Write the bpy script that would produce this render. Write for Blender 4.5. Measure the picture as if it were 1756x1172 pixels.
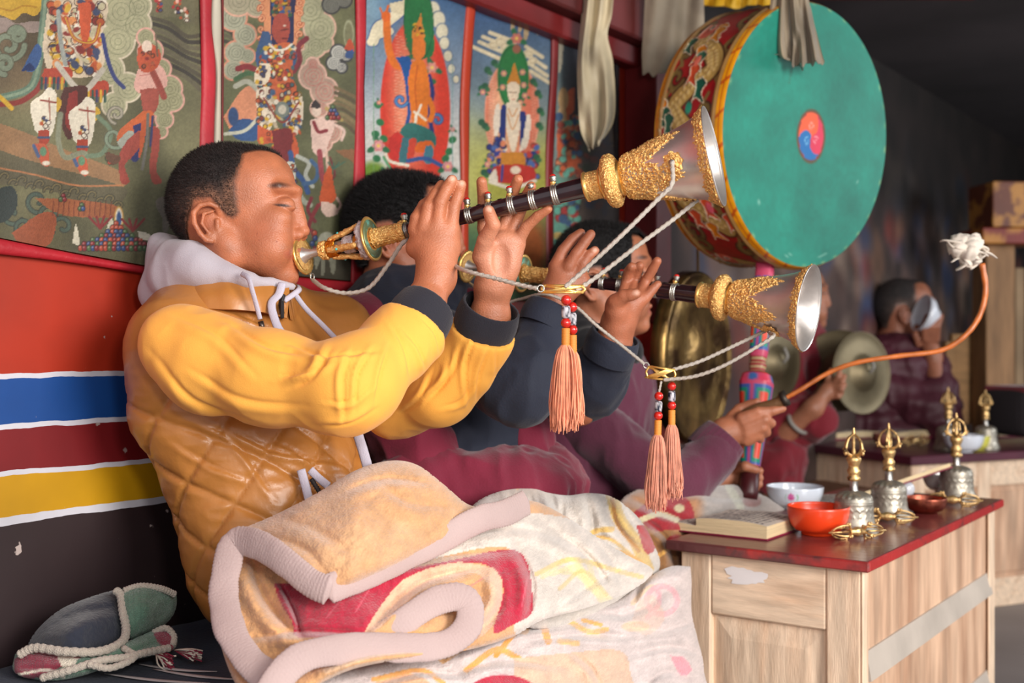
import bpy, math, random
import numpy as np
from mathutils import Vector, Matrix
random.seed(7); rng = np.random.default_rng(7)
for o in list(bpy.data.objects): bpy.data.objects.remove(o)
SC = bpy.context.scene
COL = SC.collection
# ---------------------------------------------------------------- camera, light, exposure
F, CX, CY, CAMZ = 2000.0, 878.0, 586.0, 0.93
cam = bpy.data.cameras.new('camera'); camo = bpy.data.objects.new('camera', cam); COL.objects.link(camo)
camo.location = (0, 0, CAMZ); camo.rotation_euler = (math.pi/2, 0, 0)
cam.sensor_width = 36; cam.lens = 36*F/1756; cam.clip_start = 0.02
cam.dof.use_dof = True; cam.dof.focus_distance = 1.72; cam.dof.aperture_fstop = 4.0
SC.camera = camo
SC.view_settings.view_transform = 'Standard'; SC.view_settings.look = 'None'
SC.view_settings.gamma = 1; SC.view_settings.use_curve_mapping = False
SC.view_settings.exposure = 0.45
wd = bpy.data.worlds.new('world'); SC.world = wd; wd.use_nodes = True
wd.node_tree.nodes['Background'].inputs[0].default_value = (0.92, 0.95, 1.0, 1)
wd.node_tree.nodes['Background'].inputs[1].default_value = 0.60
def area(name, loc, target, sx, sy, power, col):
    l = bpy.data.lights.new(name, 'AREA'); l.shape = 'RECTANGLE'; l.size = sx; l.size_y = sy
    l.energy = power; l.color = col
    o = bpy.data.objects.new(name, l); COL.objects.link(o); o.location = loc
    o.rotation_euler = (Vector(target)-Vector(loc)).to_track_quat('-Z', 'Y').to_euler()
    return o
# the open doorway of the hall, behind and to the right of the photographer, and the camera-side lamp
area('doorway_light', (2.6, -1.3, 1.75), (-0.1, 1.9, 1.0), 1.5, 1.7, 150, (1.0, 0.95, 0.89))
area('camera_flash', (0.35, -0.25, 1.35), (-0.1, 2.0, 1.0), 0.22, 0.16, 7.5, (1.0, 0.96, 0.9))
area('side_window', (4.4, 3.3, 1.9), (0.8, 3.3, 0.6), 1.2, 1.0, 40, (0.9, 0.95, 1.0))

# ---------------------------------------------------------------- maths helpers
def P(px, py, Y): return np.array([(px-CX)/F*Y, Y, (CY-py)/F*Y+CAMZ])
D3 = np.array([math.sin(math.radians(35.4)), math.cos(math.radians(35.4)), 0.0])     # along the wall
N3 = np.array([D3[1], -D3[0], 0.0])                                                  # into the room
Z3 = np.array([0, 0, 1.0])
WC = -1.60
def wallY(px, off=0.0): return (WC+off)/(((px-CX)/F)*N3[0]+N3[1])
def Wp(px, py, off=0.0): return P(px, py, wallY(px, off))
def unit(v): v = np.asarray(v, float); return v/np.linalg.norm(v)
def s2l(c):
    c = np.asarray(c, float)/255.0
    return np.where(c <= 0.04045, c/12.92, ((c+0.055)/1.055)**2.4)
def hsh(ix, iy, iz, seed):
    h = (ix.astype(np.uint32)*np.uint32(374761393)+iy.astype(np.uint32)*np.uint32(668265263)+iz.astype(np.uint32)*np.uint32(2147483647-1274126177)+np.uint32(seed*974634777 & 0xffffffff))
    h = (h ^ (h >> np.uint32(13)))*np.uint32(1274126177)
    h = (h ^ (h >> np.uint32(16)))*np.uint32(2246822519)
    return ((h ^ (h >> np.uint32(15))) & np.uint32(0xffffff)).astype(np.float64)/float(0xffffff)
def vnoise(p, s, seed=0):
    q = np.asarray(p, float)*s+1000.0
    i = np.floor(q).astype(np.int64); f = q-i; f = f*f*(3-2*f)
    r = 0
    for dx in (0, 1):
        wx = f[:, 0] if dx else 1-f[:, 0]
        for dy in (0, 1):
            wy = f[:, 1] if dy else 1-f[:, 1]
            for dz in (0, 1):
                wz = f[:, 2] if dz else 1-f[:, 2]
                r = r+wx*wy*wz*hsh(i[:, 0]+dx, i[:, 1]+dy, i[:, 2]+dz, seed)
    return r*2-1
def fbm(p, s, seed=0, o=3): return sum(vnoise(p, s*2**k, seed+k)*0.5**k for k in range(o))
def sstep(a, b, x):
    t = np.clip((x-a)/(b-a), 0, 1); return t*t*(3-2*t)
def spline(pts, n):
    """Catmull-Rom through rows of pts, n samples."""
    p = np.asarray(pts, float)
    if len(p) == 2: return p[0]+(p[1]-p[0])*np.linspace(0, 1, n)[:, None]
    q = np.vstack([2*p[0]-p[1], p, 2*p[-1]-p[-2]])
    u = np.linspace(0, len(p)-1-1e-9, n); i = u.astype(int); t = (u-i)[:, None]
    a, b, c, d = q[i], q[i+1], q[i+2], q[i+3]
    return 0.5*((2*b)+(c-a)*t+(2*a-5*b+4*c-d)*t**2+(3*b-a-3*c+d)*t**3)

# ---------------------------------------------------------------- materials
MATS = {}
def mat(name, col, rough=0.6, metal=0.0, var=0.08, vs=6.0, bump=0.0, bs=60.0, attr=False, sheen=0.0, coat=0.0,
        spec=0.5, col2=None, c2s=5.0, c2lo=0.55, c2hi=0.7, stretch=None, wave=None, sss=0.0, vor=0.0, vors=200.0, alpha=1.0):
    """Principled material: base colour (or the painted colour attribute), noise variation, an optional second colour in patches, bump."""
    if name in MATS: return MATS[name]
    m = bpy.data.materials.new(name); m.use_nodes = True; nt = m.node_tree; N = nt.nodes; L = nt.links
    b = N['Principled BSDF']; tc = N.new('ShaderNodeTexCoord'); out = tc.outputs['Object']
    if stretch:
        mp = N.new('ShaderNodeMapping'); mp.inputs['Scale'].default_value = stretch; L.new(out, mp.inputs[0]); out = mp.outputs[0]
    if attr:
        a = N.new('ShaderNodeAttribute'); a.attribute_name = 'Col'; base = a.outputs['Color']
    else:
        r = N.new('ShaderNodeRGB'); r.outputs[0].default_value = (*s2l(col), 1); base = r.outputs[0]
    if col2 is not None:
        n2 = N.new('ShaderNodeTexNoise'); n2.inputs['Scale'].default_value = c2s; n2.inputs['Detail'].default_value = 5; L.new(out, n2.inputs[0])
        mr = N.new('ShaderNodeMapRange'); mr.inputs[1].default_value = c2lo; mr.inputs[2].default_value = c2hi; L.new(n2.outputs[0], mr.inputs[0])
        mx = N.new('ShaderNodeMix'); mx.data_type = 'RGBA'; L.new(mr.outputs[0], mx.inputs[0]); L.new(base, mx.inputs[6])
        mx.inputs[7].default_value = (*s2l(col2), 1); base = mx.outputs[2]
    if var:
        n1 = N.new('ShaderNodeTexNoise'); n1.inputs['Scale'].default_value = vs; n1.inputs['Detail'].default_value = 4; L.new(out, n1.inputs[0])
        mr = N.new('ShaderNodeMapRange'); mr.inputs[1].default_value = 0.3; mr.inputs[2].default_value = 0.7
        mr.inputs[3].default_value = 1-var*2; mr.inputs[4].default_value = 1+var; L.new(n1.outputs[0], mr.inputs[0])
        mx = N.new('ShaderNodeVectorMath'); mx.operation = 'SCALE'; L.new(base, mx.inputs[0]); L.new(mr.outputs[0], mx.inputs['Scale']); base = mx.outputs[0]
    L.new(base, b.inputs['Base Color'])
    b.inputs['Roughness'].default_value = rough; b.inputs['Metallic'].default_value = metal
    b.inputs['Specular IOR Level'].default_value = spec
    b.inputs['Sheen Weight'].default_value = sheen; b.inputs['Coat Weight'].default_value = coat
    b.inputs['Coat Roughness'].default_value = 0.15
    if sss:
        b.inputs['Subsurface Weight'].default_value = sss; b.inputs['Subsurface Radius'].default_value = (1, .35, .2)
        b.inputs['Subsurface Scale'].default_value = 0.006
    h = None
    if bump:
        nb = N.new('ShaderNodeTexNoise'); nb.inputs['Scale'].default_value = bs; nb.inputs['Detail'].default_value = 4; L.new(out, nb.inputs[0]); h = nb.outputs[0]
        bp = N.new('ShaderNodeBump'); bp.inputs['Strength'].default_value = bump; bp.inputs['Distance'].default_value = 0.004
        L.new(h, bp.inputs['Height']); L.new(bp.outputs[0], b.inputs['Normal'])
    if vor:
        nb = N.new('ShaderNodeTexVoronoi'); nb.inputs['Scale'].default_value = vors; nb.feature = 'DISTANCE_TO_EDGE'; L.new(out, nb.inputs[0])
        bp = N.new('ShaderNodeBump'); bp.inputs['Strength'].default_value = vor; bp.inputs['Distance'].default_value = 0.003
        L.new(nb.outputs[0], bp.inputs['Height']); L.new(bp.outputs[0], b.inputs['Normal'])
    if wave:
        wv = N.new('ShaderNodeTexWave'); wv.inputs['Scale'].default_value = wave[0]; wv.inputs['Distortion'].default_value = wave[2]
        wv.inputs['Detail'].default_value = 2; wv.bands_direction = wave[3]; L.new(tc.outputs['Object'], wv.inputs[0])
        bp = N.new('ShaderNodeBump'); bp.inputs['Strength'].default_value = wave[1]; bp.inputs['Distance'].default_value = 0.002
        L.new(wv.outputs[0], bp.inputs['Height'])
        if b.inputs['Normal'].is_linked: L.new(b.inputs['Normal'].links[0].from_socket, bp.inputs['Normal'])
        L.new(bp.outputs[0], b.inputs['Normal'])
    MATS[name] = m; return m

# ---------------------------------------------------------------- mesh helpers
def setmesh(me, V, faces, smooth=True, col=None):
    """faces: list of numpy index arrays (n,3)/(n,4)/(n,k)"""
    V = np.asarray(V, np.float32)
    me.vertices.add(len(V)); me.vertices.foreach_set('co', V.ravel())
    idx = np.concatenate([np.asarray(f).ravel() for f in faces]).astype(np.int32)
    tot = np.concatenate([np.full(len(f), np.asarray(f).shape[1]) for f in faces]).astype(np.int32)
    st = np.concatenate([[0], np.cumsum(tot)[:-1]]).astype(np.int32)
    me.loops.add(len(idx)); me.loops.foreach_set('vertex_index', idx)
    me.polygons.add(len(tot)); me.polygons.foreach_set('loop_start', st); me.polygons.foreach_set('loop_total', tot)
    me.polygons.foreach_set('use_smooth', np.full(len(tot), smooth))
    if col is not None:
        ca = me.color_attributes.new('Col', 'FLOAT_COLOR', 'POINT')
        c4 = np.ones((len(V), 4), np.float32); c4[:, :3] = s2l(np.clip(col, 0, 255)); ca.data.foreach_set('color', c4.ravel())
    me.update(calc_edges=True); me.validate()
def mob(name, V, faces, m, parent=None, smooth=True, col=None):
    me = bpy.data.meshes.new(name); setmesh(me, V, [f for f in faces if len(f)], smooth, col)
    if m: me.materials.append(m)
    o = bpy.data.objects.new(name, me); COL.objects.link(o)
    if parent is not None: o.parent = parent
    return o
def empty(name, loc=(0, 0, 0)):
    o = bpy.data.objects.new(name, None); COL.objects.link(o); o.location = loc; o.empty_display_size = .05; return o
def tag(o, label=None, cat=None, group=None, kind=None):
    if label: o['label'] = label
    if cat: o['category'] = cat
    if group: o['group'] = group
    if kind: o['kind'] = kind
    return o
def thing(name, label, cat, group=None, loc=(0, 0, 0)):
    return tag(empty(name, loc), label, cat, group)
def rebase(root):
    """put a thing's Empty at the base of its parts without moving them"""
    pts = [v for ch in root.children_recursive if ch.type == 'MESH' for v in (Vector(c) for c in ch.bound_box)]
    if not pts: return
    c = Vector((sum(p.x for p in pts)/len(pts), sum(p.y for p in pts)/len(pts), min(p.z for p in pts)))
    root.location = c
    for ch in root.children: ch.location = Vector(ch.location)-c
class MB:
    """collects simple shapes into one mesh"""
    def __init__(s): s.v = []; s.f = {}; s.n = 0; s.c = []
    def add(s, V, faces, col=None):
        V = np.asarray(V, float); s.v.append(V)
        for f in faces:
            f = np.asarray(f)
            if len(f): s.f.setdefault(f.shape[1], []).append(f+s.n)
        s.c.append(np.tile(np.asarray(col if col is not None else (128, 128, 128), float), (len(V), 1)) if np.ndim(col) < 2 else col)
        s.n += len(V); return s
    def build(s, name, m, parent=None, smooth=True, usecol=False):
        return mob(name, np.vstack(s.v), [np.vstack(x) for x in s.f.values()], m, parent, smooth, np.vstack(s.c) if usecol else None)
def box_vf(c, ax, h, bev=0.0):
    """oriented box, c centre, ax 3x3 rows axes, h half sizes; chamfered when bev>0"""
    c = np.asarray(c, float); ax = np.asarray(ax, float); h = np.asarray(h, float)
    if bev <= 0:
        V = np.array([[x, y, z] for x in (-1, 1) for y in (-1, 1) for z in (-1, 1)], float)*h
        Fq = np.array([[0, 1, 3, 2], [4, 6, 7, 5], [0, 4, 5, 1], [2, 3, 7, 6], [0, 2, 6, 4], [1, 5, 7, 3]])
        return c+V@ax, [Fq]
    b = min(bev, *(h*0.9)); V = []; idx = {}
    for x in (-1, 1):
        for y in (-1, 1):
            for z in (-1, 1):
                s = np.array([x, y, z], float)
                for k in range(3):
                    q = s*(h-b); q[k] = s[k]*h[k]; idx[(x, y, z, k)] = len(V); V.append(q)
    q4 = []; t3 = []
    for k in range(3):
        a, bb = [i for i in range(3) if i != k]
        for s in (-1, 1):
            loop = []
            for u, v in ((-1, -1), (1, -1), (1, 1), (-1, 1)):
                t = [0, 0, 0]; t[k] = s; t[a] = u; t[bb] = v; loop.append(idx[(*t, k)])
            q4.append(loop)
    for k in range(3):
        a, bb = [i for i in range(3) if i != k]
        for u in (-1, 1):
            for v in (-1, 1):
                t0 = [0, 0, 0]; t0[k] = -1; t0[a] = u; t0[bb] = v; t1 = list(t0); t1[k] = 1
                q4.append([idx[(*t0, a)], idx[(*t1, a)], idx[(*t1, bb)], idx[(*t0, bb)]])
    for x in (-1, 1):
        for y in (-1, 1):
            for z in (-1, 1): t3.append([idx[(x, y, z, 0)], idx[(x, y, z, 1)], idx[(x, y, z, 2)]])
    V = np.array(V)
    def fix(f):
        f = np.array(f)
        for i in range(len(f)):
            p = V[f[i]]; n = np.cross(p[1]-p[0], p[2]-p[0])
            if np.dot(n, p.mean(0)) < 0: f[i] = f[i][::-1]
        return f
    return c+V@ax, [fix(q4), fix(t3)]
def rotz(a): c, s = math.cos(a), math.sin(a); return np.array([[c, s, 0], [-s, c, 0], [0, 0, 1.0]])   # rows = axes
def frame_z(z, up=(0, 0, 1.0)):
    z = unit(z); x = np.cross(up, z)
    if np.linalg.norm(x) < 1e-4: x = np.cross((1.0, 0, 0), z)
    x = unit(x); y = np.cross(z, x); return np.array([x, y, z])
def tube_vf(path, r, n=10, cap=True, flat=None, up=(0, 0, 1.0)):
    """tube along path (m,3); r scalar or (m,) ; flat=(a,b) scales of section"""
    p = np.asarray(path, float); m = len(p); r = np.broadcast_to(np.asarray(r, float), (m,))
    t = np.gradient(p, axis=0); t /= np.linalg.norm(t, axis=1)[:, None]+1e-12
    x = np.cross(np.asarray(up, float), t[0])
    if np.linalg.norm(x) < 1e-3: x = np.cross((1.0, .3, 0), t[0])
    xs = []
    for k in range(m):
        x = x-t[k]*np.dot(x, t[k]); x = unit(x); xs.append(x)
    xs = np.array(xs); ys = np.cross(t, xs); a = np.linspace(0, 2*np.pi, n, endpoint=False)
    fa, fb = flat or (1, 1)
    V = p[:, None]+r[:, None, None]*(xs[:, None]*np.cos(a)[None, :, None]*fa+ys[:, None]*np.sin(a)[None, :, None]*fb)
    V = V.reshape(-1, 3)
    i = np.arange(m-1)[:, None]*n; j = np.arange(n)[None]; k = (j+1) % n
    Q = np.stack([i+j, i+k, i+n+k, i+n+j], -1).reshape(-1, 4)
    fs = [Q]
    if cap:
        V = np.vstack([V, p[0], p[-1]]); jj = np.arange(n); kk = (jj+1) % n
        fs.append(np.vstack([np.stack([kk, jj, np.full(n, m*n)], 1), np.stack([(m-1)*n+jj, (m-1)*n+kk, np.full(n, m*n+1)], 1)]))
    return V, fs
def lathe_vf(prof, n=32, o=(0, 0, 0), ax=None, fn=None):
    """prof rows (r,z); ax rows x,y,z axes; fn(theta,r,z)->r"""
    pr = np.asarray(prof, float); m = len(pr); a = np.linspace(0, 2*np.pi, n, endpoint=False)
    R = np.repeat(pr[:, 0][:, None], n, 1); Zc = np.repeat(pr[:, 1][:, None], n, 1); A = np.repeat(a[None], m, 0)
    if fn is not None: R = fn(A, R, Zc)
    V = np.stack([R*np.cos(A), R*np.sin(A), Zc], -1).reshape(-1, 3)
    if ax is not None: V = V@np.asarray(ax)
    V = V+np.asarray(o, float)
    i = np.arange(m-1)[:, None]*n; j = np.arange(n)[None]; k = (j+1) % n
    return V, [np.stack([i+j, i+k, i+n+k, i+n+j], -1).reshape(-1, 4)]
def ball_vf(c, r, n=10, ax=None):
    r = np.broadcast_to(np.asarray(r, float), (3,)); th = np.linspace(0, np.pi, n//2+2)
    pr = np.stack([np.maximum(np.sin(th), 1e-3), -np.cos(th)], 1)
    V, f = lathe_vf(pr, n); V = V*r
    if ax is not None: V = V@np.asarray(ax)
    return V+np.asarray(c, float), f
def grid_faces(nu, nv, flip=False):
    i = np.arange(nu-1)[:, None]*nv; j = np.arange(nv-1)[None]
    q = np.stack([i+j, i+j+1, i+nv+j+1, i+nv+j], -1).reshape(-1, 4)
    return q[:, ::-1] if flip else q
def vnormals(V, quads):
    a = V[quads[:, 2]]-V[quads[:, 0]]; b = V[quads[:, 3 if quads.shape[1] == 4 else 1]]-V[quads[:, 1 if quads.shape[1] == 4 else 2]]
    n = np.cross(a, b); N = np.zeros_like(V)
    for k in range(quads.shape[1]):
        for c in range(3): N[:, c] += np.bincount(quads[:, k], n[:, c], len(V))
    return N/(np.linalg.norm(N, axis=1)[:, None]+1e-12)

# ---------------------------------------------------------------- implicit bodies -> one continuous mesh (surface nets on sparse blocks)
def cone(a, b, ra, rb, k=0.01, sub=False): return ('c', np.asarray(a, float), np.asarray(b, float), ra, rb, k, sub)
def ell(c, r, R=None, k=0.01, sub=False):
    return ('e', np.asarray(c, float), np.asarray(r, float), np.eye(3) if R is None else np.asarray(R, float), 0, k, sub)   # R rows = axes
def chain(pts, rs, k=0.01): return [cone(pts[i], pts[i+1], rs[i], rs[i+1], k) for i in range(len(pts)-1)]
def prim_d(pr, p):
    if pr[0] == 'c':
        _, a, b, ra, rb, _, _ = pr; ba = b-a; q = p-a
        t = np.clip(q@ba/(ba@ba+1e-12), 0, 1); return np.sqrt(((q-t[:, None]*ba)**2).sum(1))-(ra+(rb-ra)*t)
    _, c, r, R, _, _, _ = pr; q = (p-c)@R.T
    k0 = np.sqrt(((q/r)**2).sum(1)); k1 = np.sqrt(((q/(r*r))**2).sum(1))+1e-9
    return np.where(k0 < 0.25, (k0-1)*r.min(), k0*(k0-1)/k1)
def prim_center(pr):
    if pr[0] == 'c': return (pr[1]+pr[2])/2, np.linalg.norm(pr[1]-pr[2])/2+max(pr[3], pr[4])
    return pr[1], max(pr[2])
def field(prims, p):
    d = np.full(len(p), 1.0)
    for pr in prims:
        e = prim_d(pr, p); k = pr[5]
        if pr[6]:
            e = -e; h = np.clip(0.5+0.5*(e-d)/k, 0, 1); d = d+(e-d)*h+k*h*(1-h)
        else:
            h = np.clip(0.5-0.5*(e-d)/k, 0, 1); d = d+(e-d)*h-k*h*(1-h)
    return d
def sdf_mesh(prims, res, extra=None):
    n = 12
    lo = np.min([prim_center(p)[0]-prim_center(p)[1] for p in prims if not p[6]], axis=0)-res*3
    hi = np.max([prim_center(p)[0]+prim_center(p)[1] for p in prims if not p[6]], axis=0)+res*3
    bs = n*res; nb = np.ceil((hi-lo)/bs).astype(int)
    bi = np.stack(np.meshgrid(*[np.arange(k) for k in nb], indexing='ij'), -1).reshape(-1, 3)
    cen = lo+(bi+0.5)*bs; rad = bs*0.87
    D = np.array([prim_d(p, cen) for p in prims])
    fc = field(prims, cen)
    act = np.abs(fc) < rad*1.8+0.004
    g = np.arange(n+1); G = np.stack(np.meshgrid(g, g, g, indexing='ij'), -1).reshape(-1, 3)
    keys = []; verts = []; ek = []
    nx, ny, nz = nb*n+2
    def key(c): return (c[..., 0]*ny+c[..., 1])*nz+c[..., 2]
    off = [(0, 0, 0), (1, 0, 0), (0, 1, 0), (1, 1, 0), (0, 0, 1), (1, 0, 1), (0, 1, 1), (1, 1, 1)]
    edges = [(0, 1), (2, 3), (4, 5), (6, 7), (0, 2), (1, 3), (4, 6), (5, 7), (0, 4), (1, 5), (2, 6), (3, 7)]
    for b in np.nonzero(act)[0]:
        near = [prims[i] for i in range(len(prims)) if D[i, b] < rad*2.4+prims[i][5]*2.5+0.010]
        if not near: continue
        base = bi[b]*n; pts = lo+(G+base)*res
        S = field(near, pts)
        if extra is not None: S = extra(pts, S)
        S = S.reshape(n+1, n+1, n+1); neg = S < 0
        if neg.all() or not neg.any(): continue
        cs = [S[o[0]:o[0]+n, o[1]:o[1]+n, o[2]:o[2]+n] for o in off]
        cnt = sum((c < 0).astype(int) for c in cs); ok = (cnt > 0) & (cnt < 8)
        ci = np.stack(np.nonzero(ok), 1); cv = [c[ok] for c in cs]
        acc = np.zeros((len(ci), 3)); num = np.zeros(len(ci))
        for a, c in edges:
            va, vc = cv[a], cv[c]; x = (va < 0) != (vc < 0); t = np.where(x, va/(va-vc+1e-20), 0)
            oa = np.array(off[a], float); oc = np.array(off[c], float)
            acc += np.where(x[:, None], oa+(oc-oa)*t[:, None], 0); num += x
        verts.append(lo+(ci+base+acc/num[:, None])*res); keys.append(key(ci+base))
        for axd in range(3):
            sl = [slice(0, n)]*3; s2 = list(sl); s2[axd] = slice(1, n+1)
            A = neg[tuple(sl)]; B = neg[tuple(s2)]; cr = A != B
            e = np.stack(np.nonzero(cr), 1)
            if len(e): ek.append(np.hstack([e+base, np.full((len(e), 1), axd), A[cr][:, None].astype(int)]))
    K = np.concatenate(keys); V = np.vstack(verts); o = np.argsort(K); K = K[o]; V = V[o]
    E = np.vstack(ek); quads = []
    for axd in range(3):
        e = E[E[:, 3] == axd]; u = (axd+1) % 3; w = (axd+2) % 3; ids = []; good = np.ones(len(e), bool)
        for du, dw in ((-1, -1), (0, -1), (0, 0), (-1, 0)):
            c = e[:, :3].copy(); c[:, u] += du; c[:, w] += dw; kk = key(c); i = np.clip(np.searchsorted(K, kk), 0, len(K)-1)
            good &= (K[i] == kk) & (c.min(1) >= 0); ids.append(i)
        q = np.stack(ids, 1); q[e[:, 4] == 0] = q[e[:, 4] == 0][:, ::-1]; quads.append(q[good])
    Q = np.vstack(quads)
    return V, Q
def relax(V, Q, it=2, f=0.5):
    A = np.concatenate([Q[:, 0], Q[:, 1], Q[:, 2], Q[:, 3]]); B = np.concatenate([Q[:, 1], Q[:, 2], Q[:, 3], Q[:, 0]])
    cnt = np.bincount(A, minlength=len(V))+np.bincount(B, minlength=len(V))+1e-9
    for _ in range(it):
        M = np.stack([(np.bincount(A, V[B, c], len(V))+np.bincount(B, V[A, c], len(V)))/cnt for c in range(3)], 1); V = V+(M-V)*f
    return V
def compact(V, faces, extra=()):
    used = np.zeros(len(V), bool)
    for f in faces: used[f.ravel()] = True
    m = np.cumsum(used)-1
    return V[used], [m[f] for f in faces], [e[used] for e in extra]

# ---------------------------------------------------------------- painting colours onto vertices (x,y in the surface's own flat coordinates)
class Paint:
    def __init__(s, x, y, base):
        s.x = np.asarray(x, float); s.y = np.asarray(y, float); s.c = np.tile(np.asarray(base, float), (len(s.x), 1))
        s.p = np.stack([s.x, s.y, s.x*0], 1)
    def put(s, m, col, a=1.0):
        m = m*a if not np.isscalar(a) or a != 1.0 else m
        i = m > 0.003; s.c[i] += (np.asarray(col, float)-s.c[i])*m[i][:, None] if np.ndim(col) == 1 else (col[i]-s.c[i])*m[i][:, None]; return s
    def ell(s, cx, cy, rx, ry, col, rot=0, soft=0.8, a=1.0):
        c, n = math.cos(math.radians(rot)), math.sin(math.radians(rot)); dx = s.x-cx; dy = s.y-cy
        u = (dx*c+dy*n)/rx; v = (-dx*n+dy*c)/ry; d = (np.sqrt(u*u+v*v)-1)*min(rx, ry)
        return s.put(np.clip(0.5-d/soft/2, 0, 1), col, a)
    def ring(s, cx, cy, rx, ry, w, col, rot=0, a=1.0):
        c, n = math.cos(math.radians(rot)), math.sin(math.radians(rot)); dx = s.x-cx; dy = s.y-cy
        u = (dx*c+dy*n)/rx; v = (-dx*n+dy*c)/ry; d = np.abs((np.sqrt(u*u+v*v)-1)*min(rx, ry))
        return s.put(np.clip(0.5-(d-w/2)/1.2, 0, 1), col, a)
    def pl(s, pts, col, a=1.0):
        p = np.asarray(pts, float).reshape(-1, 2); x0, y0 = p.min(0)-1; x1, y1 = p.max(0)+1
        i = np.nonzero((s.x > x0) & (s.x < x1) & (s.y > y0) & (s.y < y1))[0]
        if len(i) == 0: return s
        X = s.x[i]; Yv = s.y[i]; ins = np.zeros(len(i), bool); k = len(p)-1
        for j in range(len(p)):
            (xa, ya), (xb, yb) = p[j], p[k]
            if ya != yb: ins ^= ((ya > Yv) != (yb > Yv)) & (X < (xb-xa)*(Yv-ya)/(yb-ya)+xa)
            k = j
        m = np.zeros(len(s.x)); m[i[ins]] = 1.0; return s.put(m, col, a)
    def spl(s, pts, col, a=1.0, n=8):
        p = np.asarray(pts, float).reshape(-1, 2); return s.pl(spline(np.vstack([p, p[:1]]), n*len(p)), col, a)
    def ln(s, pts, w, col, a=1.0, curve=True, taper=False):
        p = np.asarray(pts, float).reshape(-1, 2)
        if curve and len(p) > 2: p = spline(p, len(p)*6)
        x0, y0 = p.min(0)-w-1; x1, y1 = p.max(0)+w+1
        i = np.nonzero((s.x > x0) & (s.x < x1) & (s.y > y0) & (s.y < y1))[0]
        if len(i) == 0: return s
        q = np.stack([s.x[i], s.y[i]], 1); d = np.full(len(i), 1e9)
        for k in range(len(p)-1):
            ab = p[k+1]-p[k]; t = np.clip(((q-p[k])@ab)/(ab@ab+1e-9), 0, 1); dd = np.sqrt(((q-p[k]-t[:, None]*ab)**2).sum(1))
            ww = w/2*(1-(k+1)/len(p)*0.8 if taper else 1); d = np.minimum(d, dd-ww)
        m = np.zeros(len(s.x)); m[i] = np.clip(0.5-d/1.2, 0, 1); return s.put(m, col, a)
    def cloud(s, blobs, fill, edge, inner=None):
        for x, y, r in blobs: s.ell(x, y, r+3, r+3, edge)
        for x, y, r in blobs: s.ell(x, y, r, r, fill)
        for x, y, r in blobs:
            for q in (0.72, 0.45, 0.2): s.ring(x+r*.08, y+r*.05, r*q, r*q, 1.2, inner or (np.asarray(fill)*0.82))
        return s
    def gx(s, y0, y1, c0, c1):
        t = np.clip((s.y-y0)/(y1-y0), 0, 1)[:, None]; s.c = np.asarray(c0, float)*(1-t)+np.asarray(c1, float)*t; return s
    def grain(s, amp, sc, seed=1):
        s.c *= (1+amp*fbm(s.p, sc, seed, 2))[:, None]; return s
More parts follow.
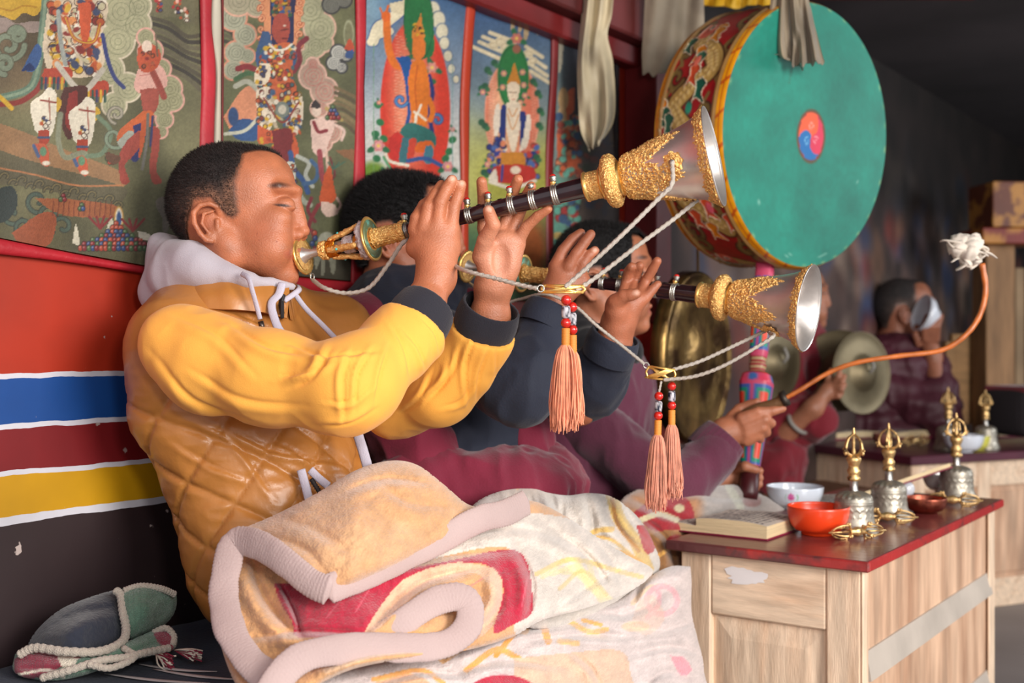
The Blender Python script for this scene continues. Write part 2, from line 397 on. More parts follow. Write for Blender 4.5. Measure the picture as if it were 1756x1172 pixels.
# ================================================================ THE SETTING
def wallpt(s, c, z): return N3*c+D3*s+np.array([0, 0, z])
def wallbox(name, s0, s1, c0, c1, z0, z1, m, parent=None, bev=0.0):
    V, f = box_vf(wallpt((s0+s1)/2, (c0+c1)/2, (z0+z1)/2), np.array([D3, N3, Z3]), [(s1-s0)/2, (c1-c0)/2, (z1-z0)/2], bev)
    return mob(name, V, f, m, parent, False)
def band_material():
    m = bpy.data.materials.new('painted_bands'); m.use_nodes = True; nt = m.node_tree; N = nt.nodes; L = nt.links; b = N['Principled BSDF']
    g = N.new('ShaderNodeNewGeometry'); sp = N.new('ShaderNodeSeparateXYZ'); L.new(g.outputs['Position'], sp.inputs[0])
    nz = N.new('ShaderNodeTexNoise'); nz.inputs['Scale'].default_value = 14; nz.inputs['Detail'].default_value = 4; L.new(g.outputs['Position'], nz.inputs[0])
    ma = N.new('ShaderNodeMath'); ma.operation = 'MULTIPLY_ADD'; ma.inputs[1].default_value = 0.010; L.new(nz.outputs[0], ma.inputs[0]); L.new(sp.outputs[2], ma.inputs[2])
    mr = N.new('ShaderNodeMapRange'); mr.inputs[1].default_value = 0.5+0.005; mr.inputs[2].default_value = 1.5+0.005; L.new(ma.outputs[0], mr.inputs[0])
    cr = N.new('ShaderNodeValToRGB'); cr.color_ramp.interpolation = 'CONSTANT'; e = cr.color_ramp.elements
    C = dict(dark=(46, 32, 34), w=(206, 204, 212), y=(196, 144, 6), r=(118, 18, 24), b=(8, 68, 138), o=(166, 42, 16))
    st = [(0, 'dark'), (.1600, 'w'), (.1685, 'y'), (.2275, 'w'), (.2360, 'r'), (.3005, 'w'), (.3085, 'b'), (.3725, 'w'), (.3800, 'o')]
    for i, (p, k) in enumerate(st):
        el = e[i] if i < 2 else e.new(p)
        el.position = p; el.color = (*s2l(C[k]), 1)
    L.new(mr.outputs[0], cr.inputs[0])
    n2 = N.new('ShaderNodeTexNoise'); n2.inputs['Scale'].default_value = 5; n2.inputs['Detail'].default_value = 6; L.new(g.outputs['Position'], n2.inputs[0])
    m2 = N.new('ShaderNodeMapRange'); m2.inputs[1].default_value = .3; m2.inputs[2].default_value = .7; m2.inputs[3].default_value = .78; m2.inputs[4].default_value = 1.12; L.new(n2.outputs[0], m2.inputs[0])
    sc = N.new('ShaderNodeVectorMath'); sc.operation = 'SCALE'; L.new(cr.outputs[0], sc.inputs[0]); L.new(m2.outputs[0], sc.inputs['Scale'])
    n3 = N.new('ShaderNodeTexNoise'); n3.inputs['Scale'].default_value = 38; n3.inputs['Detail'].default_value = 3; L.new(g.outputs['Position'], n3.inputs[0])
    m3 = N.new('ShaderNodeMapRange'); m3.inputs[1].default_value = .715; m3.inputs[2].default_value = .74; L.new(n3.outputs[0], m3.inputs[0])
    mx = N.new('ShaderNodeMix'); mx.data_type = 'RGBA'; L.new(m3.outputs[0], mx.inputs[0]); L.new(sc.outputs[0], mx.inputs[6]); mx.inputs[7].default_value = (.45, .36, .33, 1)
    L.new(mx.outputs[2], b.inputs['Base Color']); b.inputs['Roughness'].default_value = .5
    bp = N.new('ShaderNodeBump'); bp.inputs['Strength'].default_value = .5; bp.inputs['Distance'].default_value = .003; L.new(n2.outputs[0], bp.inputs['Height']); L.new(bp.outputs[0], b.inputs['Normal'])
    return m
MW = band_material()
tag(wallbox('wall_left', -1.6, 2.87, WC-.12, WC, 0, 2.3, MW), kind='structure')
# far stretch of the same wall with its old dark mural
ns, nz_ = 220, 90
ss, zz = np.meshgrid(np.linspace(2.87, 9.0, ns), np.linspace(0.0, 2.3, nz_), indexing='ij')
pt = Paint(ss.ravel()*60, zz.ravel()*60, (74, 58, 54))
r2 = np.random.default_rng(3)
for k in range(420):
    x = r2.uniform(3.0, 9.0)*60; y = r2.uniform(0.7, 1.75)*60
    pt.ell(x, y, r2.uniform(1.2, 6), r2.uniform(1.5, 9), [(124, 56, 48), (50, 62, 96), (124, 108, 96), (66, 44, 38), (104, 92, 98), (40, 34, 36), (134, 96, 74)][r2.integers(7)], rot=r2.uniform(0, 90), soft=2.0, a=.7)
pt.c *= (1-0.72*sstep(1.38*60, 1.62*60, pt.y)*.8)[:, None]  # upper part darkened: the murk under the ceiling is painted in
pt.grain(.25, .12)
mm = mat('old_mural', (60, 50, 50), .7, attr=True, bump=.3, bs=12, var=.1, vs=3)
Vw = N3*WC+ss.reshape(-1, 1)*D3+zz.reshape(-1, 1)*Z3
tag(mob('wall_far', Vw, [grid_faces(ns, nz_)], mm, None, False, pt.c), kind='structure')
fl = mat('stone_floor', (128, 122, 122), .55, bump=.15, bs=9, var=.12, vs=2.2)
tag(mob('floor', *box_vf((2.5, 4.2, -.05), np.eye(3), (5.5, 6.2, .05)), fl, None, False), kind='structure')
cl = mat('ceiling_cloth', (74, 69, 72), .9, var=.2, vs=1.5, bump=.4, bs=3)
tag(mob('ceiling', *box_vf((2.5, 5.4, 2.17), np.eye(3), (5.5, 4.5, .05)), cl, None, False), kind='structure')
tag(wallbox('wall_back', 9.0, 9.1, WC, 5.5, 0, 2.3, mat('dark_plaster', (58, 52, 54), .8, var=.2, vs=2)), kind='structure')
RED = mat('dark_red_paint', (118, 30, 32), .45, bump=.25, bs=20, var=.14, vs=7)
RED2 = mat('lit_red_paint', (190, 44, 28), .35, bump=.2, bs=14, var=.12, vs=5)
BEAM = mat('beam_paint', (98, 34, 34), .6, bump=.3, bs=20, var=.25, vs=6)
tag(wallbox('trim_beam', .6, 3.05, WC, WC+.09, CAMZ+.80, CAMZ+1.0, BEAM, bev=.006), kind='structure')
tag(wallbox('trim_beam', .6, 3.05, WC, WC+.05, CAMZ+.745, CAMZ+.80, RED, bev=.006), kind='structure')
# red pillar behind the third musician
def vbox(pxa, pxb, Y, z0, z1, dep, ang, name, m, parent=None, bev=.004):
    a = P(pxa, CY, Y); b = P(pxb, CY, Y); w = np.linalg.norm(b-a)/2; c = (a+b)/2; R = rotz(ang); c = c+R[1]*dep/2
    c[2] = (z0+z1)/2; return mob(name, *box_vf(c, R, (w, dep/2, (z1-z0)/2), bev), m, parent, False)
pil = thing('red_pillar', 'square dark red painted pillar behind the third musician', 'pillar')
wallbox('shaft', 2.78, 2.868, WC+.001, WC+.10, CAMZ+.05, 2.12, RED, pil, .003)
wallbox('lit_lower_shaft', 2.782, 2.866, WC+.001, WC+.097, .30, CAMZ+.049, RED2, pil, .003); wallbox('bead_moulding', 2.776, 2.782, WC+.035, WC+.045, .30, CAMZ+.05, RED2, pil)  # lower part of the same pillar, its lit look put into a brighter red
rebase(pil)
# raised bench against the wall with its navy cushion
SEAT = CAMZ-.46
WOODD = mat('bench_wood', (120, 84, 60), .7, bump=.3, bs=30, stretch=(3, 3, 20))
bench = thing('wall_bench', 'long low wooden bench along the painted wall under the musicians', 'bench')
wallbox('bench_top', -.2, 4.2, WC+.002, WC+.57, SEAT-.085, SEAT-.055, WOODD, bench, .004)
for s0 in (-.2, .9, 2.0, 3.1): wallbox('front_panel', s0, s0+1.08, WC+.53, WC+.555, .0, SEAT-.086, WOODD, bench, .004)
rebase(bench)
NAVY = mat('navy_cushion', (26, 36, 58), .95, sheen=.05, bump=.4, bs=260, var=.12)
def cushion(name, s0, s1, c0, c1, z0, z1, m, label, group=None):
    n = 60; k = 30; u = np.linspace(-1, 1, n); v = np.linspace(-1, 1, k); U, Vv = np.meshgrid(u, v, indexing='ij')
    e = (1-np.abs(U)**8)*(1-np.abs(Vv)**8); cs = (s0+s1)/2+(s1-s0)/2*U; cc = (c0+c1)/2+(c1-c0)/2*Vv
    pz = np.stack([cs, cc, cc*0], -1).reshape(-1, 3)
    top = z0+(z1-z0)*(.45+.55*e.ravel()**.5)+.004*fbm(pz, 9, 3); bot = z1*0+z0+(z1-z0)*.45*(1-e.ravel()**.5)
    base = N3*cc.reshape(-1, 1)+D3*cs.reshape(-1, 1)
    A = base+Z3*top[:, None]; B = base+Z3*bot[:, None]; fa = grid_faces(n, k)
    return tag(mob(name, np.vstack([A, B]), [np.vstack([fa, fa[:, ::-1]+n*k])], m), label, 'cushion', group)
cushion('seat_cushion', -.1, 1.62, WC+.012, WC+.565, SEAT-.054, SEAT, NAVY, 'flat navy seat cushion under the knitted hat at lower left')
cushion('seat_cushion', 1.64, 2.9, WC+.012, WC+.565, SEAT-.054, SEAT, mat('maroon_cushion', (92, 30, 44), .9, sheen=.3, bump=.4, bs=200), 'dark maroon seat cushion under the third musician')
# grey stripes woven across the navy cushion, beside the hat
for k, (x0, y0, x1, y1) in enumerate([(236, 1143, 372, 1156), (262, 1152, 420, 1170), (180, 1160, 360, 1176)]):
    pa = np.array([P(x0+(x1-x0)*t, y0+(y1-y0)*t+4*math.sin(t*3), (SEAT-CAMZ)/((CY-(y0+(y1-y0)*t+4*math.sin(t*3)))/F)) for t in np.linspace(0, 1, 14)]); pa[:, 2] = SEAT+.0035
    tag(mob('cushion_stripe', *tube_vf(pa, .0042*np.sin(np.linspace(.3, 2.9, 14)), 6, flat=(1, .35)), mat('grey_braid', (170, 160, 158), .9)), 'thin grey braid strip on the navy cushion, %s' % ('nearest the hat', 'longest, running under the blanket', 'lowest, at the frame edge')[k], 'braid')

# ---------------------------------------------------------------- thangkas: cloth paintings hanging on the wall
TMAT = mat('painted_cloth', (110, 100, 70), .75, attr=True, bump=.25, bs=420, var=.03)
TRED = mat('red_brocade_border', (176, 32, 44), .55, bump=.3, bs=90, var=.12, vs=9)
TWHT = mat('pale_border_fold', (186, 178, 160), .7, bump=.3, bs=60, var=.1)
def canvas(px0, px1, py0, py1, step=1.7):
    nu = int((px1-px0)/step)+1; nv = int((py1-py0)/step)+1
    X, Y = np.meshgrid(np.linspace(px0, px1, nu), np.linspace(py0, py1, nv), indexing='ij'); return nu, nv, X.ravel(), Y.ravel()
def thangka(label, dims, paintfn, left, right, bot, off=.012, step=1.7, fade=.10):
    """left,right: x as functions of y; bot: y as function of x -> cloth outline; dims px box"""
    t = thing('thangka', label, 'painting', 'thangka paintings hung along the wall')
    nu, nv, X, Yp = canvas(*dims, step)
    u = (X-dims[0])/(dims[1]-dims[0]); v = (Yp-dims[2])/(dims[3]-dims[2])
    yb = bot(X); y = dims[2]+v*(yb-dims[2]); xl = left(y); xr = right(y); x = xl+u*(xr-xl)
    p = Paint(x, y, (112, 108, 72)); paintfn(p); lum_ = p.c.mean(1)[:, None]; sat_ = fade; p.c = (p.c*(1-sat_)+lum_*np.array([1.04, 1.0, .90])*sat_)*(.93-sat_*.3); p.grain(.06, .35); p.grain(.05, .03, 9)
    Yd = wallY(x, off+.003*np.sin(x*.05+y*.013)); V = np.stack([(x-CX)/F*Yd, Yd, (CY-y)/F*Yd+CAMZ], 1)
    Vb = V-N3*.0015
    f = grid_faces(nu, nv, True)
    rim = []
    mob('painted_canvas', V, [f], TMAT, t, True, p.c)
    return t
def strip(name, ptsA, ptsB, m, parent, off=.016, th=.003):
    """cloth strip between two px polylines on the wall"""
    n = 40; A = spline(ptsA, n); B = spline(ptsB, n); rows = []
    for k, w in enumerate(np.linspace(0, 1, 7)):
        q = A*(1-w)+B*w; o = off+.004*math.sin(w*math.pi)
        rows.append(np.array([Wp(x, y, o) for x, y in q]))
    rows = [rows[0]-N3*th]+rows+[rows[-1]-N3*th]
    V = np.array(rows).reshape(-1, 3); return mob(name, V, [grid_faces(9, n, True)], m, parent)
cst = lambda c: (lambda t: np.full_like(np.asarray(t, float), c))
interp = lambda xs, ys: (lambda t: np.interp(t, xs, ys))
OR, RD, PK, WH, BL, GN, YL, NV = (206, 80, 36), (150, 42, 36), (232, 170, 150), (228, 216, 196), (46, 84, 150), (74, 116, 76), (222, 168, 30), (40, 40, 88)
CR, GG = (190, 178, 140), (150, 156, 126)
def balls(p, rows, cx, y0, dx, dy, r, seed=0):
    q = np.random.default_rng(seed)
    for i, n in enumerate(rows):
        for k in range(n):
            x = cx+(k-(n-1)/2)*dx+q.uniform(-1, 1); y = y0+i*dy; c = [(206, 62, 40), (40, 70, 140), (70, 110, 60), (150, 30, 40)][q.integers(4)]
            p.ell(x, y, r+.9, r*1.2+.9, (50, 40, 30)); p.ell(x, y, r, r*1.2, c); p.ell(x-r*.3, y-r*.4, r*.3, r*.35, (220, 200, 190), a=.6)
def flower(p, x, y, r, c=(226, 150, 150), leaf=True):
    if leaf:
        for a in (30, 150, 250): p.ell(x+r*1.3*math.cos(math.radians(a)), y+r*1.2*math.sin(math.radians(a)), r*.9, r*.5, (40, 110, 70), rot=a)
    for a in range(0, 360, 60): p.ell(x+r*.55*math.cos(math.radians(a)), y+r*.55*math.sin(math.radians(a)), r*.55, r*.4, c, rot=a); 
    p.ring(x, y, r*.75, r*.75, 1, (190, 90, 100)); p.ell(x, y, r*.3, r*.3, (240, 200, 90))
def scroll(p, x, y, r, col, edge, w=7, a0=0, turns=1.3):
    t = np.linspace(0, 1, 26); a = math.radians(a0)+t*turns*2*np.pi; q = np.stack([x+r*(1-.75*t)*np.cos(a), y+r*(1-.75*t)*np.sin(a)], 1)
    p.ln(q, w+2.5, edge); p.ln(q, w, col)
def armour(p, x0, y0, x1, y1, seed, cols, n=60, r=(2, 6)):
    q = np.random.default_rng(seed)
    for k in range(n):
        x = q.uniform(x0, x1); y = q.uniform(y0, y1); p.ell(x, y, q.uniform(*r), q.uniform(*r), cols[q.integers(len(cols))], rot=q.uniform(0, 90))
        if k % 3 == 0: p.ring(x, y, r[1]*.8, r[1]*.8, 1.2, (70, 40, 30))
def paint1(p):
    p.put(sstep(260, 20, p.x)*sstep(230, 120, p.y), (104, 78, 58), .7); p.grain(.2, .012, 4)
    p.spl([(-20, -20), (82, -20), (74, 10), (60, 27), (40, 22), (24, 34), (0, 26), (-20, 30)], (218, 164, 30)); p.ln([(0, 14), (20, 18), (40, 10), (62, 12)], 3, (190, 130, 20))
    p.spl([(-20, 36), (8, 30), (28, 40), (60, 36), (80, 44), (60, 56), (20, 52), (-20, 62)], (150, 128, 120))
    for x, y, r, a in [(14, 78, 28, 0), (8, 110, 18, 90), (30, 60, 14, 200)]: scroll(p, x, y, r, (120, 134, 110), (80, 80, 60), 9, a)
    # hills at right
    for k in range(9): p.ln([(256, 30+k*9), (290, 40+k*10), (320, 62+k*9), (346, 60+k*12)], 7, [(86, 78, 60), (66, 60, 52), (104, 96, 72)][k % 3])
    p.spl([(255, -20), (346, -20), (346, 40), (300, 30), (256, 24)], (112, 106, 74))
    for x, y in [(272, 10), (302, 14), (315, 28)]: armour(p, x-6, y-14, x+7, y+8, int(x), [(190, 40, 40), (60, 70, 120), WH, OR], 10, (2, 4)); p.ell(x+2, y-12, 3, 4, PK)
    p.cloud([(205, 18, 34), (232, 42, 26), (200, 70, 30), (186, 120, 26), (218, 150, 24), (196, 180, 20), (236, 10, 22)], (172, 168, 128), (214, 196, 168), (132, 134, 96))
    p.cloud([(258, 88, 20), (276, 118, 16), (290, 152, 21), (296, 172, 18), (276, 180, 20), (250, 64, 14), (282, 205, 14), (276, 226, 10)], (164, 160, 118), (236, 160, 146), (132, 130, 92))
    # ground tongue with its dark rocky edge
    p.spl([(-20, 205), (40, 226), (110, 256), (210, 296), (208, 322), (160, 306), (80, 296), (0, 284), (-20, 282)], (166, 118, 76)); p.spl([(-20, 250), (60, 278), (205, 318), (212, 342), (190, 358), (140, 350), (96, 330), (30, 318), (-20, 310)], (104, 96, 70))
    for k in range(14): scroll(p, 10+k*15, 304+k*3.2+(k % 2)*8, 10, (122, 108, 70), (60, 60, 48), 3, 180, .6)
    p.ln([(-20, 285), (60, 300), (130, 318), (210, 318)], 3, (200, 120, 70))
    for k in range(6): scroll(p, -2+k*22, 345+(k % 3)*22, 20, (78, 98, 84), (50, 56, 50), 6, 30*k, .9)
    p.spl([(60, 340), (120, 342), (196, 352), (200, 372), (130, 372), (90, 362)], (176, 90, 48)); p.spl([(20, 400), (70, 366), (96, 372), (84, 420), (40, 424)], (178, 80, 44))
    for k in range(12): p.ln([(92+k*9, 346), (90+k*9, 370)], 1.4, (120, 50, 36))
    p.spl([(-20, 330), (20, 320), (30, 350), (10, 380), (-20, 378)], (50, 62, 60))
    for x, y in [(108, 336), (140, 352), (186, 266), (190, 272)]: balls(p, [1, 2], x, y, 6, 6, 3.4, int(x))
    # ribbons of the big standing guardian
    p.ln([(78, 0), (72, 60), (66, 110), (52, 150), (10, 166), (-20, 168)], 13, (96, 128, 106)); p.ln([(78, 0), (72, 60), (66, 110), (52, 150), (10, 166), (-20, 168)], 5, (130, 156, 128))
    p.ln([(-20, 180), (30, 176), (60, 158), (72, 140)], 9, (150, 46, 40)); p.ln([(20, 186), (4, 170), (-10, 160)], 8, YL)
    p.spl([(38, 120), (62, 76), (72, 92), (58, 122)], BL); p.spl([(36, 122), (50, 108), (60, 120)], (30, 50, 110))
    # torso and skirts
    p.spl([(84, 0), (180, 0), (176, 60), (182, 96), (160, 130), (92, 128), (74, 90), (78, 40)], (214, 190, 160)); armour(p, 86, 2, 176, 130, 3, [OR, WH, RD, YL, (60, 70, 110), CR, (226, 130, 60)], 150, (3, 9))
    p.spl([(134, 6), (156, 8), (152, 66), (140, 66)], (224, 76, 34)); p.ln([(112, 30), (128, 66), (160, 72), (172, 40)], 6, (190, 70, 40)); p.ln([(112, 30), (128, 66), (160, 72), (172, 40)], 2, YL)
    p.spl([(76, 118), (120, 116), (118, 140), (72, 142)], (200, 60, 36)); p.spl([(156, 140), (184, 140), (182, 162), (152, 164)], (200, 60, 36))
    for x in range(72, 120, 7): p.ln([(x, 134), (x-1, 152)], 4.4, [(44, 84, 70), (60, 60, 100), YL][x % 3])
    for x in range(152, 184, 7): p.ln([(x, 156), (x, 174)], 4.4, [(44, 84, 70), (60, 60, 100), YL][x % 3])
    p.ln([(176, 60), (184, 100), (196, 132), (212, 150)], 7, (50, 60, 130)); p.ln([(98, 110), (130, 150), (150, 152), (176, 120)], 10, (190, 180, 164)); p.ln([(100, 20), (104, 70), (112, 110)], 8, (150, 156, 150))
    p.spl([(110, 150), (150, 150), (140, 200), (118, 240), (100, 190)], (92, 46, 40)); p.spl([(118, 160), (134, 160), (124, 220), (112, 210)], (160, 44, 40))
    for dx, dy in ((0, 0), (66, 16)):
        p.spl([(60+dx, 224+dy), (52+dx, 180+dy), (72+dx, 162+dy), (84+dx, 150+dy), (98+dx, 166+dy), (92+dx, 222+dy), (78+dx, 238+dy)], (228, 216, 194)); p.ln([(84+dx, 168+dy), (86+dx, 206+dy)], 2, (170, 80, 60)); p.ln([(70+dx, 172+dy), (96+dx, 176+dy)], 3, (160, 60, 50))
        p.spl([(98+dx, 166+dy), (106+dx, 176+dy), (98+dx, 192+dy)], YL); armour(p, 70+dx, 200+dy, 88+dx, 232+dy, 8, [OR, WH, (50, 60, 110), YL], 14, (2, 5))
        p.spl([(66+dx, 224+dy), (84+dx, 224+dy), (82+dx, 246+dy), (68+dx, 246+dy)], (190, 56, 34)); p.ln([(66+dx, 236+dy), (84+dx, 236+dy)], 4, (60, 80, 120))
        p.spl([(58+dx, 246+dy), (80+dx, 250+dy), (84+dx, 284+dy), (72+dx, 282+dy), (66+dx, 268+dy)], (222, 84, 50)); p.ell(74+dx, 260+dy, 6, 8, (96, 150, 110)); p.ell(79+dx, 280+dy, 7, 4, WH); p.ln([(58+dx, 250+dy), (66+dx, 268+dy)], 6, (70, 96, 150))
    p.ln([(104, 196), (100, 240), (112, 270), (140, 262), (150, 268)], 9, (136, 140, 112)); p.ln([(168, 200), (190, 226), (176, 262), (150, 268)], 8, (110, 134, 104)); scroll(p, 196, 236, 22, (130, 150, 124), (90, 90, 70), 5, 0, 1.0)
    scroll(p, 200, 196, 16, (170, 160, 140), (100, 96, 80), 4, 100, 1.2)
    # red standing attendant
    p.spl([(236, 120), (270, 110), (286, 130), (284, 150), (262, 160), (238, 160), (230, 146)], (232, 164, 150)); p.ln([(240, 130), (262, 128), (276, 140)], 1.6, (200, 110, 100))
    p.ln([(262, 124), (272, 145), (281, 166)], 11, (172, 66, 54)); p.spl([(240, 154), (268, 152), (272, 176), (262, 196), (246, 190)], (178, 72, 58))
    p.spl([(236, 84), (250, 74), (268, 80), (276, 96), (268, 118), (246, 124), (236, 108)], (212, 74, 40)); p.ell(252, 80, 9, 11, (230, 200, 180)); armour(p, 240, 88, 264, 116, 12, [(150, 40, 34), OR, (180, 80, 50)], 16, (2, 4)); p.ln([(267, 60), (270, 96)], 3, (110, 90, 70))
    p.spl([(246, 190), (262, 192), (262, 214), (234, 226), (212, 236), (200, 242), (206, 222), (228, 204)], (222, 92, 40)); p.spl([(228, 216), (250, 212), (246, 250), (236, 276), (224, 272), (232, 244)], (44, 48, 110)); p.spl([(200, 244), (222, 224), (232, 236), (210, 254)], (160, 164, 150))
    p.spl([(220, 238), (240, 224), (240, 250), (228, 268), (214, 284), (222, 312), (208, 314), (204, 288), (206, 262)], (176, 64, 52)); p.spl([(258, 214), (274, 224), (272, 262), (268, 292), (278, 312), (262, 314), (256, 284), (260, 250)], (176, 64, 52))
    p.spl([(242, 208), (252, 208), (246, 250), (238, 270)], OR); p.ln([(254, 196), (252, 240), (244, 290)], 5, (110, 106, 100)); p.ln([(262, 200), (258, 250)], 4, (50, 56, 110))
    p.spl([(180, 262), (206, 268), (200, 282), (184, 276)], (110, 70, 50))
    # small grey animal, jewels and coral branches at the bottom
    p.spl([(266, 346), (276, 338), (290, 342), (292, 372), (286, 402), (280, 402), (278, 374), (270, 360)], (126, 112, 100))
    p.spl([(124, 418), (130, 384), (136, 418)], (214, 206, 180)); p.spl([(182, 396), (190, 370), (196, 396)], (200, 196, 170))
    p.ell(204, 374, 8, 20, (226, 160, 60)); p.ell(204, 374, 6, 17, WH); p.ell(204, 376, 4, 13, BL)
    for x, y in [(172, 392), (228, 396)]:
        for a in (-24, -8, 8, 24): p.ln([(x, y), (x+a*.5, y-12), (x+a*.8, y-20)], 4, (150, 40, 44))
    balls(p, [1, 3, 5, 8, 12, 16, 18], 200, 384, 7.4, 7.0, 4.0, 3)
    p.spl([(236, 396), (256, 402), (262, 414), (240, 408)], WH)
def paint2(p):
    p.c[:] = (104, 106, 70); p.grain(.15, .02, 4)
    for k in range(7): p.ln([(383, 10+k*10), (396, 20+k*9), (410, 50+k*6)], 6, [(70, 66, 54), (96, 90, 66)][k % 2])
    p.cloud([(400, 30, 22), (420, 60, 18), (404, 90, 18), (400, 120, 16), (424, 96, 12)], (166, 166, 140), (226, 140, 110), (124, 128, 104))
    p.cloud([(408, 0, 26), (440, 8, 20)], (170, 160, 130), (236, 166, 140), (134, 130, 100))
    p.cloud([(530, 16, 26), (548, 48, 26), (540, 80, 18), (528, 100, 16), (556, 74, 14)], (172, 170, 132), (228, 172, 150), (134, 136, 98))
    p.cloud([(536, 130, 22), (556, 156, 22), (548, 186, 14), (566, 226, 18), (556, 246, 12), (536, 110, 10)], (186, 150, 130), (234, 178, 160), (206, 110, 100))
    p.cloud([(568, 8, 14), (590, 0, 12)], (120, 120, 110), (60, 60, 60)); p.cloud([(580, 90, 12), (572, 108, 11), (586, 116, 8), (594, 96, 8)], (190, 190, 180), (60, 60, 66), (120, 120, 120))
    p.ell(598, 58, 9, 24, (164, 168, 130)); p.ell(598, 60, 7, 21, (120, 120, 84)); p.spl([(590, 84), (600, 66), (608, 88)], (206, 70, 40)); p.spl([(594, 88), (606, 86), (604, 100), (592, 98)], BL)
    for k in range(8): p.ln([(575, 150+k*9), (592, 158+k*8), (612, 168+k*9)], 6, [(126, 104, 70), (96, 84, 60), (140, 120, 80)][k % 3])
    p.spl([(575, 258), (612, 258), (612, 284), (600, 274), (588, 268)], (160, 104, 66))
    p.spl([(383, 200), (420, 150), (446, 160), (440, 215), (400, 225)], (228, 138, 96)); p.spl([(392, 225), (410, 205), (442, 210), (440, 240), (410, 240)], (40, 80, 140))
    p.ell(400, 200, 9, 16, (44, 76, 130)); p.ln([(386, 230), (420, 224), (445, 200)], 6, (190, 190, 170))
    # flames and dark halo
    p.spl([(446, -20), (520, -20), (516, 30), (510, 70), (500, 96), (462, 90), (452, 40)], (228, 140, 90)); p.spl([(462, -20), (506, -20), (504, 30), (500, 84), (470, 84), (464, 30)], (38, 40, 84))
    for k in range(10): scroll(p, 448+(k % 2)*66, -4+k*9, 6, (236, 160, 110), (190, 80, 50), 2.4, k*70, 1)
    p.spl([(466, 20), (476, -6), (492, -4), (500, 22), (494, 30), (470, 30)], (170, 110, 50)); armour(p, 466, 0, 498, 26, 9, [BL, YL, OR, (40, 90, 70)], 26, (2, 4))
    p.spl([(470, 28), (484, 22), (496, 34), (496, 60), (486, 78), (474, 72), (466, 54)], (176, 64, 50)); p.ln([(482, 52), (494, 50)], 2, (90, 30, 30)); p.ln([(484, 66), (492, 66)], 2, (90, 20, 20)); p.ell(488, 44, 2.5, 1.5, WH)
    # blue sleeves, ribbons, armour
    p.spl([(450, 54), (464, 60), (464, 110), (446, 118), (438, 96)], (54, 88, 140)); p.spl([(498, 86), (508, 90), (506, 120), (498, 122)], (54, 88, 140))
    p.ln([(408, 118), (424, 114), (440, 120), (452, 116)], 10, (150, 44, 50)); p.ln([(404, 136), (424, 126), (450, 130)], 8, (70, 110, 70)); p.ln([(526, 66), (512, 80), (514, 104), (504, 122)], 9, (140, 44, 56)); p.ln([(404, 148), (424, 140), (444, 156)], 9, (176, 176, 156))
    p.spl([(462, 78), (500, 76), (502, 130), (508, 150), (500, 170), (452, 172), (442, 140), (462, 118)], (214, 90, 46)); armour(p, 446, 80, 506, 150, 21, [OR, (60, 100, 110), WH, YL, (180, 50, 40)], 90, (2, 5))
    p.ln([(462, 76), (474, 86), (490, 84), (500, 76)], 4, WH); p.spl([(446, 108), (464, 112), (460, 140), (440, 146), (436, 128)], (230, 210, 180)); armour(p, 440, 112, 460, 142, 8, [OR, (60, 70, 110), YL], 14, (2, 4))
    p.spl([(440, 154), (462, 150), (470, 190), (462, 224), (446, 214), (440, 186)], (226, 206, 180)); p.spl([(500, 166), (516, 160), (520, 200), (508, 232), (494, 214)], (226, 206, 180)); armour(p, 442, 156, 516, 228, 31, [(140, 50, 44), WH, OR, (60, 90, 130), YL, (190, 170, 140)], 110, (2, 5))
    p.ell(484, 188, 12, 14, (120, 130, 120)); p.ell(484, 188, 7, 8, (200, 190, 170)); p.ln([(452, 168), (484, 210), (512, 176)], 3, (150, 50, 44))
    p.spl([(442, 214), (470, 226), (500, 226), (512, 256), (506, 270), (480, 262), (470, 246), (444, 246)], (216, 84, 44)); armour(p, 448, 222, 506, 262, 5, [OR, YL, (180, 60, 40)], 30, (2, 4))
    p.spl([(466, 224), (500, 224), (494, 282), (474, 280)], (134, 40, 44)); p.ln([(498, 262), (504, 290), (520, 310), (528, 330)], 9, BL); p.ln([(510, 268), (530, 280), (524, 300), (536, 320)], 7, (176, 180, 170)); p.ln([(534, 276), (545, 290), (540, 310), (520, 316)], 7, (60, 100, 150)); p.ln([(506, 320), (520, 344), (532, 352)], 9, (160, 168, 150))
    p.spl([(484, 278), (506, 282), (504, 330), (494, 350), (486, 330)], (206, 206, 190)); armour(p, 484, 282, 508, 340, 4, [WH, (80, 80, 120), GG, OR], 24, (2, 4)); p.ln([(540, 380), (528, 360), (534, 340)], 6, (140, 40, 54))
    # pale lady and her orange sash
    p.ell(543, 190, 8, 10, (230, 200, 180)); p.spl([(532, 184), (540, 172), (550, 180), (546, 186)], (60, 50, 50)); p.spl([(532, 206), (560, 200), (574, 214), (562, 250), (556, 270), (538, 262), (534, 236)], (232, 190, 176))
    p.ln([(538, 210), (546, 226), (560, 224)], 6, (150, 40, 50)); p.ln([(560, 186), (586, 206)], 6, (180, 150, 80)); p.ln([(574, 214), (590, 224), (586, 240)], 5, (230, 190, 176)); balls(p, [1, 2, 3, 4], 571, 184, 6, 6, 3.2, 6)
    p.ln([(548, 260), (552, 300), (560, 330), (552, 350)], 9, (172, 60, 70)); p.ln([(560, 262), (562, 300), (556, 330)], 5, (226, 180, 160)); p.ln([(566, 270), (574, 300), (560, 316)], 3, (130, 40, 50)); p.spl([(556, 300), (566, 284), (572, 316), (576, 340), (562, 352), (548, 344), (552, 320)], (228, 84, 36)); p.spl([(550, 346), (572, 350), (580, 366), (562, 372), (552, 362)], (236, 196, 180))
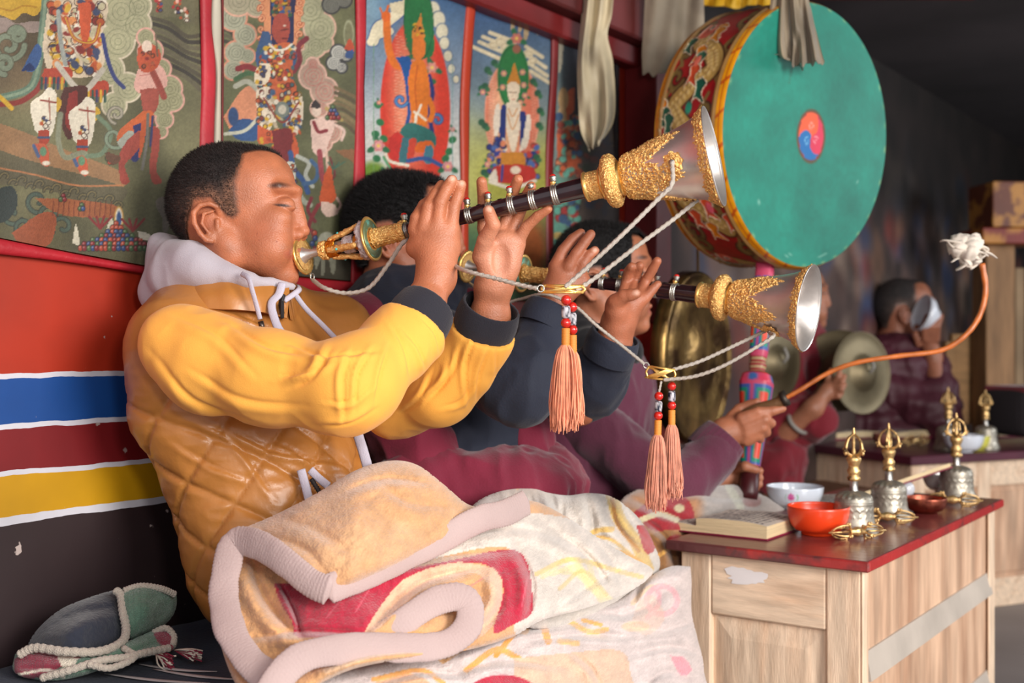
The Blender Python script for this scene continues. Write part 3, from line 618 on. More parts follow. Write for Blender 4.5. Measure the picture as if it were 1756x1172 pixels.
    p.ln([(578, 340), (584, 352), (578, 362)], 4, (230, 180, 170)); p.ln([(546, 352), (536, 370), (530, 386), (528, 400)], 7, (150, 44, 52)); p.ln([(534, 394), (540, 420), (534, 440)], 5, (160, 50, 60)); balls(p, [1, 1, 2], 540, 400, 7, 9, 4, 2)
    for a in (-14, 0, 14, 28): p.ln([(572, 290), (572+a*.7, 280-abs(a)*.1)], 2, (60, 110, 90))
    # animal at the bottom
    p.put(sstep(425, 450, p.y), (70, 62, 50), .75); p.ell(560, 414, 15, 16, (176, 178, 156)); p.spl([(538, 440), (546, 420), (572, 416), (576, 440), (574, 468), (568, 468), (564, 446), (558, 446), (556, 470), (550, 470), (550, 446), (542, 462)], (140, 140, 118))
    p.ln([(535, 446), (532, 470)], 3, (150, 150, 130))
def paint3(p):
    p.gx(-10, 240, (52, 92, 140), (206, 206, 200)); p.put(sstep(700, 630, p.x)*sstep(120, 10, p.y), (150, 186, 200), .7)
    p.put(sstep(330, 400, p.y), (40, 92, 60), .95); p.ell(640, 300, 22, 22, (110, 150, 40), soft=6); p.ell(640, 470, 30, 40, (60, 110, 60), soft=8)
    for w, c in ((8, (60, 90, 150)), (4.5, (226, 214, 180))):
        p.ln([(640, 70), (648, 48), (660, 40), (680, 24), (700, 4)], 14+w, c); p.ln([(636, 72), (648, 60), (668, 54)], 10+w, c)
    p.ln([(636, 72), (660, 40), (700, 4)], 12, (230, 218, 184)); p.spl([(668, 6), (700, 0), (708, 8), (690, 24), (672, 20)], (220, 206, 170))
    for x, y, r in [(742, 18, 12), (752, 34, 11), (758, 54, 10), (762, 74, 8), (768, 96, 7), (774, 118, 6), (782, 136, 5)]: p.ell(x, y, r+1.8, r*1.3+1.8, (90, 110, 140)); p.ell(x, y, r, r*1.3, (216, 208, 180))
    p.ell(712, 190, 60, 156, (224, 56, 38)); p.ell(706, 170, 34, 110, (232, 132, 96), soft=14)
    for k in range(46): p.ln([(676+k % 3, 60+k*5.2), (690+(k % 5)*3, 64+k*5.2)], 1, (240, 190, 160), a=.7)
    p.spl([(694, -20), (730, -20), (742, 30), (744, 88), (730, 100), (708, 96), (694, 50)], (30, 116, 60)); p.ring(718, 40, 25, 62, 1.5, (20, 90, 50))
    # flowers round the crown
    for x, y in [(702, 78), (708, 96), (740, 110), (742, 140), (700, 100)]: p.ell(x, y, 6, 5, (50, 110, 64)); 
    flower(p, 741, 116, 9, (224, 150, 130)); p.spl([(706, 56), (712, 42), (718, 34), (722, 22), (724, 42), (728, 58), (726, 66), (708, 66)], (222, 130, 40)); armour(p, 708, 40, 726, 62, 2, [(60, 50, 40), YL, (180, 100, 30)], 14, (1.5, 3))
    # raised arm
    p.ln([(663, 26), (664, 60), (668, 90), (680, 112), (706, 112)], 13, (232, 112, 30)); p.ell(662, 28, 8, 9, (224, 96, 26)); p.ln([(662, 22), (666, 10)], 4, (224, 96, 26)); p.ln([(656, 24), (652, 14)], 3, (224, 96, 26))
    p.spl([(678, 98), (704, 100), (702, 140), (698, 158), (692, 130), (686, 112)], (20, 84, 160)); p.ln([(698, 150), (702, 190), (696, 220)], 6, (30, 76, 150)); scroll(p, 687, 172, 12, (70, 130, 190), (30, 60, 120), 4, 20, 1)
    p.ln([(736, 130), (742, 160), (736, 190), (742, 232)], 7, (36, 50, 120)); scroll(p, 750, 206, 11, (70, 120, 180), (30, 60, 120), 4, 200, 1)
    # body and head
    p.spl([(708, 64), (722, 62), (730, 76), (728, 94), (718, 104), (708, 96)], (228, 116, 36)); p.spl([(706, 106), (726, 104), (736, 140), (734, 176), (730, 222), (712, 226), (704, 186), (700, 140)], (230, 116, 24)); p.ln([(716, 112), (712, 150), (716, 200)], 2, (190, 80, 20)); p.ln([(736, 170), (742, 190), (738, 206)], 9, (230, 116, 24))
    p.ln([(710, 192), (716, 194), (722, 180)], 4, WH); p.ln([(714, 196), (710, 226), (706, 230)], 5, WH); p.ln([(718, 196), (730, 206)], 4, WH)
    # lotus throne of cloths
    p.spl([(688, 220), (706, 210), (742, 226), (748, 246), (736, 256), (700, 246), (686, 236)], (40, 110, 104)); p.spl([(668, 236), (682, 226), (694, 240), (690, 262), (700, 276), (678, 280), (666, 262)], (206, 40, 34)); p.spl([(690, 236), (706, 240), (700, 276), (684, 276)], (50, 110, 120)); p.spl([(702, 238), (714, 240), (708, 272), (698, 276)], (206, 60, 40))
    p.spl([(716, 244), (738, 242), (744, 258), (712, 260)], (226, 96, 24)); p.spl([(730, 250), (742, 252), (740, 280), (726, 276)], (60, 120, 140)); p.ln([(700, 276), (730, 272), (760, 286)], 7, BL); p.ln([(660, 256), (668, 276), (700, 284)], 5, WH); p.ln([(658, 270), (670, 290)], 5, (90, 160, 110))
    for x, y in [(644, 230), (652, 210), (658, 238), (646, 272), (770, 260), (776, 240), (764, 272), (648, 180)]: p.ell(x, y, 6, 7, (40, 120, 70), rot=x)
    for x, y, r in [(649, 250, 10), (768, 286, 9), (650, 176, 4), (776, 222, 4), (660, 300, 7)]: flower(p, x, y, r)
    for y in range(40, 300, 6): p.ln([(641, y+36), (641, y+40)], 1.3, (110, 160, 120)); p.ln([(776, y+60), (776, y+64)], 1.3, (110, 150, 150))
def paint4(p):
    p.gx(-10, 300, (42, 78, 132), (170, 176, 150)); t = sstep(180, 300, p.y); p.put(t, (168, 166, 60), .95); p.put(sstep(860, 800, p.x)*sstep(150, 250, p.y), (200, 200, 130), .5)
    p.put(sstep(330, 420, p.y), (60, 100, 70), .9); p.ell(900, 430, 40, 60, (190, 96, 40), soft=14); p.ell(866, 420, 22, 26, (60, 90, 120), soft=8)
    p.spl([(874, -20), (880, 10), (876, 50), (882, 50), (884, 10), (886, -20)], (186, 160, 120)); p.spl([(890, -20), (894, 30), (888, 52), (894, 52), (902, 20), (900, -20)], (186, 160, 120)); p.spl([(906, -20), (898, 60), (906, 60), (914, -10)], (186, 160, 120)); p.spl([(916, 10), (918, 40), (922, 60), (924, 20)], (206, 196, 180))
    for x0, y0, x1, y1 in [(810, 80, 860, 102), (822, 72, 868, 92), (828, 63, 880, 84), (840, 56, 884, 72), (902, 80, 930, 98), (900, 92, 936, 116), (906, 108, 938, 130), (910, 122, 942, 142)]: p.ln([(x0, y0), (x1, y1)], 6.5, (222, 206, 170))
    for x, y, r in [(846, 78, 9), (858, 72, 10), (868, 80, 11), (880, 70, 8), (906, 92, 9), (914, 104, 8)]: p.ell(x, y, r, r*.8, (224, 208, 172)); p.ring(x, y, r*.7, r*.5, 1, (180, 160, 130))
    p.ell(878, 196, 47, 92, (222, 112, 84)); p.ell(866, 200, 24, 76, (236, 176, 136), soft=12); p.ring(878, 196, 46, 91, 2, (236, 150, 120))
    for k in range(30): p.ln([(838, 130+k*5), (848, 133+k*5)], 1, (240, 200, 170), a=.8); p.ln([(912, 130+k*5), (920, 133+k*5)], 1, (240, 200, 170), a=.7)
    p.ell(880, 132, 27, 56, (36, 122, 60)); p.ring(880, 132, 24, 52, 1.2, (24, 90, 50)); flower(p, 886, 66, 9, (212, 120, 100)); p.ell(886, 84, 7, 8, (150, 90, 70))
    for x, y in [(864, 126), (896, 124), (898, 146), (862, 150), (892, 176), (900, 164)]: flower(p, x, y, 5, (226, 160, 140))
    p.spl([(870, 142), (876, 126), (882, 108), (888, 128), (892, 142), (886, 150), (874, 150)], (206, 130, 40)); p.spl([(869, 146), (880, 140), (891, 148), (888, 168), (880, 180), (872, 168)], (232, 210, 182)); p.ln([(874, 158), (878, 158)], 1.2, (80, 50, 40)); p.ln([(882, 158), (886, 158)], 1.2, (80, 50, 40)); p.ln([(878, 170), (883, 170)], 1.3, (190, 80, 60)); p.ln([(880, 158), (879, 165)], 1, (180, 140, 110))
    p.spl([(868, 176), (890, 176), (894, 200), (888, 240), (880, 266), (872, 240), (866, 200)], (232, 212, 186)); p.ln([(872, 186), (879, 200), (887, 186)], 1.6, (206, 120, 50)); p.ln([(870, 196), (879, 222), (890, 196)], 1.4, (206, 120, 50)); p.ln([(866, 180), (868, 230), (880, 264), (892, 230), (894, 180)], 1.5, (214, 140, 80))
    p.spl([(860, 180), (868, 184), (866, 240), (860, 252), (856, 220)], (34, 50, 120)); p.spl([(892, 190), (902, 196), (900, 244), (892, 250)], (34, 50, 120)); p.spl([(850, 182), (856, 178), (858, 210), (850, 240), (846, 210)], (232, 216, 196)); p.spl([(904, 196), (910, 200), (908, 236), (900, 256), (898, 232)], (232, 216, 196)); p.ln([(862, 240), (866, 256)], 7, WH); p.ln([(898, 240), (894, 258)], 7, WH)
    armour(p, 836, 238, 866, 300, 3, [(34, 50, 120), (70, 100, 170), (226, 130, 90), (50, 60, 140)], 44, (3, 6)); armour(p, 896, 250, 922, 306, 6, [(34, 50, 120), (70, 100, 170), (200, 60, 50)], 40, (3, 6))
    p.spl([(860, 262), (896, 262), (900, 284), (884, 290), (860, 284)], (206, 130, 40)); p.spl([(846, 286), (880, 282), (914, 288), (912, 312), (846, 312)], (196, 44, 36)); p.spl([(836, 306), (850, 290), (852, 316)], WH); p.ell(884, 292, 9, 7, (232, 210, 186)); p.ln([(862, 284), (860, 310)], 4, (60, 70, 150)); p.ln([(840, 312), (880, 322), (918, 310)], 6, WH)
    for x, y in [(826, 152), (832, 148), (826, 210), (832, 216), (836, 120), (848, 108), (830, 296), (914, 140), (922, 160), (926, 190), (924, 215), (920, 270)]: p.ell(x, y, 6, 6, (40, 90, 64), rot=x); p.ell(x+4, y+5, 4, 5, (50, 110, 70), rot=y)
    for x, y in [(836, 282), (828, 158)]: flower(p, x, y, 5)
def paint5(p):
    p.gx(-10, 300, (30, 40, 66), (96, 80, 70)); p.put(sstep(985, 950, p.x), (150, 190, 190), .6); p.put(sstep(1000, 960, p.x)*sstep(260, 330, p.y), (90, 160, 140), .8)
    p.spl([(958, 60), (966, 64), (964, 110), (958, 122)], (206, 196, 170)); p.spl([(974, 156), (986, 152), (984, 190), (976, 200), (984, 230), (990, 290), (960, 300), (956, 230), (966, 190)], (206, 90, 50)); p.ell(966, 170, 9, 20, (190, 150, 100)); p.ell(964, 200, 8, 18, (200, 160, 110))
    armour(p, 956, 200, 996, 300, 9, [(206, 90, 50), (60, 90, 130), (220, 130, 90), (100, 170, 150), (150, 60, 50)], 70, (3, 8)); armour(p, 956, 330, 990, 440, 4, [(100, 180, 160), (190, 60, 60), (60, 90, 130), (190, 160, 90), (100, 180, 160)], 60, (4, 9))
    armour(p, 1004, 160, 1060, 360, 14, [(150, 60, 40), (60, 70, 100), (150, 120, 80), (70, 80, 60)], 90, (5, 12)); p.put(sstep(985, 1030, p.x), (50, 36, 34), .72)  # right part faded dark: the shadow on the cloth is painted in
t1 = thangka('large olive thangka at far left with guardian legs and a red attendant', (-24, 343, -30, 470), paint1, cst(-24.0), interp([-30, 60, 150, 260, 480], [342, 345, 346, 342, 346]), interp([-24, 0, 120, 250, 346], [404, 408, 432, 456, 470]), fade=.26)
strip('right_border', [(344, -30), (346, 60), (347, 150), (343, 260), (346, 480)], [(365, -30), (363, 40), (370, 120), (367, 250), (366, 480)], TRED, t1)
strip('bottom_border', [(-24, 406), (0, 410), (120, 434), (250, 458), (346, 472)], [(-24, 434), (0, 436), (120, 450), (250, 470), (366, 492)], TRED, t1)
t2 = thangka('thangka of a red-faced armoured guardian, directly behind the first musician', (384, 611, -30, 480), paint2, interp([-30, 240, 480], [384, 380, 384]), interp([-30, 120, 300, 480], [611, 612, 609, 604]), interp([380, 500, 612], [462, 472, 482]), fade=.22)
strip('left_border', [(366, -30), (364, 60), (371, 130), (368, 250), (366, 480)], [(379, -30), (381, 60), (380, 130), (380, 250), (380, 470)], TWHT, t2, .013)
strip('left_edge', [(379, -30), (381, 60), (380, 130), (380, 250), (380, 470)], [(384, -30), (384, 60), (384, 130), (383, 250), (384, 470)], RED, t2, .015)
strip('right_border', [(611, -30), (612, 120), (608, 300), (603, 500)], [(627, -30), (628, 60), (624, 150), (626, 300), (624, 506)], TRED, t2)
strip('bottom_border', [(366, 466), (480, 474), (604, 484)], [(366, 492), (480, 498), (624, 508)], TRED, t2)
t3 = thangka('bright thangka of an orange figure in a red oval, behind the second musician', (627, 795, -30, 500), paint3, interp([-30, 60, 150, 300, 500], [629, 628, 625, 627, 625]), interp([-30, 60, 180, 320, 500], [806, 797, 790, 792, 790]), interp([627, 800], [500, 515]))
strip('right_border', [(804, -30), (797, 60), (791, 180), (792, 320), (790, 520)], [(820, -30), (812, 60), (806, 160), (804, 320), (803, 520)], mat('orange_border', (178, 60, 36), .5, bump=.3, bs=80), t3)
t4 = thangka('blue thangka of a seated white figure with a green halo, above the fingers', (806, 946, -30, 510), paint4, interp([-30, 60, 160, 320, 500], [820, 812, 806, 804, 803]), interp([-30, 120, 300, 500], [947, 946, 937, 938]), interp([800, 950], [505, 520]))
strip('right_border', [(947, -30), (946, 120), (937, 280), (938, 520)], [(960, -30), (957, 120), (949, 280), (950, 520)], RED, t4)
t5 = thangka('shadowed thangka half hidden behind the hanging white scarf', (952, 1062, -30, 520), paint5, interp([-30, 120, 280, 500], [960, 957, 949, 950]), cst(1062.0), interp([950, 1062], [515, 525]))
for t_, xa, xb in ((t1, -24, 365), (t2, 366, 627), (t3, 628, 818), (t4, 818, 960), (t5, 960, 1062)): strip('top_border', [(xa, -27), ((xa+xb)/2, -27), (xb, -27)], [(xa, -62), ((xa+xb)/2, -62), (xb, -62)], TRED, t_, .020)
strip('left_border', [(-48, -62), (-46, 200), (-48, 436)], [(-22, -62), (-22, 200), (-22, 436)], TRED, t1, .018)
# ================================================================ INSTRUMENTS
SILVER = mat('polished_silver', (216, 208, 202), .34, .82, var=.06, vs=30, bump=.08, bs=60)
SILV2 = mat('worn_silver', (188, 186, 178), .38, 1.0, var=.12, vs=90, vor=.25, vors=500)
GOLD = mat('gilt_filigree', (255, 206, 128), .34, .6, var=.08, vs=120, col2=(232, 156, 78), c2s=420, c2lo=.50, c2hi=.66, vor=.55, vors=520)
GOLDS = mat('smooth_gilt', (248, 200, 116), .3, .8, var=.08, vs=40, bump=.15, bs=120)
WOODB = mat('dark_rosewood', (44, 22, 26), .22, 0.0, var=.2, vs=20, coat=.6, stretch=(4, 4, 1))
CORAL = mat('red_coral', (206, 32, 22), .25, var=.1, coat=.5)
TURQ = mat('turquoise', (70, 190, 190), .4)
WBEAD = mat('white_seed_beads', (216, 200, 198), .45, .2, vor=.7, vors=500)
AMBER = mat('orange_thread', (226, 136, 30), .5, bump=.5, bs=300, stretch=(1, 1, .1))
def filigree(prof, n, amp, seed, mask=None, th0=0, th1=2*np.pi):
    """raised openwork layer over a surface of revolution; prof rows (r,z) dense; mask(theta,u)->bool"""
    pr = np.asarray(prof, float); m = len(pr); a = np.linspace(th0, th1, n); A, I = np.meshgrid(a, np.arange(m))
    R = pr[I, 0]; Zc = pr[I, 1]; q = np.stack([R*np.cos(A), R*np.sin(A), Zc], -1).reshape(-1, 3)
    w = np.abs(vnoise(q, 330, seed)); w2 = np.abs(vnoise(q, 560, seed+5))
    h = amp*(1.15-np.clip(w*3.2, 0, 1)*.9-np.clip(w2*2.5, 0, 1)*.35)
    R2 = R.reshape(-1)+h; V = np.stack([R2*np.cos(A.ravel()), R2*np.sin(A.ravel()), Zc.ravel()], 1)
    f = grid_faces(m, n, True)
    if mask is not None:
        u = np.linspace(0, 1, m)[I].ravel(); keep = mask(A.ravel(), u); f = f[keep[f].all(1)]
        edge = np.zeros(len(V), bool)
        cnt = np.bincount(f.ravel(), minlength=len(V)); edge = (cnt > 0) & (cnt < 4)
        V[edge] = np.stack([R.ravel()*np.cos(A.ravel()), R.ravel()*np.sin(A.ravel()), Zc.ravel()], 1)[edge]
        V, fs, _ = compact(V, [f]); f = fs[0]
    return V, [f]
def dense(prof, n):
    p = spline(prof, n) if len(prof) > 2 else np.array(prof[0])+(np.array(prof[1])-np.array(prof[0]))*np.linspace(0, 1, n)[:, None]
    return p
def make_shawm(label):
    t = thing('shawm', label, 'shawm', 'two shawms being played')
    # mouthpiece disc, reed stem
    mob('lip_disc', *lathe_vf([(.001, .0), (.02, .0005), (.0295, .004), (.0308, .0065), (.029, .009), (.024, .0075), (.012, .008), (.007, .012)], 48, fn=lambda a, r, z: r+.0006*np.cos(a*24)*(r > .02)), GOLDS, t)
    V, f = filigree(dense([(.0125, .0085), (.023, .0082)], 12), 120, .0012, 2); mob('disc_ornament', V, f, GOLD, t)
    mob('reed_stem', *lathe_vf([(.013, .0085), (.0095, .013), (.0068, .022), (.0062, .034), (.0066, .05)], 24), SILVER, t)
    V, f = filigree(dense([(.008, .036), (.0125, .039), (.013, .044), (.0135, .049), (.010, .052)], 24), 110, .0022, 3); mob('gilt_ring', V, f, GOLD, t)
    V, f = filigree(dense([(.0125, .052), (.0135, .056), (.0135, .066), (.012, .068)], 24), 90, .0010, 4); mob('gilt_box', V, f, mat('orange_gilt', (226, 140, 44), .38, 1.0, vor=.5, vors=500), t)
    mob('reed_core', *lathe_vf([(.009, .066), (.009, .080), (.0115, .082), (.0125, .097), (.010, .099)], 28), SILVER, t)
    V, f = filigree(dense([(.0115, .080), (.013, .085), (.013, .098)], 20), 90, .0014, 12); mob('bead_collar', V, f, WBEAD, t)
    mob('thread_cone', *lathe_vf([(.010, .098), (.012, .102), (.0165, .112), (.017, .116)], 40, fn=lambda a, r, z: r+.0005*np.cos(a*20)), AMBER, t)
    for s in (0, math.pi*.5, math.pi, math.pi*1.5):
        path = [(.0135, .056), (.0155, .068), (.018, .082), (.0225, .098), (.026, .110)]
        c, n = math.cos(s+.3), math.sin(s+.3); pp = spline([(r*c, r*n, z) for r, z in path], 26)
        V, f = tube_vf(pp, .0034+.0018*np.sin(np.linspace(0, 3.1, 26)), 14, flat=(1, .8)); nn = vnormals(V, f[0]); V = V+nn*(.0013*(1-np.abs(vnoise(V, 330, 9))*2.5))[:, None]
        pt_ = mob('gilt_petal', V, f, GOLD, t); mob('turquoise_bead', *ball_vf((.0185*c*1.12, .0185*n*1.12, .074), .0021, 8), TURQ, pt_)
    # ring of tangled white beads, second disc
    V, f = tube_vf([(.0225*math.cos(a), .0225*math.sin(a), .1165) for a in np.linspace(0, 2*np.pi, 70)], .0072, 26, cap=False); nn = vnormals(V, f[0])
    V = V+nn*(.0034*vnoise(V, 300, 21)+.0015*vnoise(V, 600, 5))[:, None]; mob('white_bead_ring', V, f, WBEAD, t)
    mob('upper_disc', *lathe_vf([(.010, .122), (.0335, .1235), (.0352, .1255), (.0335, .1275), (.030, .1265), (.014, .128)], 48), GOLDS, t)
    mob('disc_inlay', *lathe_vf([(.0175, .1276), (.030, .1276), (.030, .1270)], 40), mat('pale_green_inlay', (110, 122, 88), .4, .3, col2=(120, 190, 170), c2s=90), t)
    V, f = filigree(dense([(.0125, .128), (.0142, .132), (.0132, .140), (.0128, .170), (.0150, .180), (.0135, .184)], 70), 120, .0026, 6); mob('gilt_sleeve', V, f, GOLD, t)
    # wooden pipe with finger holes
    mob('pipe', *lathe_vf([(.006, .16), (.0112, .183), (.0112, .29), (.0128, .36), (.0152, .47), (.0152, .476)], 36), WOODB, t)
    for z in (.205, .238, .271, .305, .339, .372, .405): mob('finger_hole', *lathe_vf([(.0042, 0), (.0036, .0006), (.003, -.0004), (.0006, -.0006)], 16, (0, (.0112 if z < .29 else .0112+(z-.29)*.0222)+.0001, z), frame_z((0, 1, 0))), mat('hole_black', (8, 6, 6), .8), t)
    for k, z in enumerate((.185, .220, .254, .288, .322, .356, .389, .424)):
        r = np.interp(z, [.183, .29, .36, .47], [.0112, .0112, .0128, .0152]); pr = []
        for w in np.linspace(-.0048, .0048, 15): pr.append((r+.0011+.0006*math.cos((w/.0048)*math.pi*3), z+w))
        b = mob('silver_band', *lathe_vf([(r, z-.005)]+pr+[(r, z+.005)], 36), SILV2, t)
        if k != 6:
            mob('gilt_bead', *ball_vf((0, r+.0035, z-.0015), (.0042, .0040, .0042), 10), GOLDS, b)
            mob('silver_cup', *lathe_vf([(.0015, -.0015), (.0048, 0), (.0042, .003), (.0056, .0055), (.0050, .0075), (.001, .0078)], 16, (0, r+.0052, z), frame_z((0, 1, 0))), SILV2, b)
            mob('coral_cap', *ball_vf((0, r+.0128, z), (.0047, .0036, .0047), 10), CORAL, b)
        else:
            mob('empty_cup', *lathe_vf([(.0015, -.0015), (.0048, 0), (.0042, .003), (.0056, .0055), (.0046, .0035), (.001, .003)], 16, (0, r+.0045, z), frame_z((0, 1, 0))), SILV2, b)
    # gilt collar
    mob('collar_rim', *lathe_vf([(.015, .468), (.0215, .4685), (.0225, .471), (.0205, .474)], 48), GOLDS, t)
    V, f = filigree(dense([(.0195, .472), (.0195, .492)], 24), 170, .0018, 7); mob('collar_sleeve', V, f, GOLD, t)
    mob('collar_step', *lathe_vf([(.019, .491), (.0235, .4935), (.0245, .496), (.024, .498)], 48), GOLDS, t)
    V, f = filigree(dense([(.023, .497), (.031, .499), (.0365, .504), (.038, .5095), (.0365, .515), (.030, .519), (.0265, .521)], 40), 230, .0020, 8); mob('collar_bulge', V, f, GOLD, t)
    mob('collar_waist', *lathe_vf([(.026, .519), (.0245, .522), (.0255, .526), (.029, .530)], 48), GOLDS, t)
    # bell
    out = [(.0265, .527), (.0300, .534), (.0325, .545), (.0365, .560), (.0410, .577), (.0455, .594), (.0500, .612), (.0555, .630), (.0625, .645), (.0700, .6550)]
    full = dense(out, 60); inner = full[::-1].copy(); inner[:, 0] -= .0018; inner[0, 0] = .0695
    mob('silver_bell', *lathe_vf(np.vstack([full, [(.0712, .6562), (.0705, .6575)], inner]), 72), SILVER, t)
    dp = dense(out, 150)
    def jag(a, u):
        w = np.abs(((a*5/(2*np.pi)+.15) % 1)*2-1); w = w*.9+.05*np.sin(a*31)
        return (u < .40+.36*w+.02*np.sin(a*57)) | (u > .865-.035*np.abs(((a*11/(2*np.pi)) % 1)*2-1)-.02*np.sin(a*46)*.4)
    V, f = filigree(dp, 460, .0036, 11, jag); mob('bell_filigree', V, f, GOLD, t)
    for s in (-1, 1):
        # rosette with the ring the cord hangs from, on the camera side / under side of the bell
        a0 = math.pi+.08 if s > 0 else -math.pi/2+.5; z0 = .606
        k0 = np.interp(z0, full[:, 1], full[:, 0]); ax = frame_z((math.cos(a0), math.sin(a0), -.28)); c = np.array([k0*math.cos(a0), k0*math.sin(a0), z0])
        V, f = lathe_vf(dense([(.001, .0022), (.009, .0018), (.0148, .0002)], 18), 60, c, ax, fn=lambda a, r, z: r*(1+.10*np.cos(a*8)*(r > .008)))
        V = V+ax[2]*(.0022*(1-np.abs(vnoise(V, 300, 5))*2))[:, None]; rs = mob('cord_rosette', V, f, GOLD, t)
        mob('cord_stud', *lathe_vf([(.001, .006), (.003, .0062), (.0046, .0048), (.0042, .0032), (.0036, .001)], 16, c, ax), SILV2, rs)
    return t
def place_shawm(t, M, Bpos, roll=0.0):
    z = unit(Bpos-M); y = unit(Z3-z*np.dot(Z3, z)); x = np.cross(y, z); c, s = math.cos(roll), math.sin(roll)
    x, y = x*c+y*s, y*c-x*s
    t.matrix_world = Matrix([[x[0], y[0], z[0], M[0]], [x[1], y[1], z[1], M[1]], [x[2], y[2], z[2], M[2]], [0, 0, 0, 1]])
    return lambda u, v, w: M+x*u+y*v+z*w
def copy_tree(o, parent=None):
    c = o.copy(); COL.objects.link(c)
    c.parent = parent
    for ch in o.children: copy_tree(ch, c)
    return c
SH1 = make_shawm('shawm with a gilt and silver bell played by the man in the yellow sleeves')
M1 = P(513, 440, 1.82); a1 = math.radians(18)
B1 = M1+np.array([math.cos(a1), -math.sin(a1), 0])*.645; B1[2] = P(1246, 268, B1[1])[2]
sh1 = place_shawm(SH1, M1, M1+unit(B1-M1)*.655)
SH2 = copy_tree(SH1); SH2['label'] = 'lower shawm tipped slightly downwards, played by the man in the navy jacket'
M2 = P(797, 457, 2.20); a2 = math.radians(29)
B2 = M2+np.array([math.cos(a2), -math.sin(a2), 0])*.66; B2[2] = P(1410, 530, B2[1])[2]
sh2 = place_shawm(SH2, M2, M2+unit(B2-M2)*.655)
for ch_ in SH2.children:
    if ch_.name.startswith('cord_rosette'): ch_.rotation_euler = (0, 0, 1.0)
# tassel cords
CORD = mat('silver_braid_cord', (206, 196, 184), .42, .35, bump=.6, bs=900, var=.1)
THR = mat('salmon_thread', (240, 152, 114), .75, sheen=.3, var=.15, vs=60); THR2 = mat('faded_rose_thread', (224, 148, 120), .75, sheen=.3, var=.15, vs=60)
def braid(name, pts, r, parent, n=120):
    p = spline(pts, n); L = np.concatenate([[0], np.cumsum(np.linalg.norm(np.diff(p, axis=0), axis=1))])
    V, f = tube_vf(p, r, 10); k = np.repeat(L, 10); ang = np.tile(np.arange(10)*2*np.pi/10, n)
    d = 1+.20*np.cos(k*2*np.pi/(r*3.2)+2*ang)*1.0; cc = np.repeat(p, 10, axis=0)
    V[:n*10] = cc+(V[:n*10]-cc)*d[:, None]; return mob(name, V, f, CORD, parent)
def ringv(c, r, w, nrm): ax = frame_z(nrm); a = np.linspace(0, 2*np.pi, 20); return tube_vf(np.array(c)+(np.cos(a)[:, None]*ax[0]+np.sin(a)[:, None]*ax[1])*r, w, 8, cap=False)
def tassel(parent, top, bot, w, m, seed, label_beads=True):
    """beads, wrapped neck and fringe"""
    top = np.array(top); bot = np.array(bot); L = np.linalg.norm(bot-top); d = (bot-top)/L; q = np.random.default_rng(seed); ax = frame_z(-d)
    y = 0
    for k, (r, mm_) in enumerate([(.0072, CORAL), (.0058, None), (.0072, CORAL)]):
        c = top+d*(y+r)
        if mm_: mob('coral_bead', *ball_vf(c, r, 14), CORAL, parent)
        else:
            V, f = lathe_vf([(.001, .0085), (.005, .0085), (.006, .0055), (.0063, 0), (.006, -.0055), (.005, -.0085), (.001, -.0085)], 20, c+d*.0035, ax)
            s_ = np.sign(np.sin((V@np.array([700, 300, 900]))))*.5+.5; mob('banded_bead', V, f, mat('banded_agate', (200, 196, 200), .25, attr=True), parent, True, np.outer(s_, [206, 200, 206])+np.outer(1-s_, [40, 44, 60])); r = .0085
        y += r*2
    mob('wrapped_neck', *tube_vf(spline([top+d*y, top+d*(y+.012), top+d*(y+.026)], 26), .0052+.0009*np.abs(np.sin(np.arange(26)*1.2)), 14), mat('amber_wrap', (224, 138, 50), .6), parent)
    mb = MB(); n0 = 190
    for k in range(n0):
        a = q.uniform(0, 6.28); rr = math.sqrt(q.uniform(0, 1)); s = top+d*(y+.022)+(ax[0]*math.cos(a)+ax[1]*math.sin(a))*.004*rr
        Lk = (L-y-.022)*q.uniform(.86, 1.0); w_ = w*rr; off = ax[0]*math.cos(a)+ax[1]*math.sin(a)
        pts = [s, s+d*Lk*.12+off*w_*.55, s+d*Lk*.45+off*(w_*.85+q.normal(0, .0007)), s+d*Lk*.8+off*w_+q.normal(0, .0012, 3), s+d*Lk+off*w_*q.uniform(.7, 1.2)+q.normal(0, .0022, 3)]
        mb.add(*tube_vf(spline(pts, 12), np.r_[np.full(11, .00085), .0005], 4, cap=False))
    tag(mb.build('fringe', m, parent), kind='stuff')
def knot(parent, c, right, w, h, m):
    """flat endless-knot plaque woven of gilt strips"""
    c = np.array(c); R = unit(right); U = unit(Z3-R*R[2]); mb = MB()
    for k in (-1.2, -.4, .4, 1.2):
        mb.add(*tube_vf([c+R*(-w*.5+w*.12*k)+U*h*.5*-1+U*0, c+R*(w*.12*k)+N3*.0012, c+R*(w*.5+w*.12*k)*.9+U*h*.5], .0019, 8))
        mb.add(*tube_vf([c+R*(-w*.5-w*.12*k*.6)+U*h*.45, c+R*(w*.12*k), c+R*(w*.5-w*.12*k)*.9-U*h*.45], .0019, 8))
    for s in (-1, 1): mb.add(*tube_vf(spline([c+R*w*.5*s-U*h*.5, c+R*w*.62*s, c+R*w*.5*s+U*h*.5], 8), .0019, 8))
    mb.add(*tube_vf([c-R*w*.5+U*h*.5, c+R*w*.5+U*h*.45], .0017, 8)); mb.add(*tube_vf([c-R*w*.5-U*h*.5, c+R*w*.5-U*h*.45], .0017, 8))
    mob_ = mb.build('knot_plaque', m, parent); return mob_
ch1 = thing('tassel_cord', 'silver cord with a bright salmon tassel hanging from the upper shawm', 'tassel', 'tassel cords of the shawms')
kY = 1.60; kc = P(966, 496, kY)
rA = sh1(.010, -.030, .009)
mob('end_ring', *ringv(rA+np.array([.003, -.002, -.004]), .0052, .0013, (1, -.4, 0)), SILV2, ch1)
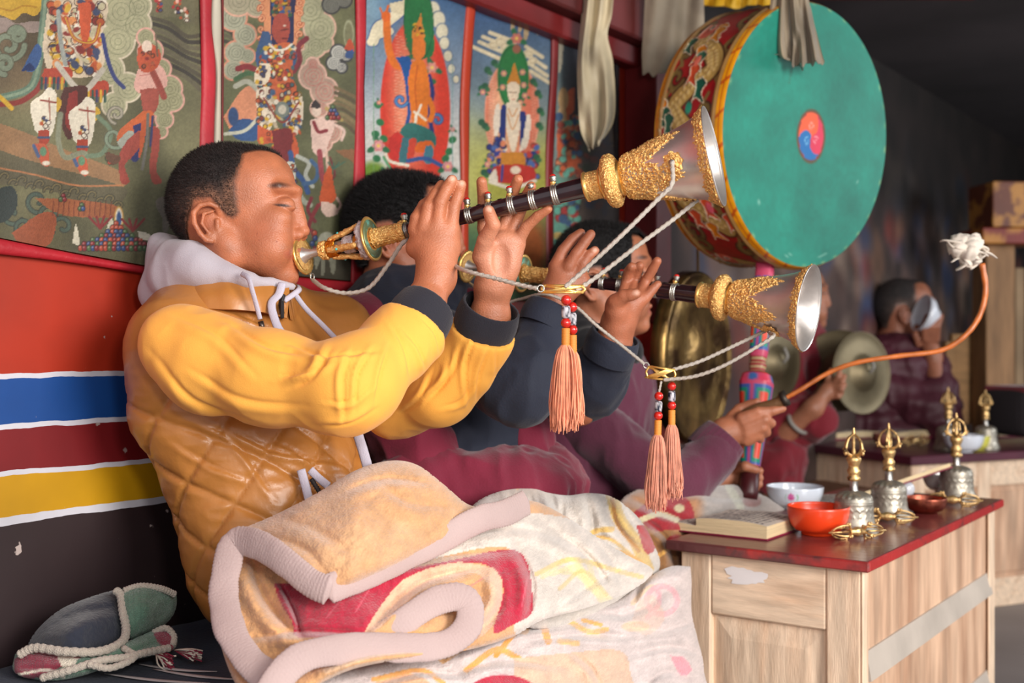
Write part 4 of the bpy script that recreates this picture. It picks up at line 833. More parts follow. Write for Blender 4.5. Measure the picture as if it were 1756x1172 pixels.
braid('cord', [rA+np.array([.004, -.003, -.009]), P(556, 494, 1.775), P(592, 503, 1.77), P(632, 494, 1.765), P(664, 456, 1.75), P(694, 414, 1.735), P(712, 424, 1.765)], .0032, ch1)
braid('cord', [P(770, 452, 1.72), P(800, 465, 1.655), P(850, 478, 1.630), P(900, 491, 1.61), P(921, 495, 1.60)], .0030, ch1)
mob('end_ring', *ringv(P(927, 495, 1.60), .0046, .0012, (.1, -1, 0)), SILV2, ch1)
knot(ch1, kc, (1, -.1, -.02), .048, .010, GOLDS)
bA = sh1(.020, .004, .606)
braid('cord', [P(969, 493, 1.598), P(1010, 456, 1.595), P(1070, 400, 1.58), P(1130, 340, 1.575), P(1152, 316, 1.572), sh1(-.0545, -.004, .606)], .0031, ch1)
braid('cord', [P(988, 499, 1.60), P(1030, 470, 1.605), P(1090, 424, 1.61), P(1150, 380, 1.63), P(1196, 343, 1.65)], .0031, ch1)
tassel(ch1, P(971, 506, 1.602), P(968, 742, 1.602), .0165, THR, 1)
tassel(ch1, P(981, 518, 1.612), P(984, 726, 1.612), .010, THR, 2)
ch2 = thing('tassel_cord', 'silver cord with two faded rose tassels hanging from the lower shawm', 'tassel', 'tassel cords of the shawms')
rB = sh2(.010, -.030, .009); kc2 = P(1133, 641, 1.88)
braid('cord', [rB, P(850, 520, 2.05), P(890, 514, 2.0), P(935, 505, 1.95), P(985, 525, 1.93), P(1020, 556, 1.915), P(1065, 592, 1.90), P(1104, 624, 1.885)], .0027, ch2)
mob('end_ring', *ringv(P(1108, 627, 1.885), .0044, .0012, (.1, -1, 0)), SILV2, ch2)
knot(ch2, kc2, (1, -.2, -.12), .038, .019, GOLDS)
braid('cord', [P(1152, 635, 1.88), P(1200, 620, 1.885), P(1255, 595, 1.90), P(1316, 566, 1.93)], .0030, ch2)
braid('cord', [P(1138, 652, 1.875), P(1190, 646, 1.86), P(1240, 628, 1.845), P(1300, 594, 1.83), P(1326, 577, 1.83), sh2(-.0545*math.cos(1.08), -.0545*math.sin(1.08), .606)], .0030, ch2)
tassel(ch2, P(1130, 672, 1.875), P(1124, 878, 1.875), .0135, THR2, 3)
tassel(ch2, P(1152, 655, 1.89), P(1152, 856, 1.89), .012, THR2, 4)
braid('cord', [P(1134, 654, 1.876), P(1130, 674, 1.875)], .0018, ch2, 12)

# ---------------------------------------------------------------- the big double-headed drum on its carved pole
drum = thing('hand_drum', 'huge green-faced ritual drum with a dragon-painted red rim', 'drum')
dc = P(1389, 234, 2.70); az = math.radians(38.7); nd = unit([math.sin(az), -math.cos(az), -.075]); Rd = frame_z(nd)   # x right-ish, y up, z = face normal
RAD, DEP = .302, .205
o0 = dc
prof = [(RAD-.001, 0), (RAD+.006, -.012), (RAD+.009, -.024), (RAD+.005, -.036), (RAD+.006, -.040)]
DM = mat('drum_paint', (180, 30, 30), .38, attr=True, var=.04, bump=.1, bs=60)
def drum_shell():
    nu, nv = 760, 84; a = np.linspace(0, 2*np.pi, nu); w = np.linspace(0, 1, nv); A, W = np.meshgrid(a, w, indexing='ij'); A = A.ravel(); W = W.ravel()
    p = Paint(A*90, W*70, (168, 24, 30))
    z = -W*DEP; R = RAD+.0+.004*np.sin(np.pi*W)
    q = np.random.default_rng(5); h = np.zeros(len(A))
    # swirling olive-gold clouds
    for k in range(26):
        for s in (0, 1):
            x = k*22+q.uniform(0, 12); y = (14 if s else 56)+q.uniform(-3, 3); scroll(p, x, y, 9, (124, 104, 56), (70, 40, 28), 3.4, q.uniform(0, 360), 1.0); p.ln([(x-12, y), (x, y+6), (x+12, y-2)], 3, (140, 116, 64))
    for d0 in range(3):
        x0 = 20+d0*188; xs = np.linspace(x0, x0+150, 13); ys = 35+16*np.sin(np.arange(13)*1.35+d0)
        body = np.stack([xs, ys], 1); p.ln(body, 17, (70, 40, 24)); p.ln(body, 14.5, (190, 156, 86))
        for k in range(0, 150, 3):
            for jj in (-4, 0, 4): 
                yy = np.interp(x0+k, xs, ys); p.ell(x0+k+(jj == 0)*1.5, yy+jj, 1.25, 1.5, (226, 196, 130)); 
        for k in range(19):
            x = x0+k*8.6+q.uniform(-4, 4); y = np.interp(x, xs, ys)+q.choice([-13, 13]); c = [(20, 110, 84), (236, 140, 20), (226, 90, 50), (220, 222, 226), (236, 150, 30), (16, 96, 76)][q.integers(6)]
            p.spl([(x-9, y), (x-4, y-6), (x+2, y-3), (x+10, y-7), (x+6, y+2), (x+9, y+6), (x, y+4), (x-6, y+6)], (236, 220, 190)); p.spl([(x-8, y), (x-4, y-5), (x+2, y-2), (x+9, y-6), (x+5, y+2), (x+8, y+5), (x, y+3), (x-6, y+5)], c)
        for k in range(4): x = x0+30+k*34; p.ell(x, np.interp(x, xs, ys)+q.choice([-15, 15]), 4.5, 3.4, [(236, 120, 100), (40, 160, 130), (236, 236, 240), (230, 100, 120)][k])
        p.ell(x0, ys[0], 9, 8, (226, 100, 80)); p.ell(x0-3, ys[0]-2, 3, 3, WH); p.ell(x0-3, ys[0]-2, 1.4, 1.4, (20, 20, 20)); p.ln([(x0-8, ys[0]+5), (x0+4, ys[0]+7)], 2.5, (240, 220, 200))
    lum = p.c.sum(1); h = .0022*sstep(330, 520, lum)
    e1 = W < .155; e2 = W > .93
    # bands at the front edge: orange-yellow, gold moulding
    yb = W < .085; p.c[yb] = (236, 158, 18); st = (np.abs(W-.045) < .006); p.c[st] = (196, 84, 20)
    tick = yb & ((np.abs((A*90) % 22-11-(W*60)) < 1.2)); p.c[tick] = (196, 84, 20)
    gb = (W >= .085) & (W < .165); p.c[gb] = (150, 112, 62); R = R+np.where(gb, .007*np.sin((W-.085)/.08*np.pi)**.7, 0)+np.where(yb, .004*(W/.085)**.5, 0)+np.where((W > .165), h, 0)
    gb = (W >= .875) & (W < .925); p.c[gb] = (140, 104, 60); R = R+np.where(gb, .006*np.sin((W-.875)/.05*np.pi), 0); yb = W >= .925; p.c[yb] = (236, 158, 18); p.c[yb & (np.abs(W-.962) < .008)] = (196, 84, 20)
    p.grain(.06, .2)
    # top of the rim blends towards a noisy grey-brown
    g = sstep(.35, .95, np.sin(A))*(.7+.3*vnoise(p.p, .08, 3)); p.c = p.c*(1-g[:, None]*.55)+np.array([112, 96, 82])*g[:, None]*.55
    V = np.stack([R*np.cos(A), R*np.sin(A), z], 1)@Rd+o0
    return V, grid_faces(nu, nv, True), p.c
V, f, c = drum_shell(); mob('drum_rim', V, [f], DM, drum, True, c)
def drum_face(zs, name, flip):
    nr, na = 90, 160; rr = np.linspace(0, 1, nr)**.8; a = np.linspace(0, 2*np.pi, na); Rr, A = np.meshgrid(rr, a, indexing='ij'); Rr = Rr.ravel(); A = A.ravel()
    x = Rr*np.cos(A)*100; y = Rr*np.sin(A)*100; p = Paint(x, y, (20, 122, 104)); p.grain(.07, .04); p.grain(.04, .3, 5)
    p.ell(0, 0, 17.5, 20.5, (98, 62, 36), soft=.6); p.ell(0, 0, 15.2, 18, (206, 40, 66), soft=.6)
    m = np.hypot(x/15.2, y/18) < 1; t = np.degrees(np.arctan2(y, x)) % 360; rr_ = np.hypot(x/15.2, y/18); s = (t-rr_*80+10) % 360
    p.c[m & (s < 120)] = (232, 90, 50); p.c[m & (s >= 240)] = (206, 48, 80); p.c[m & (s >= 120) & (s < 240)] = (20, 104, 170)
    for k, cc in enumerate([(232, 90, 50), (206, 48, 80), (20, 104, 170)]):
        a_ = math.radians([98, -22, 218][k]); p.ell(6.4*math.cos(a_), 7.6*math.sin(a_), 4.4, 5.2, cc); scroll(p, 6*math.cos(a_), 7*math.sin(a_), 3.4, (236, 190, 190) if k != 2 else (150, 200, 230), cc, .7, 40*k, 1)
    for q_, w_ in (((-60, -56), 5), ((62, -30), 3), ((20, -92), 8), ((-20, -93), 6)): p.ln([(q_[0], q_[1]), (q_[0]+w_, q_[1]+w_*.4)], .9, (190, 206, 190), a=.7)
    p.ln([(-26, 56), (-30, 36)], .7, (70, 80, 60), a=.7)
    for k in range(40): a_ = k*.157+.05*math.sin(k*7); p.ell(99.2*math.cos(a_), 99.2*math.sin(a_), 1.4, .8, (206, 190, 120), a=.6)
    R = Rr*(RAD-.0005); zz_ = zs*(1-0*Rr)+ (.0035 if not flip else -.0035)*(1-Rr**2)
    V = np.stack([R*np.cos(A), R*np.sin(A), zz_], 1)@Rd+o0
    mob(name, V, [grid_faces(nr, na, flip)], mat('drum_skin', (22, 132, 112), .62, attr=True, bump=.12, bs=50), drum, True, p.c)
drum_face(0.0, 'drum_skin', False); drum_face(-DEP, 'back_skin', True)
# carved pole
PM = mat('carved_pole_paint', (200, 60, 60), .45, attr=True, var=.05, bump=.2, bs=80)
pt0 = P(1312, 455, 2.74); pb = P(1287, 800, 2.62)
def pole():
    n, m = 33, 170; ax = frame_z(pt0-pb); L = np.linalg.norm(pt0-pb); u = np.linspace(0, 1, m); a = np.linspace(0, 2*np.pi, n)
    rad = np.interp(u, [0, .12, .40, .44, .46, .49, .51, .535, .56, .80, 1.0], [.022, .028, .040, .034, .017, .020, .017, .020, .022, .022, .022])
    U, A = np.meshgrid(u, a, indexing='ij'); Rr = np.repeat(rad[:, None], n, 1)
    sq = 1/np.maximum(np.abs(np.cos(A)), np.abs(np.sin(A))); Rr = Rr*(.62+.38*sq*.9)
    p = Paint(A.ravel()*100/(2*np.pi), U.ravel()*200, (196, 70, 104)); 
    for k in range(4):
        cx = k*25+12.5
        for y0, y1 in [(0, 76), (112, 146), (150, 186)]:
            for w, cc in ((11.8, (60, 90, 160)), (8.6, (10, 140, 110)), (5.4, (226, 60, 34))):
                p.spl([(cx-w, y0+10.5-w), (cx+w, y0+10.5-w), (cx+w, y1-10.5+w), (cx-w, y1-10.5+w)], cc, n=3) if 0 else p.pl([(cx-w, y0+12-w), (cx+w, y0+12-w), (cx+w, y1-12+w), (cx-w, y1-12+w)], cc)
        p.ell(cx, 82, 7, 4, (210, 60, 90)); p.ell(cx+12, 84, 5, 4, (60, 100, 160)); p.ell(cx, 90, 5, 3, (226, 70, 50))
    nk = (np.abs(U.ravel()*200-97) < 9); p.c[nk] = (176, 150, 110); p.c[nk & (np.sin(U.ravel()*200*1.5) > 0)] = (150, 44, 50)
    V = np.stack([Rr.ravel()*np.cos(A.ravel()), Rr.ravel()*np.sin(A.ravel()), U.ravel()*L], 1)@ax+pb
    mob('carved_pole', V, [grid_faces(m, n, True)], PM, drum, True, p.c)
    mob('pole_foot', *lathe_vf([(.001, -.075), (.020, -.074), (.022, -.06), (.020, .004), (.001, .005)], 20, pb, ax), mat('maroon_wood', (70, 20, 24), .4), drum)
pole()
# ---------------------------------------------------------------- hooked drumstick
stick = thing('drumstick', 'long hooked cane drumstick with a white cloth tip', 'drumstick')
sp = [P(1345, 684, 2.50), P(1372, 669, 2.49), P(1420, 640, 2.48), P(1470, 622, 2.46), P(1540, 611, 2.44), P(1610, 602, 2.43), P(1650, 580, 2.42), P(1678, 545, 2.42), P(1690, 500, 2.42), P(1684, 452, 2.42)]
mob('cane', *tube_vf(spline(sp, 90), np.interp(np.arange(90), [0, 50, 89], [.0050, .0056, .0060])*(1+.05*np.sin(np.arange(90)*1.3)), 10), mat('orange_cane', (206, 112, 50), .4, coat=.3, var=.2, vs=30), stick)
mob('grip', *tube_vf(spline([P(1262, 716, 2.535), P(1300, 700, 2.52), P(1330, 693, 2.505), P(1346, 684, 2.50)], 24), np.interp(np.arange(24), [0, 12, 18, 21, 23], [.008, .0115, .013, .016, .013]), 14), mat('old_wood_grip', (112, 78, 48), .5, bump=.3, bs=90), stick)
mob('ferrule', *tube_vf([P(1341, 686, 2.502), P(1350, 682, 2.498)], .0175, 14), mat('dull_iron', (70, 62, 56), .5, .7), stick)
cl_ = MB(); q = np.random.default_rng(8)
tc_ = P(1668, 430, 2.42)
for k in range(60):
    a = q.uniform(0, 6.28); b = q.uniform(-1, 1); d_ = unit([math.cos(a), b*.8, math.sin(a)]); c0 = tc_+q.normal(0, .012, 3); L = q.uniform(.010, .030)
    if d_[0] < -.75 and q.uniform() > .4: L *= 1.8
    pts = spline([c0, c0+d_*L*.6+q.normal(0, .004, 3), c0+d_*L+q.normal(0, .006, 3)], 8); cl_.add(*tube_vf(pts, np.linspace(.011, .0035, 8), 6, flat=(1, .3)))
for k in range(9):
    V, f = ball_vf(tc_+q.normal(0, .012, 3)*np.array([1, .8, 1.2]), q.uniform(.016, .026, 3), 22); nn = vnormals(V, f[0]); cl_.add(V+nn*(.005*vnoise(V, 120, k)+.003*vnoise(V, 300, k))[:, None], f)
cl_.build('cloth_tip', mat('white_cotton', (226, 214, 200), .9, sheen=.2), stick)

# ---------------------------------------------------------------- low wooden tables
PINE = mat('worn_pine', (234, 206, 178), .62, col2=(212, 174, 142), c2s=2.2, c2lo=.45, c2hi=.75, stretch=(14, 14, 1.6), bump=.3, bs=30, var=.12)
PINEH = mat('worn_pine_rail', (232, 204, 176), .62, col2=(214, 176, 144), c2s=2.2, c2lo=.5, c2hi=.8, stretch=(2, 14, 14), bump=.25, bs=30, var=.12)
PINED = mat('grained_pine_panel', (216, 178, 148), .6, col2=(176, 134, 106), c2s=3.4, c2lo=.4, c2hi=.7, stretch=(4, 4, .7), bump=.35, bs=16, var=.16)
PALE = mat('pale_bevel', (190, 178, 166), .5, bump=.2, bs=40, var=.1)
TOPM = mat('chipped_red_top', (138, 62, 62), .3, col2=(104, 62, 60), c2s=6, c2lo=.42, c2hi=.6, bump=.4, bs=40, var=.2, coat=.3)
EDGE = mat('red_edge_paint', (168, 40, 38), .42, col2=(84, 52, 48), c2s=9, c2lo=.55, c2hi=.62, bump=.4, bs=50)
def table(label, A, ex, ey, w, l, ztop, th, side_panel=True, hgt=None):
    """A: near corner of the top (x,y); ex: unit short direction, ey: unit long direction (both away from A)"""
    t = thing('low_table', label, 'table', 'low wooden offering tables')
    A = np.array([A[0], A[1], 0.]); ex = unit([ex[0], ex[1], 0]); ey = unit([ey[0], ey[1], 0]); R = np.array([ex, ey, Z3])
    def bx(name, x0, x1, y0, y1, z0, z1, m, parent=t, bev=.003, col=None):
        V, f = box_vf(A+ex*(x0+x1)/2+ey*(y0+y1)/2+Z3*(z0+z1)/2, R, ((x1-x0)/2, (y1-y0)/2, (z1-z0)/2), bev); return mob(name, V, f, m, parent, False)
    bx('table_top', 0.004, w-.004, .004, l-.004, ztop-th+.001, ztop, TOPM, bev=.002)
    bx('front_edging', 0, w, 0, .006, ztop-th, ztop-.0006, mat('worn_front_edge', (92, 50, 50), .45, col2=(168, 48, 46), c2s=14, c2lo=.5, c2hi=.62, bump=.5, bs=50)); bx('side_edging', 0, .006, .006, l, ztop-th, ztop-.0006, EDGE); bx('side_edging', w-.006, w, .006, l, ztop-th, ztop-.0006, EDGE); bx('front_edging', 0, w, l-.006, l, ztop-th, ztop-.0006, EDGE)
    i = .022; zt = ztop-th; pw = .062
    # end face (faces -ey) : stiles, rail, panel ; long faces (face -ex / +ex)
    for x0 in (i, w-i-pw): bx('corner_post', x0, x0+pw, i, i+.03, 0, zt, PINE)
    for x0 in (i, w-i-pw): bx('corner_post', x0, x0+pw, l-i-.03, l-i, 0, zt, PINE)
    bx('rail', i+pw+.001, w-i-pw-.001, i+.001, i+.026, zt-.115, zt-.0005, PINEH); bx('rail', i+pw+.001, w-i-pw-.001, i+.001, i+.026, .0, .07, PINEH)
    bx('end_panel', i+pw-.004, w-i-pw+.004, i+.014, i+.022, .065, zt-.11, PINE)
    # raised field with sloping pale bevel
    x0, x1, z0, z1 = i+pw+.002, w-i-pw-.002, .074, zt-.118; b = .038
    V = np.array([A+ex*x+ey*(i+yy)+Z3*z for (x, z, yy) in [(x0, z0, .0135), (x1, z0, .0135), (x1, z1, .0135), (x0, z1, .0135), (x0+b, z0+b, .006), (x1-b, z0+b, .006), (x1-b, z1-b, .006), (x0+b, z1-b, .006)]])
    mob('panel_field', V, [np.array([[0, 1, 5, 4], [1, 2, 6, 5], [2, 3, 7, 6], [3, 0, 4, 7], [4, 5, 6, 7]])], PINE, t, False)
    sx = i
    for side in (0, 1):
        X = (lambda a, c: (a, c)) if side == 0 else (lambda a, c: (w-c, w-a))
        xa, xb = X(i+.004, i+.022)
        bx('side_board', xa, xb, i+.03, l-i-.03, 0.0, zt-.0005, PINED, bev=.001)
        xa, xb = X(i-.004, i+.010)
    for side in (1,):
        for z0_, z1_ in ((zt-.205, zt-.150), (zt-.43, zt-.38)):
            if z0_ > 0:
                o_ = A+ex*(w-i-.004); p0 = o_+ey*(i+.032); p1 = o_+ey*(l-i-.032)
                prof = [(0, z0_), (.013, z0_+.004), (.004, z1_), (0, z1_)]
                V = np.array([q_+ex*a_+Z3*b_ for q_ in (p0, p1) for a_, b_ in prof]); mob('bevel_rail', V, [np.array([[0, 4, 5, 1], [1, 5, 6, 2], [2, 6, 7, 3], [0, 1, 2, 3], [7, 6, 5, 4]])], PALE, t, False)
        bx('corner_strip', w-i, w-i+.006, i, i+.026, 0, zt-.0005, PINE); bx('corner_strip', w-i, w-i+.006, l-i-.05, l-i, 0, zt-.0005, PINE)
    return t
TZ = CAMZ-.379
tA = P(1490, 965, 2.0)                         # near right corner; the short side runs left towards the bench
exn = -N3; c0 = tA[:2]+exn[:2]*.392
SMEAR = True
tabA = table('nearest low table with a chipped dark red top, in front of the blankets', c0, N3, D3, .392, .985, TZ, .019)
cs_ = c0+N3[:2]*.155; r_s = np.random.default_rng(4); a_s = np.linspace(0, 2*np.pi, 26, endpoint=False); rr_s = 1+.16*np.sin(a_s*3+1)+.14*r_s.normal(0, 1, 26).clip(-1, 1)
Vs = np.array([np.array([*cs_, 0])+D3*.0218+N3*(.040*r*math.cos(a))+Z3*(TZ-.055+.016*r*math.sin(a)) for a, r in zip(a_s, rr_s)]+[np.array([*cs_, 0])+D3*.0214+Z3*(TZ-.055)])
mob('paint_smear', Vs, [np.array([[i, (i+1) % 26, 26] for i in range(26)])], mat('spilt_white_paint', (228, 222, 222), .6), tabA, False)
rebase(tabA)
A2 = np.array([1.343, 3.92]); zt2 = CAMZ-.385
e2a = unit([.91, .41]); e2b = unit([-.41, .91])
tab2 = thing('low_table', 'second low table standing further back at right edge with open books', 'table', 'low wooden offering tables')
def t2b(name, x0, x1, y0, y1, z0, z1, m, bev=.003):
    R = np.array([[e2a[0], e2a[1], 0], [e2b[0], e2b[1], 0], Z3]); V, f = box_vf(np.array([A2[0], A2[1], 0])+R[0]*(x0+x1)/2+R[1]*(y0+y1)/2+Z3*(z0+z1)/2, R, ((x1-x0)/2, (y1-y0)/2, (z1-z0)/2), bev); return mob(name, V, f, m, tab2, False)
PT2 = mat('plum_table_top', (84, 34, 50), .35, coat=.2, var=.15)
t2b('table_top', -.02, 1.1, -.02, .63, zt2-.03, zt2, PT2)
for x0 in (0, .30, .62): t2b('corner_post', x0, x0+.06, 0, .03, .0, zt2-.031, PINE)
t2b('rail', .061, .299, .002, .026, zt2-.12, zt2-.0315, PINEH); t2b('rail', .361, .619, .002, .026, zt2-.12, zt2-.0315, PINEH); t2b('rail', .061, .299, .002, .026, .0, .10, PINEH); t2b('rail', .361, .619, .002, .026, .0, .10, PINEH); t2b('rail', .681, 1.08, .002, .026, .0, zt2-.0315, PINEH)
t2b('door_panel', .075, .285, .008, .022, .115, zt2-.135, PINED, .006); t2b('door_panel', .375, .605, .008, .022, .115, zt2-.135, PINED, .006)
t2b('back_panel', .058, .622, .012, .030, .05, zt2-.10, PINED)
t2b('side_board', 0.002, .026, .031, .60, .0, zt2-.031, PINE); t2b('side_field', -.006, .0018, .09, .54, .10, zt2-.13, PINE, .005)
rebase(tab2)

# ---------------------------------------------------------------- ritual bells and small double sceptres
BELLM = mat('old_bell_metal', (176, 168, 154), .42, .75, var=.12, vs=60, bump=.12, bs=160)
BRASS = mat('aged_brass', (224, 184, 124), .34, .8, col2=(92, 70, 44), c2s=70, c2lo=.56, c2hi=.68, bump=.3, bs=200)
SILV3 = mat('handle_silver', (190, 186, 180), .35, 1.0, bump=.2, bs=120)
def prong(mb, o, ax, z0, z1, R0, a, th, s=1):
    c, n = math.cos(a), math.sin(a); rz = [(.003, 0), (R0*.75, .08), (R0*1.05, .25), (R0, .5), (R0*.72, .78), (.0035, .97)]
    p = spline([np.array([r*c, r*n, z0+(z1-z0)*k]) for r, k in rz], 18); p = p@ax+o
    mb.add(*tube_vf(p, th*np.interp(np.arange(18), [0, 4, 17], [1.1, 1.5, .8]), 8))
    b = np.array([R0*1.15*c, R0*1.15*n, z0+(z1-z0)*.14])@ax+o; mb.add(*ball_vf(b, (.0034, .0034, .005), 8)); b = np.array([R0*1.3*c, R0*1.3*n, z0+(z1-z0)*.26])@ax+o; mb.add(*ball_vf(b, .0026, 8))
def make_bell(label, group):
    t = thing('ritual_bell', label, 'bell', group)
    prof = dense([(.0475, 0), (.0482, .004), (.0462, .010), (.0420, .020), (.0392, .032), (.0380, .045), (.0376, .060), (.0362, .070), (.031, .077), (.020, .082), (.008, .0845)], 90)
    n = 220
    def fn(a, r, z):
        loops = .0011*np.exp(-((z-.046-.005*np.abs(np.sin(a*9)))/.0022)**2)+.0008*np.exp(-((z-.034-.003*np.cos(a*18))/.003)**2)*(np.cos(a*18) > 0)
        lotus = .0009*np.cos(a*16)*(z > .071)*(z < .081); rings = .0010*sum(np.exp(-((z-k)/.0009)**2) for k in (.008, .0125, .0165, .060, .0635))
        beads = .0007*np.cos(a*44)*np.exp(-((z-.0125)/.0016)**2)
        return r+loops+lotus+rings+beads
    mob('bell_body', *lathe_vf(prof, n, fn=fn), BELLM, t); pi = prof[:-2].copy()[::-1]; pi[:, 0] -= .003; mob('bell_inside', *lathe_vf(np.vstack([pi, [(.0475, 0)]]), 40), BELLM, t)
    mob('handle_neck', *lathe_vf([(.0095, .083), (.0082, .085), (.0078, .102), (.0085, .105)], 20), SILV3, t)
    V, f = lathe_vf([(.006, .103), (.0125, .105), (.0135, .110), (.0100, .114), (.0120, .118), (.0130, .125), (.0095, .130), (.0110, .136), (.0140, .143), (.0150, .149), (.0105, .154), (.005, .156)], 28, fn=lambda a, r, z: r+.0008*np.cos(a*8)*np.sin(z*900))
    mob('brass_grip', V, f, BRASS, t)
    mb = MB(); [prong(mb, np.zeros(3), np.eye(3), .154, .198, .0205, k*math.pi/2+.35, .0023) for k in range(4)]; mb.add(*lathe_vf([(.003, .154), (.0046, .162), (.003, .168), (.0036, .180), (.0026, .196), (.0036, .200), (.0016, .210)], 12)); mb.build('prongs', BRASS, t)
    return t
def make_vajra(label, group):
    """small double-ended sceptre lying along local x"""
    t = thing('ritual_sceptre', label, 'sceptre', group); ax = np.array([[0, 1., 0], [0, 0, 1.], [1., 0, 0]])
    mob('centre_grip', *lathe_vf([(.004, -.018), (.0075, -.016), (.0062, -.011), (.0085, -.006), (.0100, 0), (.0085, .006), (.0062, .011), (.0075, .016), (.004, .018)], 24, (0, 0, .0), ax, fn=lambda a, r, z: r+.0006*np.cos(a*8)), BRASS, t)
    for s, nm in ((1, 'prongs'), (-1, 'prongs')):
        mb = MB(); [prong(mb, np.zeros(3), ax, .016*s, .060*s, .0150, k*math.pi/2+.4, .0019) for k in range(4)]; mb.add(*tube_vf([(.014*s, 0, 0), (.066*s, 0, 0)], .0020, 8)); mb.build(nm, BRASS, t)
    return t
def onT(px, py): Y = (CAMZ-TZ)/((py-CY)/F); return P(px, py, Y)
def put(o, loc, rz=0, s=1, tilt=(0, 0)): o.location = loc; o.rotation_euler = (tilt[0], tilt[1], rz); o.scale = (s, s, s); return o
b0 = make_bell('ritual bell nearest the camera, behind the orange bowl', 'ritual bells on the nearest table'); put(b0, onT(1464, 914), .2, .99)
b1 = copy_tree(b0); b1['label'] = 'middle of the three ritual bells on the near table, beside the copper dish'; put(b1, onT(1524, 889)+np.array([0, 0.0, 0]), .7, .97)
b2 = copy_tree(b0); b2['label'] = 'furthest ritual bell, at the far end of the near table'; put(b2, onT(1640, 858), 1.2, .99)
v0 = make_vajra('brass sceptre lying beside the orange bowl', 'brass sceptres lying on the nearest table'); put(v0, onT(1474, 926)+np.array([-.004, 0, .0155]), math.radians(14), .92)
v1 = copy_tree(v0); v1['label'] = 'brass sceptre lying in front of the middle bell'; put(v1, onT(1522, 899)+np.array([0, 0, .0155]), math.radians(-12), .92)
v2 = copy_tree(v0); v2['label'] = 'brass sceptre lying beyond the copper dish against the furthest bell'; put(v2, onT(1634, 869)+np.array([0, 0, .0155]), math.radians(-16), .98)
# ---------------------------------------------------------------- bowls
def bowl(name, label, loc, R, H, foot, mo, cat='bowl', th=.0025, flare=1.0, paint=None, group='bowls on the nearest table'):
    t = thing(name, label, cat, group); pr = [(foot*.85, .0), (foot, .001), (foot*.97, H*.12)]
    k = np.linspace(0, 1, 22); rr = foot*.97+(R-foot*.97)*(np.sin(k*np.pi/2)**(.9*flare)); zz_ = H*.12+H*.88*(1-np.cos(k*np.pi/2))**1.0
    outp = pr+[(a, b) for a, b in zip(rr[1:], zz_[1:])]; inn = [(max(a-th, .002), b+(th if i < 4 else 0)) for i, (a, b) in enumerate(zip(rr[1:], zz_[1:]))][::-1]
    P_ = outp+[(R-th*.4, H+.0008)]+inn+[(.0005, H*.14+th)]
    if paint is None: mob('bowl_body', *lathe_vf(P_, 64), mo, t)
    else:
        V, f = lathe_vf(P_, 260); a = np.degrees(np.arctan2(V[:, 1], V[:, 0])); p = Paint(a*R*1000*math.pi/180, V[:, 2]*1000, paint[0]); rad_ = np.hypot(V[:, 0], V[:, 1])
        c0_ = p.c.copy(); paint[1](p); inner_ = np.zeros(len(V), bool); inner_[260*(len(outp)+1):] = True; p.c[inner_] = c0_[inner_]; mob('bowl_body', V, f, mo, t, True, p.c)
    t.location = loc; return t
ORG = mat('orange_plastic', (232, 66, 24), .32, var=.03, coat=.2)
bowl('orange_bowl', 'bright orange plastic bowl at the front edge of the near table', onT(1403, 917), .0600, .0560, .0330, ORG)
def fl1(p):
    for k, dx in ((0, 0),):
        c_ = -106*.0640*1000*math.pi/180
        for a in range(0, 360, 45): p.ell(c_-6+5.4*math.cos(math.radians(a)), 32+5.8*math.sin(math.radians(a)), 3.6, 1.9, (206, 80, 150), rot=a, soft=.3)
        p.ell(c_-6, 32, 2, 2, (190, 40, 120), soft=.3); p.ln([(c_+8, 26), (c_+10, 32), (c_+7, 38)], 1.8, (80, 160, 90)); p.ln([(c_-18, 26), (c_-20, 31), (c_-16, 38)], 1.6, (130, 180, 140), a=.7)
bowl('white_bowl', 'white porcelain bowl with a small pink flower beside the open book', onT(1363, 872), .0640, .0500, .0310, mat('white_porcelain', (214, 222, 234), .18, attr=True, coat=.6), paint=((214, 222, 234), fl1))
bowl('copper_dish', 'small copper dish between the middle and furthest bells', onT(1587, 880), .0455, .0340, .0260, mat('old_copper', (176, 98, 78), .4, 1.0, col2=(110, 56, 46), c2s=30, bump=.2, bs=80))
def fl2(p):
    for c_, y_, cc in [(-113, 26, (40, 120, 60)), (-106, 18, (60, 150, 70)), (-118, 34, (50, 100, 60)), (-98, 26, (226, 120, 90)), (-126, 24, (60, 140, 80))]: p.ell(c_, y_, 3, 1.8, cc, rot=40, soft=.3); p.ln([(c_, y_), (c_+3, y_+4)], .8, (40, 120, 60))
bowl('flowered_bowl', 'white bowl with green leaf pattern behind the furthest bell', onT(1622, 846), .0560, .0500, .0270, mat('white_porcelain', (214, 222, 234), .18, attr=True, coat=.6), paint=((222, 218, 218), fl2))
mob_ = mob('white_cup', *ball_vf(onT(1560, 853)+np.array([.0, .02, .017]), (.019, .014, .019), 24), mat('white_porcelain_plain', (226, 230, 240), .2, coat=.5)); tag(mob_, 'small round white cup tipped over behind the copper dish', 'cup')
